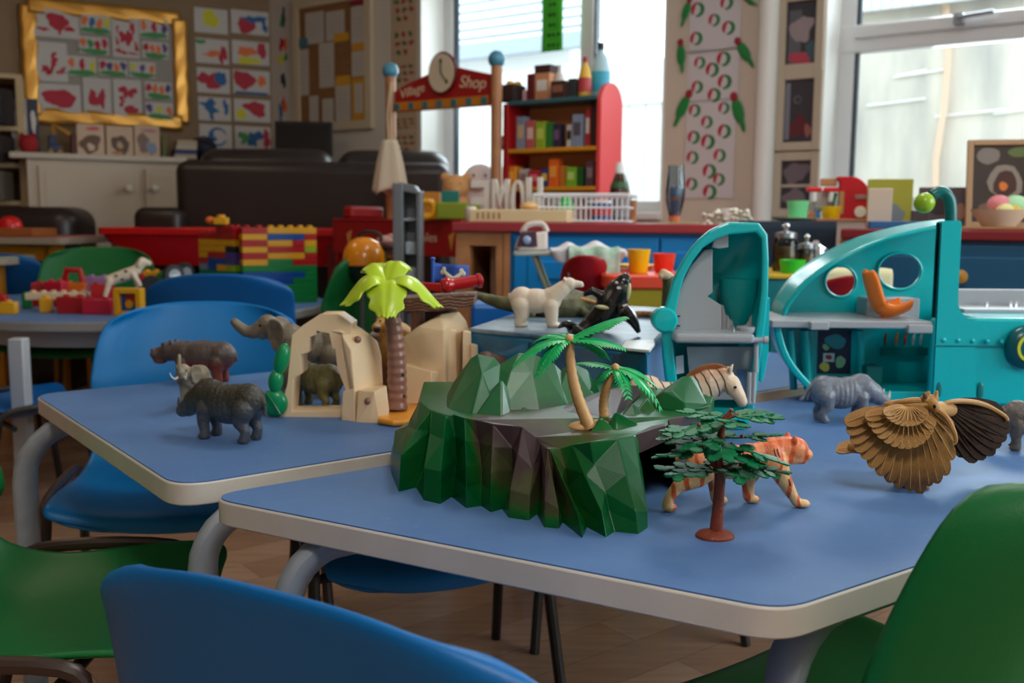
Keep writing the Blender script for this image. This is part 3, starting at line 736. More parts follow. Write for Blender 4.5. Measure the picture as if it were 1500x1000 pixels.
    # right dome
    rock([hp(958, 603, 1.14), hp(1004, 606, 1.12), hp(1036, 592, 1.15), hp(960, 580, 1.16), hp(972, 574, 1.15), hp(1000, 551, 1.19), hp(1010, 549, 1.2), hp(1021, 557, 1.2), hp(1029, 583, 1.17), hp(1003, 590, 1.13), hp(985, 572, 1.15), hp(966, 598, 1.135), hp(1005, 560, 1.24), hp(965, 575, 1.25), hp(1030, 585, 1.26)], (.05, .3))
    rock([hp(1018, 598, 1.14), hp(1042, 592, 1.16), hp(1046, 579, 1.18), hp(1025, 582, 1.17), hp(1046, 608, 1.16), hp(1022, 612, 1.14), hp(1044, 585, 1.24), hp(1020, 590, 1.24), hp(1047, 690, 1.16), hp(1022, 710, 1.135), hp(1042, 690, 1.22)], (.1, .2))
    # lintel over the cave and the pier at its far side
    rock([hp(929, 637, 1.0), hp(976, 622, 1.02), hp(934, 665, 1.0), hp(952, 650, 1.01), hp(976, 646, 1.02), hp(970, 618, 1.1), hp(925, 625, 1.1), hp(976, 640, 1.1), hp(940, 655, 1.1)], (.85, .95))
    rock([hp(978, 613, 1.04), hp(990, 650, 1.04), hp(984, 716, 1.08), hp(1004, 608, 1.07), hp(1005, 720, 1.08), hp(996, 722, 1.07), hp(1020, 606, 1.11), hp(1022, 712, 1.12), hp(1000, 610, 1.2), hp(985, 700, 1.2), hp(1030, 700, 1.2)], (.9, .95))
    # hollow of the cave, its inner shade painted on as black faces
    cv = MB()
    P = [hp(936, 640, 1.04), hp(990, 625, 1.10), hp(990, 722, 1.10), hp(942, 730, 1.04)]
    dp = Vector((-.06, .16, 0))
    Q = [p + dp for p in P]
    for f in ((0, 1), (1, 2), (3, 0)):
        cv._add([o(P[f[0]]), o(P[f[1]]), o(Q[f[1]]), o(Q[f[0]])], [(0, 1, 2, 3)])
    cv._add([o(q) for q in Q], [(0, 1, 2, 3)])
    cv.obj('cave_shade', M('cave_shade_black', (16, 14, 16), .6), t, smooth=0)
hill()
# ---------------- palms on the hill
m_frond = M('palm_green', (6, 170, 92), .35, var=.12, vscale=90)
m_ptrunk = M('palm_tan', (206, 158, 104), .45, bump=.2, bscale=300)
def frond(mb, base, az, length, rise, droop, n=15, wid=.23):
    """arched rib with separate leaflets"""
    d = Vector((cos(az), sin(az), 0)); sd = Vector((-sin(az), cos(az), 0)); pts = []
    for i in range(n + 1):
        f = i / n; pts.append(Vector(base) + d * (length * f * (1 - .12 * f * droop)) + Vector((0, 0, length * (rise * f - droop * f * f))))
    mb.tube(pts, [length * .022 * (1.15 - i / n) for i in range(n + 1)], 6)
    for i in range(1, n + 1):
        f = i / n; w = length * wid * (1.25 - abs(f - .45) * 1.3)
        t = (pts[i] - pts[i - 1]).normalized(); up = sd.cross(t) * -1
        for sg in (-1, 1):
            a = pts[i - 1] + t * length * .02; tip = a + sd * sg * w + t * w * .75 - Vector((0, 0, w * .35))
            c1 = a + sd * sg * w * .5 + t * (w * .12) - Vector((0, 0, w * .08)); c2 = a + sd * sg * w * .55 + t * (w * .7) - Vector((0, 0, w * .1))
            e = t * (length / n) * .8; th = Vector((0, 0, length * .008))
            mb._add([a, c1, tip, c2, a + e, a - th, c1 - th, tip - th, c2 - th, a + e - th], [(0, 1, 2, 3, 4), (9, 8, 7, 6, 5), (0, 5, 6, 1), (1, 6, 7, 2), (2, 7, 8, 3), (3, 8, 9, 4)])
def hill_palms():
    b = PY(848, 632, 1.06); t = thing('toy_palm_pair', 'two small bright green plastic palms with tan trunks stuck on the hill', 'toy palm', b)
    T1, T2 = PY(834, 499, 1.05), PY(901, 541, 1.10); B1_, B2_ = PY(864, 626, 1.05), PY(886, 615, 1.09)
    mb = MB(); mb.ell(PY(850, 626, 1.055) - b, (.014, .010, .007)).ell(PY(876, 622, 1.07) - b, (.014, .009, .006)).ell(PY(853, 612, 1.05) - b, (.0025, .0025, .007), (0, -.5, 0)).ell(PY(857, 614, 1.05) - b, (.0025, .0025, .006), (0, .5, 0))
    mb.obj('palm_foot', m_ptrunk, t)
    for A, T, r0, r1 in ((B1_, T1, .0068, .0046), (B2_, T2, .0056, .0042)):
        pts = []; rs = []
        for i in range(33):
            f = i / 32; p = A.lerp(T, f) + Vector((-.006 * sin(pi * f), 0, 0)); pts.append(p - b); rs.append((r0 + (r1 - r0) * f) * (1 + .10 * (1 - (i % 3) / 2)))
        MB().tube(pts, rs, 12).ell(T - b + Vector((0, -.003, .003)), (.0045, .0045, .0045)).obj('trunk', m_ptrunk, t, smooth=50)
    for (az, ln, rise, dr) in ((-172, .066, .2, .62), (14, .064, .6, .22), (-14, .062, .22, .32), (-140, .05, .05, .75), (95, .05, .5, .7), (150, .045, .5, .6), (40, .06, .1, .5)):
        f = MB(); frond(f, T1 - b + Vector((0, 0, .001)), R(az), ln, rise, dr); f.obj('frond', m_frond, t, smooth=0)
    for (az, ln, rise, dr) in ((172, .045, .42, .3), (-150, .036, .05, .7), (-22, .062, .12, .85), (10, .056, .15, .6), (-70, .04, .05, .8), (80, .04, .4, .8)):
        f = MB(); frond(f, T2 - b + Vector((0, 0, .001)), R(az), ln, rise, dr, n=11); f.obj('frond', m_frond, t, smooth=0)
hill_palms()
# ---------------- little oak tree
def toy_tree():
    b = G(1047, 786, TT); t = thing('toy_tree', 'small plastic tree with red-brown trunk and flat dark green leaves before the tiger', 'toy tree', b)
    Y = b.y; L_ = lambda x, y, dy=0: PY(x, y, Y + dy) - b
    m_tr = M('tree_brown', (126, 52, 26), .4, bump=.5, bscale=500); m_lf = M('tree_leaf', (10, 112, 66), .42, var=.2, vscale=120, bump=.2, bscale=600)
    mb = MB(); mb.lathe([(.0185, 0), (.0185, .002), (.016, .0045), (.009, .0062), (.0055, .008)], n=28, sx=1.0, sy=.85)
    mb.obj('tree_foot', m_tr, t)
    tr = MB(); tr.tube([L_(1049, 780), L_(1052, 740), L_(1055, 700), L_(1052, 672), L_(1057, 655), L_(1056, 636), L_(1060, 615), L_(1066, 608), L_(1070, 604)], [.0068, .0055, .0052, .0045, .0042, .0035, .003, .0026, .0028], 12)
    tr.tube([L_(1052, 690), L_(1042, 675), L_(1036, 668)], [.003, .0022, .002], 8).tube([L_(1054, 688), L_(1066, 683), L_(1074, 676)], [.003, .0022, .002], 8)
    tr.tube([L_(1057, 660), L_(1046, 648), L_(1042, 641)], [.003, .0026, .0024], 8).tube([L_(1058, 660), L_(1068, 652), L_(1073, 650)], [.003, .0024, .002], 8)
    tr.tube([L_(1059, 628), L_(1056, 620), L_(1055, 616)], [.003, .0025, .002], 8).tube([L_(1060, 615), L_(1070, 610), L_(1082, 607)], [.0028, .0022, .0018], 8)
    for x, y in ((1024, 622), (1087, 639), (1030, 655), (1071, 601), (1085, 680)): tr.ell(L_(x, y, -.012), .002)
    tr.obj('trunk', m_tr, t)
    rd = random.Random(5)
    def spray(bx, by, az, ln, tilt, k):
        s = MB(); base = L_(bx, by); d = Vector((cos(az), sin(az), tilt)).normalized(); sd = d.cross(Vector((0, 0, 1))).normalized(); up = sd.cross(d)
        s.tube([base, base + d * ln], [.0012, .0007], 6)
        n = k
        for i in range(n):
            f = (i + .7) / n; c = base + d * ln * f
            for sg in (-1, 1):
                w = .0145 * (1.1 - .45 * abs(f - .5)); ang = sg * R(62 - 25 * f)
                ld = (d * cos(ang) + sd * sin(ang)).normalized(); ls = ld.cross(up).normalized()
                lift = up * rd.uniform(-.25, .2)
                poly = []
                prof = [(0, .06), (.14, .26), (.26, .2), (.38, .40), (.5, .30), (.62, .42), (.76, .26), (.88, .26), (1, 0)]
                L1 = [c + (ld + lift) * w * 1.25 * u + ls * w * 1.1 * vv for u, vv in prof]; L2 = [c + (ld + lift) * w * 1.25 * u - ls * w * 1.1 * vv for u, vv in prof[:-1]][::-1]
                top = L1 + L2; nn = len(top); th = up * .0007
                s._add([p + th for p in top] + [p - th for p in top], [tuple(range(nn)), tuple(range(nn, 2 * nn))[::-1]] + [(i_, (i_ + 1) % nn, nn + (i_ + 1) % nn, nn + i_) for i_ in range(nn)])
        s.obj('leaf_spray', m_lf, t, smooth=0)
    for (bx, by, az, ln, tl, k) in ((1052, 688, 175, .05, -.02, 5), (1052, 688, 205, .045, .02, 4), (1056, 682, -8, .055, -.06, 5), (1056, 684, 25, .045, .1, 4), (1054, 684, -60, .03, -.1, 3), (1056, 684, 80, .04, .05, 4),
                                  (1055, 655, 190, .056, -.10, 5), (1055, 652, 160, .05, .08, 5), (1057, 648, -12, .055, -.28, 5), (1057, 640, 15, .05, -.02, 5), (1055, 645, -100, .03, -.2, 3), (1055, 640, 225, .045, -.05, 4), (1056, 645, 90, .04, .1, 4), (1054, 655, -40, .035, -.3, 3),
                                  (1060, 622, 178, .05, -.14, 5), (1062, 615, 200, .05, -.18, 4), (1068, 608, -6, .04, -.05, 4), (1066, 610, 20, .036, .02, 3), (1064, 612, 140, .04, 0, 3), (1064, 612, -80, .022, -.1, 2)):
        spray(bx, by, R(az), ln, tl, k)
toy_tree()
# ================================================================== TOY ANIMALS  (x = forwards, built in centimetres then scaled)
CMU = 0.01
def cm(prims, s=1.0):
    k = CMU * s; out = []
    for p in prims:
        if p[0] == 'e': out.append(('e', tuple(v * k for v in p[1]), tuple(v * k for v in (p[2] if isinstance(p[2], (tuple, list)) else (p[2],) * 3)), p[3] if len(p) > 3 else None))
        else: out.append(('l', [(tuple(v * k for v in q), r * k) for q, r in p[1]]))
    return out
def animal(name, label, cat, loc, face, prims, mat, s=1.0, voxel=.0013, smooth=11, group='plastic toy animals', fn=None, dz=0):
    """face: world direction the animal looks along"""
    t = thing(name, label, cat, (loc[0], loc[1], loc[2] + dz), atan2(face[1], face[0]), group)
    organic('body', cm(prims, s), mat, t, voxel, smooth, fn)
    return t
def add(t, nm, mat, build, s=1.0, **kw):
    b = MB(); build(b); k = CMU * s; b.v = [(x * k, y * k, z * k) for x, y, z in b.v]
    return b.obj(nm, mat, t, **kw)
m_eye = M('eye_black', (10, 9, 9), .15)
m_horn = M('horn_bone', (196, 186, 164), .4)
def eyes(t, x, y, z, r, s=1.0):
    for sg in (-1, 1): add(t, 'eye', m_eye, lambda b: b.ell((x, y * sg, z), (r, r * .6, r), None, 10, 8), s)
def rhino_prims():
    return ([('e', (-3.1, 0, 4.5), (2.0, 1.65, 1.95)), ('e', (-.5, 0, 3.9), (2.9, 1.9, 2.2)), ('e', (1.9, 0, 4.5), (1.8, 1.55, 2.1)), ('e', (2.2, 0, 5.7), (1.5, 1.0, .95)), ('e', (.6, 0, 4.3), (2.4, 1.75, 1.95)), ('e', (-1.8, 0, 4.3), (2.4, 1.75, 1.95)),
             ('l', [((2.6, 0, 4.8), 1.6), ((4.1, 0, 3.9), 1.4)]), ('l', [((4.1, 0, 3.8), 1.3), ((5.2, 0, 3.1), 1.05), ((6.0, 0, 2.7), .78)]), ('e', (6.3, 0, 2.55), (.55, .62, .5)),
             ('l', [((-4.9, 0, 5.0), .35), ((-5.3, 0, 4.2), .22), ((-5.3, 0, 3.2), .24)])]
            + mir([((2.0, .95, 3.4), 1.05), ((2.3, 1.0, 1.9), .68), ((2.1, 1.0, 1.0), .55), ((2.15, 1.0, .38), .62)]) + mir([((-3.2, 1.0, 3.7), 1.3), ((-2.8, 1.05, 2.3), .85), ((-3.5, 1.05, 1.3), .52), ((-3.25, 1.05, .4), .6)])
            + mire((2.3, 1.0, .3), (.75, .62, .3)) + mire((-3.1, 1.05, .3), (.72, .6, .3)) + mire((3.9, .75, 5.0), (.36, .28, .65), (.35, -.3, 0)))
def ribfn(x0, x1, n, amp, zlo=0.028):
    def f(co):
        x = co.x / CMU; z = co.z
        if z < zlo or not (x0 < x < x1): return 0
        w = min(1, (x - x0) * 1.2, (x1 - x) * 1.2)
        return amp * w * sin(x * n)
    return f
def rhino(label, loc, face, mat, s, horns=True, cat='toy rhino', dz=0):
    t = animal('toy_rhinoceros', label, cat, loc, face, rhino_prims(), mat, s, fn=ribfn(-2.2 * s, 1.2 * s, 9 / s, .00035 * s))
    add(t, 'horn', m_horn if horns is True else horns, lambda b: b.tube(smoothpath([(6.2, 0, 3.0), (6.5, 0, 3.5), (6.6, 0, 4.2)], 4), [.42 - .4 * i / 8 for i in range(9)], 10).tube([(5.5, 0, 3.7), (5.75, 0, 4.5)], [.3, .03], 10), s)
    eyes(t, 5.0, .78, 3.75, .14, s)
    return t
m_rh1 = zmix(M('rhino_dark', (70, 74, 82), .36, bump=.9, bscale=260), (78, 82, 90), (52, 50, 40), .030, .062, .5, 120)
m_rh2 = M('rhino_olive', (106, 102, 58), .38, bump=.9, bscale=220, var=.25, vscale=60)
m_rh3 = M('rhino_grey', (112, 116, 126), .36, bump=.6, bscale=200, var=.15, vscale=40)
m_rh4 = M('rhino_brown_grey', (108, 100, 92), .42, bump=.9, bscale=200, var=.2, vscale=60)
# dark rhino in front on the rear-left table
a = G(301, 640, TT); b2 = G(368, 652, TT); mid = (a + b2) / 2
fdir = Vector((-.92, .4, 0))
rhino('dark grey rhino with ridged ribs, rump to us, nearest on the rear-left table', (mid.x - .006, mid.y + .014, TT), fdir, m_rh1, 1.24, horns=M('horn_dark', (60, 58, 54), .45))
# grey rhino before the teal submarine
a = G(1190, 618, TT); tg = rhino('smooth grey rhino walking in front of the open teal submarine', (a.x + .050, a.y + .01, TT), Vector((1, .12, 0)), m_rh3, 1.1)
add(tg, 'tail', m_rh3, lambda b: b.tube(smoothpath([(-4.7, -.2, 5.2), (-5.5, -.3, 4.6), (-6.0, -.3, 3.6), (-6.5, -.3, 3.0)], 4), [.3, .27, .25, .22, .2, .18, .18, .18, .2, .24, .28, .24, .1], 8), 1.1)
a = G(1492, 662, TT); rhino('brown-grey rhino half out of the picture behind the spread owl wing', (a.x + .025, a.y + .01, TT), Vector((-.92, .38, 0)), m_rh4, 1.0)
# olive rhino seen through the rock arch
a = G(466, 600, TT + .0); rhino('olive green armoured rhino seen through the opening of the sand-coloured rock arch', (a.x - .012, a.y + .03, TT), Vector((-.82, .57, 0)), m_rh2, 1.12, horns=m_rh2)
# hippo
def hippo_prims():
    return ([('e', (-3.2, 0, 3.8), (2.1, 1.9, 2.0)), ('e', (-.6, 0, 3.7), (3.6, 2.0, 2.2)), ('e', (1.9, 0, 3.9), (1.9, 1.75, 1.9)), ('l', [((2.8, 0, 4.2), 1.5), ((4.4, 0, 4.2), 1.2)]),
             ('l', [((4.2, 0, 4.25), 1.4), ((5.2, 0, 3.95), 1.1), ((6.0, 0, 3.75), 1.0)]), ('e', (6.2, 0, 3.85), (.85, 1.2, .75)), ('e', (5.7, 0, 2.9), (1.0, .9, .45)), ('l', [((-5.1, 0, 4.2), .3), ((-5.4, 0, 3.2), .2)])]
            + mir([((2.0, 1.0, 2.9), 1.0), ((2.1, 1.05, 1.4), .7), ((2.2, 1.05, .45), .66)]) + mir([((-3.0, 1.05, 3.0), 1.2), ((-2.9, 1.1, 1.6), .75), ((-3.1, 1.1, .45), .66)])
            + mire((3.7, .85, 5.6), (.26, .24, .42)) + mire((4.7, .75, 5.3), (.38, .32, .34)) + mire((6.5, .6, 4.5), (.3, .27, .24)))
m_hip = zmix(M('hippo_paint', (120, 60, 44), .34, bump=.7, bscale=220), (132, 58, 36), (84, 72, 66), .034, .046, .35, 80)
a = G(322, 556, TT)
t = animal('toy_hippo', 'red-brown hippo with a dark grey back at the far edge of the rhino table', 'toy hippo', (a.x - .027, a.y - .03, TT), Vector((-1, .12, 0)), hippo_prims(), m_hip, 1.32)
eyes(t, 4.9, .98, 5.35, .16, 1.32)
# elephants
def elephant_prims(trunk):
    return ([('e', (-2.9, 0, 6.0), (2.2, 1.9, 2.2)), ('e', (-.4, 0, 5.9), (2.9, 2.1, 2.3)), ('e', (2.0, 0, 6.4), (1.9, 1.8, 2.1)), ('l', [((2.6, 0, 7.0), 1.5), ((4.2, 0, 8.0), 1.3)]), ('e', (4.5, 0, 8.2), (1.25, 1.15, 1.3)), ('e', (5.0, 0, 7.3), (.8, .75, .8)),
             ('l', trunk), ('l', [((-4.9, 0, 6.6), .3), ((-5.4, 0, 5.0), .2), ((-5.3, 0, 3.4), .24)])]
            + mir([((2.0, 1.0, 5.0), 1.15), ((2.2, 1.05, 2.6), .8), ((2.2, 1.05, .5), .8)]) + mir([((-2.9, 1.05, 5.0), 1.4), ((-2.6, 1.1, 2.8), .9), ((-3.0, 1.1, 1.4), .75), ((-2.9, 1.1, .5), .8)])
            + mire((2.2, 1.05, .25), (.85, .82, .25)) + mire((-2.9, 1.1, .25), (.85, .82, .25)))
def elephant(label, loc, face, mat, s, trunk, tusk):
    t = animal('toy_elephant', label, 'toy elephant', loc, face, elephant_prims(trunk), mat, s, voxel=.0013)
    for sg in (-1, 1):
        def bear(b):
            P = [(4.2, 8.9), (3.6, 9.2), (2.7, 8.9), (2.1, 8.0), (2.1, 6.9), (2.6, 5.8), (3.2, 5.2), (3.7, 5.6), (4.1, 6.6), (4.35, 7.8)]
            def fn(u, v):
                f = u * 10; k = int(f) % 10; w = f - int(f); p = P[k]; n = P[(k + 1) % 10]
                x, z = p[0] + (n[0] - p[0]) * w, p[1] + (n[1] - p[1]) * w; cx, cz = 3.9, 7.7
                y = 1.5 + .95 * max(0, 3.9 - x) * .75 + .10 * sin(z * 3)
                return (cx + (x - cx) * v, sg * (1.2 + (y - 1.2) * v), cz + (z - cz) * v)
            b.grid(fn, 20, 5, closeu=True)
        add(t, 'ear', mat, bear, s, solid=.0025 * s, sol_off=0, sub=1, smooth=180)
        if tusk: add(t, 'tusk', M('tusk_ivory', (226, 218, 200), .35), lambda b: b.tube(smoothpath([(p[0], sg * p[1], p[2]) for p in tusk], 4), [.28 - .22 * i / (4 * (len(tusk) - 1)) for i in range(4 * (len(tusk) - 1) + 1)], 10), s)
    eyes(t, 5.2, .95, 8.3, .16, s)
    return t
m_el1 = M('elephant_brown_grey', (118, 106, 88), .36, bump=.9, bscale=180, var=.22, vscale=40)
m_el2 = M('elephant_beige', (150, 136, 114), .5, bump=.5, bscale=320, var=.15, vscale=60)
tk = [((5.2, 0, 7.9), .98), ((6.1, 0, 7.4), .8), ((7.0, 0, 7.5), .7), ((7.8, 0, 8.1), .6), ((8.3, 0, 8.6), .5)]
a = PY(478, 600, 1.62); b2 = G(430, 575, TT)
elephant('large grey-brown elephant with raised trunk behind the rock arch', (PY(452, 500, 1.66).x - .004, 1.665, TT), Vector((-1, -.08, 0)), m_el1, 1.45, tk, None)
tk2 = [((5.2, 0, 7.9), .7), ((6.0, 0, 8.0), .5), ((6.3, 0, 9.0), .42), ((6.2, 0, 10.4), .36), ((6.15, 0, 11.3), .36)]
a = G(262, 603, TT)
elephant('small beige elephant with its trunk straight up behind the dark rhino', (a.x + .014, a.y + .035, TT), Vector((-.12, -1, 0)), m_el2, .80, tk2, [(5.3, .7, 7.0), (6.0, 1.1, 6.7), (6.6, 1.5, 7.3), (6.7, 1.7, 8.0)])
# polar bear
def bear_prims():
    return ([('e', (-2.6, 0, 4.3), (2.0, 1.7, 1.9)), ('e', (-.4, 0, 4.0), (2.9, 1.8, 1.95)), ('e', (1.8, 0, 4.2), (1.8, 1.5, 1.9)), ('l', [((2.2, 0, 4.7), 1.5), ((3.8, 0, 6.0), 1.2), ((4.4, 0, 6.6), 1.0)]), ('e', (4.7, 0, 6.75), (1.15, 1.0, 1.0)), ('l', [((5.2, 0, 6.75), .68), ((6.5, 0, 6.7), .5)]), ('e', (6.55, 0, 6.55), (.5, .45, .4)),
             ('e', (-4.5, 0, 4.7), (.4, .35, .5))]
            + mir([((1.9, .75, 3.4), 1.25), ((2.1, .85, 1.7), .98), ((2.1, .85, .6), .8)]) + mir([((-2.7, .8, 3.4), 1.5), ((-2.5, .9, 1.8), 1.05), ((-2.9, .9, .6), .82)])
            + mire((2.5, .85, .35), (.95, .7, .36)) + mire((-2.5, .9, .35), (.95, .7, .36)) + mire((4.0, .75, 7.5), (.25, .3, .32)))
m_pb = M('polar_bear_cream', (226, 208, 186), .55, bump=.35, bscale=240)
ICEZ = .655
a = G(792, 478, ICEZ)
t = animal('toy_polar_bear', 'cream polar bear standing on the blue ice block', 'toy bear', (a.x - .004, a.y, ICEZ), Vector((.98, -.1, 0)), bear_prims(), m_pb, 1.06)
eyes(t, 5.45, .62, 7.1, .13); add(t, 'nose', m_eye, lambda b: b.ell((7.0, 0, 6.85), (.2, .26, .2), None, 10, 8))
# orca
def orca():
    m = M('orca_black', (20, 17, 17), .22, spec=.6, bump=.05, bscale=120); mw = M('orca_cream', (206, 198, 150), .35)
    Y = 1.545; P0 = PY(845, 480, Y); t = thing('toy_orca', 'glossy black toy orca rearing up on the ice block beside the polar bear', 'toy orca', (P0.x, P0.y, ICEZ), 0, 'plastic toy animals')
    q = lambda x, y, dy=0: PY(x, y, Y + dy) - Vector((P0.x, P0.y, ICEZ))
    k = wpx(Y)
    body = [(q(838, 489, -.01), 6 * k), (q(850, 485, -.008), 10 * k), (q(866, 477), 16 * k), (q(884, 463), 21 * k), (q(896, 446), 22 * k), (q(905, 428), 19 * k), (q(913, 413), 12 * k), (q(916, 406), 7 * k)]
    pr = [('l', body), ('l', [(q(884, 446), 9 * k), (q(879, 432), 7 * k), (q(868, 426), 5.5 * k), (q(857, 431), 3.5 * k)]),
          ('l', [(q(838, 490, -.02), 6 * k), (q(845, 484, -.05), 8 * k), (q(862, 492, -.07), 5 * k)]), ('l', [(q(838, 488, 0), 6 * k), (q(832, 474, .0), 4 * k), (q(822, 478, 0), 2.5 * k)])]
    organic('body', pr, m, t, .0012, 4)
    # tail flukes, flippers
    def fluke(pts, r):
        b = MB(); b.hull([p + Vector(d) * r for p in pts for d in ((0, 0, .003), (0, 0, -.003), (.002, 0, 0), (-.002, 0, 0), (0, .003, 0), (0, -.003, 0))]); return b
    MB().tube(smoothpath([q(843, 484, -.02), q(834, 476, -.03), q(825, 475, -.035), q(818, 480, -.04)], 5), [.010 - .0085 * i / 15 for i in range(16)], 10, flat=None).obj('tail_fluke', m, t)
    MB().hull([q(845, 482, -.015), q(872, 487, -.06), q(868, 494, -.065), q(852, 491, -.05), q(858, 480, -.03), q(846, 488, -.02), q(860, 486, -.035)]).obj('tail_fluke', m, t, bevel=.002, smooth=180)
    MB().tube(smoothpath([q(908, 448, -.015), q(917, 457, -.03), q(928, 471, -.04), q(936, 487, -.045)], 5), [.006, .0075, .0095, .011, .0115, .0115, .011, .0105, .010, .009, .008, .007, .006, .005, .004, .003][:16], 10, flat=None).obj('flipper', m, t)
    for c, r, ro in ((q(883, 450, -.021), (11 * k, 3 * k, 3.2 * k), (0, R(8), 0)), (q(880, 479, -.012), (8 * k, 7 * k, 9 * k), None), (q(920, 428, -.008), (4 * k, 9 * k, 14 * k), (0, R(8), 0))):
        MB().ell(c, r, ro).obj('white_patch', mw, t)
    MB().ell(q(903, 414, -.016), (2.6 * k, 2 * k, 2.2 * k)).obj('eye_patch', M('orca_pink', (226, 180, 176), .3), t)
orca()
# tiger on the front table
def tiger_prims():
    return ([('e', (-3.4, 0, 4.3), (1.8, 1.25, 1.4)), ('e', (-.8, 0, 4.15), (3.2, 1.4, 1.55)), ('e', (-2.2, 0, 4.25), (2.2, 1.35, 1.5)), ('e', (.9, 0, 4.3), (2.2, 1.35, 1.55)), ('e', (2.2, 0, 4.5), (1.9, 1.3, 1.55)), ('l', [((2.8, 0, 5.2), 1.15), ((4.2, 0, 5.4), 1.0)]), ('e', (5.0, 0, 5.2), (1.25, 1.05, 1.1)), ('e', (6.0, -.1, 4.7), (.65, .7, .6)), ('e', (5.6, 0, 4.3), (.7, .7, .5)), ('l', [((4.2, 0, 4.6), .9), ((5.4, 0, 4.5), .7)]),
             ('l', [((2.9, -.8, 4.2), 1.1), ((3.6, -.95, 2.7), .75), ((4.5, -1.0, 1.2), .5), ((4.9, -1.0, .6), .48)]), ('e', (5.4, -1.0, .4), (.85, .58, .4)), ('e', (2.7, -.75, 4.4), (.95, .8, 1.6)),
             ('l', [((1.7, .8, 3.6), .9), ((1.0, .85, 2.0), .6), ((1.1, .85, .7), .52)]), ('e', (1.5, .85, .38), (.75, .52, .38)),
             ('l', [((-3.5, -.75, 3.8), 1.15), ((-4.4, -.85, 2.9), .8), ((-6.2, -.9, 2.3), .58), ((-6.9, -.9, 1.4), .46), ((-7.1, -.9, .6), .5)]), ('e', (-6.9, -.9, .42), (.72, .55, .42)),
             ('l', [((-3.0, .75, 3.6), 1.05), ((-2.2, .85, 2.4), .7), ((-2.2, .85, 1.4), .48), ((-2.0, .85, .6), .5)]), ('e', (-1.6, .85, .4), (.75, .55, .4)),
             ('l', [((-4.9, 0, 4.8), .4), ((-5.6, .3, 4.9), .32), ((-5.8, .6, 4.4), .28)])]
            + mire((4.6, .8, 6.2), (.3, .28, .42)))
m_tg = zmix(M('tiger_paint', (232, 110, 50), .42, bump=.35, bscale=420), (226, 182, 124), (232, 104, 52), .034, .078, .45, 110)
def stripe_mix(m, rgb, scale, lo, hi, dist=6):
    nt, b = nodes(m); src = b.inputs['Base Color'].links[0].from_socket; tc = nt.nodes.new('ShaderNodeTexCoord'); w = nt.nodes.new('ShaderNodeTexWave'); w.inputs['Scale'].default_value = scale; w.inputs['Distortion'].default_value = dist; w.inputs['Detail'].default_value = 2
    nt.links.new(tc.outputs['Object'], w.inputs['Vector']); mr = nt.nodes.new('ShaderNodeMapRange'); mr.inputs['From Min'].default_value = lo; mr.inputs['From Max'].default_value = hi; nt.links.new(w.outputs['Fac'], mr.inputs['Value'])
    mx = nt.nodes.new('ShaderNodeMix'); mx.data_type = 'RGBA'; nt.links.new(mr.outputs[0], mx.inputs[0]); nt.links.new(src, mx.inputs[6]); mx.inputs[7].default_value = lin(rgb); nt.links.new(mx.outputs[2], b.inputs['Base Color'])
stripe_mix(m_tg, (206, 92, 46), 22, .72, .9)
a = G(1163, 747, TT)
ts = 1.17
t = animal('toy_tiger', 'orange toy tiger with cream belly striding away behind the little tree', 'toy tiger', (a.x - .046 * ts, a.y + .012, TT), Vector((1, .14, 0)), tiger_prims(), m_tg, ts, voxel=.0011)
m_str = M('tiger_stripe', (150, 70, 40), .5)
def stripes(b):
    for x in (2.45, 2.75): b.tube(smoothpath([(x, -1.32, 5.6), (x + .15, -1.56, 4.9), (x + .45, -1.6, 4.1), (x + .6, -1.5, 3.5)], 5), [.05 + .06 * sin(pi * i / 15) for i in range(16)], 6)
    b.tube(smoothpath([(3.8, -1.62, 2.9), (3.95, -1.68, 2.5), (4.0, -1.6, 2.2)], 4), [.05, .09, .1, .1, .09, .08, .06, .05, .04], 6)
add(t, 'stripe', m_str, stripes, ts)
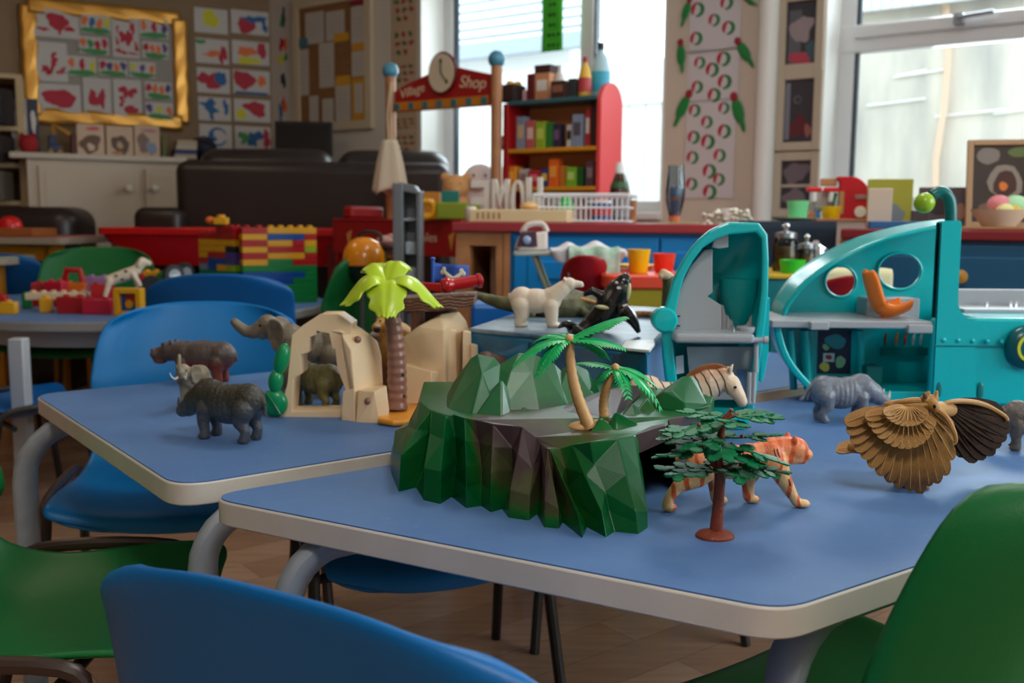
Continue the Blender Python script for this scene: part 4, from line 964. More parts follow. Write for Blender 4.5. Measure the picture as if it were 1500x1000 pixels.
# big cat looking out from behind the palm
def lion():
    Y = 1.66; P0 = PY(575, 505, Y); t = thing('toy_big_cat', 'yellow and orange roaring big cat peering out behind the brown palm trunk', 'toy big cat', (P0.x, P0.y, TT), 0, 'plastic toy animals')
    q = lambda x, y, dy=0: PY(x, y, Y + dy) - Vector((P0.x, P0.y, TT)); k = wpx(Y)
    m = zmix(M('big_cat_paint', (206, 150, 70), .45, bump=.4, bscale=300), (150, 84, 48), (212, 158, 78), .05, .09, .3, 90)
    z0 = Vector((0, 0, 0))
    def gz(x, dy, z): p = q(x, 500, dy); return Vector((p.x, p.y, z))
    pr = [('e', q(566, 474), (16 * k, 14 * k, 17 * k)), ('l', [(q(560, 476, -.01), 10 * k), (q(552, 480, -.02), 8 * k)]), ('e', q(556, 492, -.015), (7 * k, 7 * k, 5 * k)), ('l', [(q(570, 480), 15 * k), (q(585, 490, .02), 19 * k), (q(610, 515, .05), 24 * k), (q(650, 525, .12), 24 * k), (q(680, 530, .16), 20 * k)]),
          ('e', q(562, 459, -.005), (4 * k, 3 * k, 5 * k)), ('e', q(581, 460, .01), (5 * k, 3 * k, 5 * k))]
    for (x, dy) in ((568, -.015), (600, .045), (664, .10), (684, .16)):
        pr.append(('l', [(q(x, 505, dy), 13 * k), (gz(x - 3, dy, .035), 9 * k), (gz(x - 3, dy, .012), 8 * k)])); pr.append(('e', gz(x - 8, dy, .006), (12 * k, 9 * k, 6 * k)))
    organic('body', pr, m, t, .0016, 4)
    MB().ell(q(552, 483, -.028), (5 * k, 4 * k, 5 * k)).obj('open_mouth', M('mouth_dark', (70, 22, 34), .4), t)
    b = MB(); b.ell(q(549, 489, -.026), (7 * k, 6 * k, 4 * k)).ell(q(553, 478, -.028), (5 * k, 4 * k, 3 * k)).obj('muzzle', M('muzzle_white', (226, 214, 198), .5), t)
    MB().ell(q(557, 470, -.024), (1.6 * k, 1.2 * k, 1.6 * k)).obj('eye', m_eye, t)
lion()
# zebra behind the hill
def zebra():
    Y = 1.30; k = wpx(Y); P0 = PY(1000, 600, Y); t = thing('toy_zebra', 'cream striped zebra with brown mane standing behind the hill with its head down', 'toy zebra', (P0.x, P0.y, TT), 0, 'plastic toy animals')
    O = Vector((P0.x, P0.y, TT)); q = lambda x, y, dy=0: PY(x, y, Y + dy) - O
    def gz(x, dy, z): p = q(x, 600, dy); return Vector((p.x, p.y, z))
    m = bpy.data.materials.new('zebra_paint'); m.use_nodes = True; nt = m.node_tree; b = nt.nodes['Principled BSDF']; b.inputs['Roughness'].default_value = .45
    tc = nt.nodes.new('ShaderNodeTexCoord'); w = nt.nodes.new('ShaderNodeTexWave'); w.bands_direction = 'X'; w.inputs['Scale'].default_value = 30; w.inputs['Distortion'].default_value = 3.0; w.inputs['Detail'].default_value = 1; w.inputs['Detail Scale'].default_value = 1.2
    mp = nt.nodes.new('ShaderNodeMapping'); mp.inputs['Rotation'].default_value = (0, R(22), 0); nt.links.new(tc.outputs['Object'], mp.inputs['Vector']); nt.links.new(mp.outputs[0], w.inputs['Vector'])
    sp = nt.nodes.new('ShaderNodeSeparateXYZ'); nt.links.new(tc.outputs['Object'], sp.inputs[0])
    mr = nt.nodes.new('ShaderNodeMapRange'); mr.inputs['From Min'].default_value = .088; mr.inputs['From Max'].default_value = .118; nt.links.new(sp.outputs['Z'], mr.inputs['Value'])
    xr = nt.nodes.new('ShaderNodeMapRange'); xr.inputs['From Min'].default_value = .058; xr.inputs['From Max'].default_value = .05; nt.links.new(sp.outputs['X'], xr.inputs['Value'])
    x2 = nt.nodes.new('ShaderNodeMapRange'); x2.inputs['From Min'].default_value = -.01; x2.inputs['From Max'].default_value = .01; nt.links.new(sp.outputs['X'], x2.inputs['Value'])
    mm = nt.nodes.new('ShaderNodeMath'); mm.operation = 'MULTIPLY'; nt.links.new(mr.outputs[0], mm.inputs[0]); nt.links.new(xr.outputs[0], mm.inputs[1])
    m3 = nt.nodes.new('ShaderNodeMath'); m3.operation = 'MULTIPLY'; nt.links.new(mm.outputs[0], m3.inputs[0]); nt.links.new(x2.outputs[0], m3.inputs[1])
    c1 = nt.nodes.new('ShaderNodeMix'); c1.data_type = 'RGBA'; c1.inputs[6].default_value = lin((222, 198, 172)); c1.inputs[7].default_value = lin((176, 104, 48)); nt.links.new(m3.outputs[0], c1.inputs[0])
    rp = nt.nodes.new('ShaderNodeValToRGB'); rp.color_ramp.elements[0].position = .88; rp.color_ramp.elements[0].color = (0, 0, 0, 1); rp.color_ramp.elements[1].position = .95; nt.links.new(w.outputs['Fac'], rp.inputs[0])
    fx = nt.nodes.new('ShaderNodeMath'); fx.operation = 'MULTIPLY'; nt.links.new(rp.outputs['Color'], fx.inputs[0]); nt.links.new(xr.outputs[0], fx.inputs[1])
    c2 = nt.nodes.new('ShaderNodeMix'); c2.data_type = 'RGBA'; c2.inputs[7].default_value = lin((62, 36, 24)); nt.links.new(c1.outputs[2], c2.inputs[6]); nt.links.new(fx.outputs[0], c2.inputs[0]); nt.links.new(c2.outputs[2], b.inputs['Base Color'])
    pr = [('e', q(946, 580, .01), (34 * k, 26 * k, 32 * k)), ('e', q(978, 590, .006), (46 * k, 28 * k, 32 * k)), ('e', q(1014, 586), (30 * k, 24 * k, 30 * k)),
          ('l', [(q(1016, 577), 28 * k), (q(1040, 562, -.005), 23 * k), (q(1060, 553, -.01), 16 * k)]), ('l', [(q(1058, 553, -.01), 14 * k), (q(1072, 565, -.015), 14 * k), (q(1083, 580, -.02), 9.5 * k), (q(1087, 588, -.02), 8 * k)]), ('e', q(1073, 562, -.015), (11 * k, 10 * k, 13 * k)), ('e', q(1086, 588, -.02), (7.5 * k, 8 * k, 6.5 * k)),
          ('l', [(q(1068, 545, -.02), 4 * k), (q(1070, 540, -.022), 3.5 * k), (q(1074, 533, -.022), 1 * k)]), ('l', [(q(1062, 547, .0), 4 * k), (q(1066, 538, .003), 2 * k)])]
    for x, dy in ((925, .0), (935, .025), (1008, -.02), (1022, .02)):
        pr.append(('l', [(q(x, 600, dy), 13 * k), (gz(x + 2, dy, .045), 6.5 * k), (gz(x, dy, .012), 5 * k)])); pr.append(('e', gz(x + 2, dy, .006), (8 * k, 7 * k, 6 * k)))
    pr.append(('l', [(q(912, 575, .01), 4 * k), (q(906, 600, .01), 4 * k), (q(907, 625, .01), 5 * k)]))
    organic('body', pr, m, t, .0011, 3)
    mane = MB(); A = smoothpath([q(1008, 553), q(1022, 543, -.003), (q(1036, 538, -.005)), q(1050, 537, -.008), q(1062, 541, -.012), q(1068, 546, -.015)], 5)
    mane.tube(A, 4.2 * k, 8, flat=(5 * k, 2.2 * k)); mane.obj('mane', M('mane_brown', (150, 88, 44), .6, bump=.5, bscale=500), t)
    MB().ell(q(1077, 567, -.0305), (2.6 * k, 1.6 * k, 2.2 * k)).obj('eye', m_eye, t)
zebra()
# owl with spread wings
def owl():
    c = G(1330, 715, TT); t = thing('toy_owl', 'brown eagle owl toy with spread feathered wings on the front table', 'toy owl', (c.x, c.y, TT), 0, 'plastic toy animals')
    O = Vector((c.x, c.y, TT)); Yc = c.y
    q = lambda x, y, dy=0: PY(x, y, Yc + dy) - O; k = wpx(Yc)
    def fmat(nm, a, b_):
        m = M(nm, a, .5, bump=.4, bscale=700); zmix(m, b_, a, .012, .035, .5, 150); return m
    mg = fmat('feather_gold', (168, 118, 54), (92, 60, 32)); mt = M('feather_tan', (176, 126, 60), .5, bump=.4, bscale=700); md = M('feather_dark', (46, 27, 14), .75, bump=.5, bscale=600, var=.3, vscale=90, spec=.15); mshaft = M('feather_shaft', (196, 150, 90), .5)
    def feather(mb, root, tip, w, n, th=.0012, curl=.004, mi=(0, 1)):
        r, e = Vector(root), Vector(tip); ax = (e - r); ln = ax.length; ax.normalize(); sd = ax.cross(Vector(n)).normalized(); up = sd.cross(ax).normalized()
        L = []; prof = [(0, .35), (.15, .7), (.4, .95), (.65, 1), (.82, .95), (.93, .7), (.985, .35), (1, 0)]
        def pt(f, v): return r + ax * ln * f + sd * w * v + up * (curl * sin(pi * f) - .0012 * abs(v))
        a = [pt(f, v) for f, v in prof]; z = [pt(f, -v) for f, v in prof[:-1]][::-1]; poly = a + z; m_ = len(poly)
        mb.m(mi[0])._add([p + up * th for p in poly] + [p - up * th * .4 for p in poly], [tuple(range(m_)), tuple(range(m_, 2 * m_))[::-1]] + [(i, (i + 1) % m_, m_ + (i + 1) % m_, m_ + i) for i in range(m_)])
        mb.m(mi[1]).tube([pt(.03, 0) + up * th * 1.1, pt(.5, 0) + up * th * 1.1, pt(.95, 0) + up * th], [.0007, .0006, .0003], 5); mb.m(0)
    # near wing : a fan facing us ; plane leans back
    nrm = Vector((-.25, -1, .35)).normalized()
    def fan(parent, nm, pts, mats, mi=(0, 1), w=.008, curl=.004):
        b = MB()
        for r, e, ww in pts: feather(b, r, e, ww, nrm, curl=curl, mi=mi)
        b.obj(nm, mats, parent, smooth=40)
    prim_tip = [(1237, 620), (1241, 634), (1247, 648), (1254, 661), (1264, 672), (1275, 685), (1288, 697), (1302, 707), (1316, 715), (1333, 719), (1348, 724), (1361, 712), (1374, 708), (1387, 696), (1396, 673), (1400, 650), (1395, 630)]
    prim_root = [(1290, 598), (1292, 602), (1295, 606), (1298, 610), (1303, 614), (1308, 617), (1314, 620), (1320, 622), (1327, 623), (1334, 622), (1340, 620), (1346, 618), (1350, 615), (1354, 612), (1357, 608), (1360, 604), (1360, 598)]
    ly = lambda y: -.045 + (y - 590) / 130 * .055 * -1 + .03
    wing = fan
    rows = []
    for i, (tp, rt_) in enumerate(zip(prim_tip, prim_root)):
        rows.append((q(rt_[0], rt_[1], -.02), q(tp[0], tp[1], -.028 + .012 * (i / 16)), .0088 if 3 < i < 14 else .0082))
    fan(t, 'primary_feathers', rows, [mg, mshaft])
    rows = []
    for i in range(13):
        f = i / 12; ang = R(168 - 140 * f); cx, cy = 1327, 600
        rows.append((q(cx + 14 * cos(ang), cy + 6 * sin(ang), -.026), q(cx + (62 - 14 * f) * cos(ang), cy + (54 + 4 * sin(pi * f)) * sin(ang) , -.037), .0068))
    fan(t, 'covert_feathers', rows, [mt, mshaft], w=.007)
    rows = []
    for i in range(11):
        f = i / 10; ang = R(165 - 140 * f); cx, cy = 1330, 598
        rows.append((q(cx + 6 * cos(ang), cy - 2, -.032), q(cx + (38 - 6 * f) * cos(ang), cy + 27 * sin(ang), -.044), .0056))
    fan(t, 'small_covert_feathers', rows, [mt, mshaft])
    MB().tube(smoothpath([q(1298, 594, -.02), q(1320, 588, -.028), q(1345, 586, -.026), q(1362, 594, -.02), q(1385, 610, -.024), q(1398, 634, -.03), q(1400, 648, -.03)], 5), [.0018 + .0018 * sin(pi * i / 30) for i in range(31)], 8).obj('wing_edge', mt, t)
    organic('shoulder', [('e', q(1330, 592, -.022), (36 * k, 10 * k, 8 * k)), ('e', q(1312, 597, -.02), (22 * k, 9 * k, 7 * k)), ('e', q(1350, 596, -.018), (20 * k, 10 * k, 10 * k))], mt, t, .0014, 4)
    # far wing, dark underside
    nrm = Vector((.2, -1, .3)).normalized(); ft = []
    tips = [(1402, 655), (1415, 668), (1430, 676), (1443, 671), (1457, 664), (1466, 652), (1474, 642), (1479, 630), (1476, 615), (1470, 605)]
    b = MB()
    for i, tp in enumerate(tips): feather(b, q(1376 + i * 2.5, 600 - i * 1.0, .03), q(tp[0], tp[1], .035 + .004 * i), .0125, nrm, curl=.002)
    b.obj('far_wing_feathers', [md, md], t, smooth=40)
    MB().tube(smoothpath([q(1375, 594, .01), q(1395, 588, .015), (q(1420, 588, .03)), q(1445, 594, .05), q(1470, 608, .06), q(1476, 616, .06)], 5), [.0022 + .001 * sin(pi * i / 25) for i in range(26)], 8).obj('far_wing_edge', mt, t)
    # body behind the wing, tail, head
    organic('body', [('l', [(q(1362, 612, -.002), .017), (q(1330, 640, .01), .021), (q(1290, 652, .02), .015)]), ('l', [(q(1362, 602, -.005), .011), (q(1378, 600, .014), .010), (q(1392, 600, .03), .008)]), ('l', [(q(1290, 652, .02), .012), (q(1250, 655, .025), .007)]), ('l', [(q(1325, 660, .01), .009), (Vector((q(1325, 690).x, .012, .006)), .007)]), ('l', [(q(1345, 650, .01), .009), (Vector((q(1345, 690).x, .004, .006)), .007)]), ('e', Vector((q(1325, 690).x + .004, .01, .003)), (.012, .008, .004)), ('e', Vector((q(1345, 690).x + .004, .002, .003)), (.012, .008, .004))], mt, t, .0015, 4)
    b = MB(); feather(b, q(1285, 655, .02), q(1224, 660, .03), .008, Vector((0, -.6, 1)))
    feather(b, q(1285, 652, .03), q(1226, 655, .045), .008, Vector((0, -.6, 1))); b.obj('tail_feathers', [mt, mshaft], t, smooth=40)
    head = [('e', q(1362, 590, -.02), (12 * k, 11 * k, 13 * k)), ('e', q(1369, 596, -.028), (7 * k, 7 * k, 9 * k)), ('l', [(q(1353, 584, -.026), 5.5 * k), (q(1360, 575, -.027), 3 * k)]), ('l', [(q(1370, 583, -.022), 5 * k), (q(1372, 574, -.022), 2.6 * k)])]
    organic('head', head, mt, t, .0011, 3)
    MB().ell(q(1355, 580, -.0325), (3.2 * k, 1.2 * k, 5 * k), (0, R(-25), 0)).obj('ear_hollow', M('ear_inner', (96, 58, 28), .6), t)
    MB().ell(q(1369, 595, -.0355), (2.4 * k, 1.6 * k, 3.0 * k)).obj('eye', m_eye, t)
owl()
# olive crocodile lying behind the bear
def croc():
    Y = 1.80; k = wpx(Y); P0 = PY(800, 450, Y); O = Vector((P0.x, P0.y, ICEZ)); t = thing('toy_crocodile', 'olive green toy crocodile lying behind the polar bear', 'toy crocodile', O, 0, 'plastic toy animals')
    q = lambda x, y, dy=0: PY(x, y, Y + dy) - O
    m = M('croc_olive', (98, 96, 56), .45, bump=.7, bscale=160, rgb2=(64, 62, 38), vscale=40)
    pr = [('l', [(q(700, 432, .02), 5 * k), (q(715, 438, .02), 8 * k), (q(735, 444, .01), 10 * k), (q(770, 448), 15 * k), (q(800, 446), 20 * k), (q(835, 443), 21 * k), (q(862, 447), 17 * k), (q(885, 452), 13 * k), (q(905, 454), 9 * k)]), ('e', q(820, 447, .0), (45 * k, 34 * k, 22 * k))]
    for x, dy in ((770, -.025), (772, .03), (852, -.03), (855, .035)):
        p = q(x, 460, dy); pr += [('l', [(q(x, 452, dy * .7), 9 * k), (Vector((p.x + .004, p.y, .012)), 6 * k), (Vector((p.x + .012, p.y, .006)), 6 * k)])]
    organic('body', pr, m, t, .0018, 3)
    MB().tube(smoothpath([q(850, 437, -.02), q(870, 442, -.022), q(890, 447, -.02)], 4), .003, 6).obj('jaw_line', M('croc_jaw', (186, 130, 74), .5), t)
    b = MB()
    for i in range(12): b.cyl(q(775 + i * 8, 430 + abs(i - 6) * .8, 0), q(777 + i * 8, 424 + abs(i - 6) * .9, 0), 3 * k, .4 * k, 6)
    b.obj('back_ridge', m, t)
croc()
# ================================================================== PLAYSETS
def plate(name, loops, depth, mat, parent=None, bevel=0, conv=None):
    """flat plate with holes: loops of (x, z); lies in the XZ plane, thickness along +y from y0"""
    cu = bpy.data.curves.new('c', 'CURVE'); cu.dimensions = '2D'; cu.fill_mode = 'BOTH'; cu.extrude = depth / 2
    for lp in loops:
        sp = cu.splines.new('POLY'); sp.points.add(len(lp) - 1); sp.use_cyclic_u = True
        for i, p in enumerate(lp): sp.points[i].co = (p[0], p[1], 0, 1)
    o = bpy.data.objects.new('c', cu); COL.objects.link(o); dg = bpy.context.evaluated_depsgraph_get()
    me = bpy.data.meshes.new_from_object(o.evaluated_get(dg)); bpy.data.objects.remove(o)
    me.transform(Matrix(((1, 0, 0, 0), (0, 0, -1, 0), (0, 1, 0, 0), (0, 0, 0, 1))))
    me.name = name; me.materials.clear(); me.materials.append(mat)
    bm = bmesh.new(); bm.from_mesh(me); bmesh.ops.remove_doubles(bm, verts=bm.verts, dist=1e-6); bmesh.ops.recalc_face_normals(bm, faces=bm.faces); bm.to_mesh(me); bm.free()
    q = bpy.data.objects.new(name, me); COL.objects.link(q)
    if parent: q.parent = parent
    if bevel:
        md = q.modifiers.new('b', 'BEVEL'); md.width = bevel; md.segments = 2; md.limit_method = 'ANGLE'; md.angle_limit = R(40)
    return q
def pxpts(pts, Y, O): return [PY(x, y, Y) - O for x, y in pts]
def pxplate(name, loops, Y, depth, mat, parent, O, bevel=0):
    """plate whose outline is read off at depth Y; extends away from us by depth"""
    L_ = [[(p.x, p.z) for p in pxpts(lp, Y, O)] for lp in loops]
    o = plate(name, L_, depth, mat, parent, bevel); o.location.y = Y - O.y + depth / 2; return o
def cir(cx, cy, rx, ry=None, n=28): return [(cx + rx * cos(2 * pi * i / n), cy + (ry or rx) * sin(2 * pi * i / n)) for i in range(n)]
# ---------------- sand-coloured rock arch with palm
def arch_set():
    c = G(500, 612, TT); O = Vector((c.x, c.y, TT))
    t = thing('rock_arch_playset', 'sand-coloured plastic rock arch and lookout with a lime palm, red cannon and blue bone flag', 'toy playset', O)
    ms = M('sand_plastic', (234, 204, 164), .38, spec=.45); mb_ = M('brown_plastic', (142, 100, 84), .3); mo = M('orange_plastic', (226, 148, 44), .3); mlg = M('leaf_emerald', (0, 138, 84), .28); mr = M('cannon_red', (176, 14, 24), .2, coat=.4)
    q = lambda x, y, Y: PY(x, y, Y) - O
    outer = [(409, 612), (421, 560), (428, 490), (444, 476), (470, 460), (496, 460), (516, 474), (512, 500), (519, 560), (521, 617), (503, 617)]
    inner = [(502, 602), (506, 570), (499, 552), (494, 538), (491, 511), (487, 510), (482, 488), (470, 486), (463, 484), (463, 490), (453, 494), (452, 516), (440, 519), (441, 548), (430, 553), (427, 603)]
    pxplate('arch_wall', [outer, inner], 1.47, .05, ms, t, O, bevel=.0018)
    H = lambda nm, pts, mat=ms, bv=.002: MB().hull([q(*p) for p in pts]).obj(nm, mat, t, smooth=0, bevel=bv)
    H('arch_roof', [(440, 480, 1.485), (470, 459, 1.49), (497, 459, 1.49), (541, 489, 1.49), (500, 488, 1.465), (465, 480, 1.475), (444, 476, 1.53), (470, 464, 1.55), (497, 464, 1.55), (541, 493, 1.54)])
    H('arch_side_rock', [(500, 489, 1.463), (514, 512, 1.455), (519, 574, 1.45), (521, 610, 1.46), (541, 489, 1.485), (553, 499, 1.50), (559, 522, 1.50), (561, 560, 1.49), (561, 606, 1.5), (520, 610, 1.53), (552, 505, 1.54), (510, 480, 1.53)])
    H('arch_foot', [(502, 572, 1.455), (520, 567, 1.448), (521, 600, 1.445), (500, 606, 1.45), (500, 617, 1.45), (521, 621, 1.44), (522, 590, 1.49), (503, 600, 1.49)])
    H('front_boulder', [(520, 628, 1.435), (527, 606, 1.44), (525, 572, 1.45), (548, 574, 1.435), (566, 565, 1.445), (570, 600, 1.44), (569, 612, 1.44), (556, 622, 1.43), (540, 630, 1.43), (530, 566, 1.48), (566, 564, 1.49), (570, 610, 1.49), (524, 615, 1.49)])
    for (x, y, Y) in ((524, 497, 1.468), (539, 587, 1.437)): MB().ell(q(x, y, Y), (.0055, .0055, .0055)).obj('brown_ball', mb_, t)
    # side plant
    for (x, y, rx, ry, rot) in ((413, 526, 11, 25, 14), (404, 558, 11, 18, 8), (402, 590, 20, 21, 0)):
        k = wpx(1.46); b = MB(); b.ell(q(x, y, 1.465), (rx * k, .011, ry * k), (0, R(rot), 0), 24, 16); o = b.obj('plant_leaf', mlg, t)
    b = MB(); b.tube([q(390, 577, 1.452), q(400, 590, 1.449), q(410, 606, 1.452)], .0018, 6); b.obj('leaf_rib', M('leaf_emerald_dark', (0, 104, 62), .3), t)
    # sandy foot
    poly = [G(x, y, TT) - O for x, y in ((553, 622), (557, 606), (572, 597), (612, 592), (655, 594), (660, 622), (610, 624), (575, 626))]
    MB().prism(rpoly([(p.x, p.y) for p in poly], .008), 0.0006, .010).obj('sand_foot', mo, t, bevel=.004, seg=3)
    # palm
    A, T = q(581, 597, 1.475), q(573, 452, 1.475); pts = []; rs = []
    for i in range(85):
        f = i / 84; p = A.lerp(T, f); p.x += .004 * sin(pi * f) ; pts.append(p)
        w = (i % 7) / 6; big = .0160 * (1 - f) + .0124 * f; rs.append(big * (.93 + .09 * sin(pi * min(1, w * 1.1)) ) if f > .03 else big * 1.08)
    MB().tube(pts, rs, 24).obj('palm_trunk', mb_, t, smooth=60)
    for x, y in ((590, 549), (592, 580)): MB().cyl(q(x, y, 1.463), q(x, y, 1.470), .0022, n=10).obj('peg_hole', m_dark, t)
    mlime = M('palm_lime', (178, 206, 40), .28, coat=.2)
    C = q(568, 414, 1.475)
    def leaf(tip, arch, wid, lobes=0.14, twist=0.0, back=0.0):
        d = tip - C; L_ = d.length; n_ = 22; sd = d.cross(Vector((0, 0, 1)));
        sd = sd.normalized() if sd.length > .01 else Vector((1, 0, 0))
        if abs(d.x) < .012: sd = Vector((1, 0, 0))
        def fn(u, v):
            x = (u - .5) * 2; f = v
            p = C + d * f + Vector((0, 0, arch * sin(pi * min(1, f * 1.05)) ** 1.0 * (1 - .2 * f)))
            w = wid * (sin(pi * min(.98, .12 + f * .80)) ** .7)
            if f > .6: w *= 1 + lobes * sin(f * 26)
            end = (1 - abs(x)) * .14 * L_ * max(0, (f - .7) / .3)
            p = p + sd * x * w + Vector((0, 0, -abs(x) ** 1.6 * w * .5 + .12 * w * math.exp(-(x * 5) ** 2) * -1)) + d.normalized() * (end + .01 * max(0, f - .8) * sin(x * 14))
            return p
        MB().grid(fn, 19, n_).obj('palm_leaf', mlime, t, solid=.0032, sol_off=0, sub=1, smooth=180)
    C = q(567, 414, 1.47); leaf(q(566, 459, 1.42), .024, .030)
    C = q(564, 413, 1.475); leaf(q(506, 442, 1.45), .026, .030)
    C = q(570, 413, 1.475); leaf(q(640, 445, 1.46), .026, .028)
    C = q(566, 412, 1.48); leaf(q(544, 394, 1.54), .022, .026); C = q(568, 412, 1.48); leaf(q(587, 392, 1.53), .024, .026)
    # lookout rock
    H('lookout_rock', [(594, 592, 1.57), (590, 494, 1.56), (612, 478, 1.56), (646, 460, 1.57), (650, 484, 1.55), (654, 592, 1.55), (672, 456, 1.60), (683, 470, 1.62), (692, 505, 1.64), (690, 580, 1.64), (596, 590, 1.64), (592, 500, 1.62), (648, 462, 1.65), (676, 462, 1.68)])
    H('lookout_step', [(594, 592, 1.53), (593, 533, 1.545), (632, 544, 1.525), (632, 592, 1.52), (642, 545, 1.54), (642, 592, 1.54), (596, 530, 1.58), (640, 540, 1.58), (598, 592, 1.58)])
    for x0, x1, y0 in ((655, 668, 482), (678, 690, 484), (690, 700, 503)):
        H('lookout_rib', [(x0, y0, 1.565), (x1, y0 + 2, 1.575), (x0 - 1, 585, 1.555), (x1 + 2, 585, 1.57), (x0, y0, 1.62), (x1, y0, 1.62), (x0, 585, 1.62), (x1, 585, 1.62)], bv=.0015)
    mwood = band_bump(M('brown_planks', (118, 82, 64), .4), 60, .8, 'Z', 8, .003)
    D0 = [q(588, 436, 1.55), q(696, 430, 1.55)]
    H('lookout_deck', [(588, 437, 1.56), (696, 429, 1.56), (588, 457, 1.56), (694, 448, 1.56), (592, 432, 1.66), (700, 426, 1.66), (592, 450, 1.66), (698, 442, 1.66), (640, 456, 1.55), (640, 434, 1.55)], mwood)
    MB().cyl(q(612, 487, 1.60), q(612, 450, 1.60), .0115, n=24).obj('lookout_post', mb_, t)
    a, b2 = q(645, 419, 1.565), q(707, 410, 1.585); ax = (b2 - a)
    b = MB(); b.tube([a, a + ax * .04, a + ax * .1, a + ax * .12, a + ax * .22, a + ax * .25, a + ax * .3, a + ax * .85, a + ax * .87, a + ax * .95, b2], [.006, .0105, .0122, .0125, .0125, .0105, .0098, .0098, .0118, .0118, .006], 24)
    b.obj('cannon', mr, t, smooth=50)
    MB().hull([q(x, y, Y) for x, y, Y in ((612, 413, 1.57), (612, 421, 1.57), (648, 415, 1.56), (648, 430, 1.56), (612, 413, 1.60), (612, 421, 1.6), (650, 414, 1.6), (650, 428, 1.6))]).obj('cannon_slide', mr, t, smooth=0, bevel=.003)
    fr = MB().cyl(q(634, 425, 1.62), q(634, 379, 1.62), .0032, n=12).ell(q(634, 379, 1.62), (.0045, .0045, .003)).obj('flag_pole', M('flag_blue', (38, 84, 176), .4), t)
    k = wpx(1.62)
    def ff(u, v): p = q(634 + 52 * u, 385 + 27 * v + 3.5 * u, 1.62); return p + Vector((0, .004 * sin(u * 7), 0))
    MB().grid(ff, 24, 6).obj('flag', M('flag_blue', (38, 84, 176), .4), t, solid=.002, smooth=180)
    mbone = M('bone_cream', (220, 212, 180), .5)
    bone = MB(); F = lambda u, v: ff(u, v) + Vector((0, -.0022, 0))
    bone.tube([F(.32, .42), F(.48, .72), F(.62, .78), F(.82, .42)], [.0025, .0045, .0045, .0025], 8)
    for u, v in ((.28, .46), (.33, .3), (.86, .46), (.8, .32)): bone.ell(F(u, v), (.0042, .0012, .0042), None, 12, 8)
    bone.obj('bone_emblem', mbone, t)
arch_set()
# ---------------- blue ice block
def ice():
    O = G(800, 500, ICEZ); O.z = TT; t = thing('ice_block', 'translucent-looking blue plastic ice block with white top under the polar bear and orca', 'toy ice block', O)
    m = M('ice_blue', (10, 92, 136), .18, spec=.7, rgb2=(26, 128, 172), vscale=14); mt = M('ice_top', (46, 86, 116), .35, rgb2=(150, 170, 184), vscale=9, bump=.15, bscale=30); md = M('ice_dark', (8, 60, 84), .25)
    fr = [(686, 480), (779, 489), (800, 492), (905, 506), (948, 511), (974, 482)]; bk = [(1004, 452), (905, 447), (800, 452), (742, 462)]
    P = [G(x, y, ICEZ) - O for x, y in fr + bk]; pol = [(p.x, p.y) for p in P]
    h = ICEZ - TT
    # tapered body in facets
    c = Vector((sum(p[0] for p in pol) / len(pol), sum(p[1] for p in pol) / len(pol)))
    foot = [((p[0] - c.x) * 1.05 + c.x, (p[1] - c.y) * .98 + c.y) for p in pol]
    b = MB(); n = len(pol); mid = [((p[0] * .55 + f[0] * .45) * (1 + .02 * (-1) ** i), (p[1] * .55 + f[1] * .45) + .008 * (-1) ** i) for i, (p, f) in enumerate(zip(pol, foot))]
    vs = [(p[0], p[1], 0.001) for p in foot] + [(p[0], p[1], h * .5) for p in mid] + [(p[0], p[1], h - .008) for p in pol]
    fs = [tuple(range(n))[::-1]] + [tuple(range(2 * n, 3 * n))] + [(k * n + i, k * n + (i + 1) % n, (k + 1) * n + (i + 1) % n, (k + 1) * n + i) for k in range(2) for i in range(n)]
    b._add(vs, fs).obj('ice_wall', m, t, smooth=0, bevel=.003)
    MB().prism(pol, h - .008, h).obj('ice_top', mt, t, smooth=0, bevel=.003)
    for x, y in ((779, 489), (905, 506)):
        p = G(x, y, ICEZ) - O; MB().hull([(p.x - .006, p.y - .006, h - .012), (p.x + .006, p.y - .006, h - .012), (p.x - .005, p.y - .012, .05), (p.x + .005, p.y - .012, .05), (p.x - .006, p.y + .01, h - .02), (p.x + .006, p.y + .01, h - .02), (p.x, p.y + .01, .05)]).obj('ice_seam', md, t, smooth=0)
    lg = [G(x, y, ICEZ) - O for x, y in ((908, 510), (915, 500), (956, 498), (958, 504), (950, 514))]
    MB().prism([(p.x, p.y - .012) for p in lg], h - .001, h + .003).obj('ice_ledge', M('ice_white', (214, 222, 224), .4), t, smooth=0, bevel=.001)
ice()
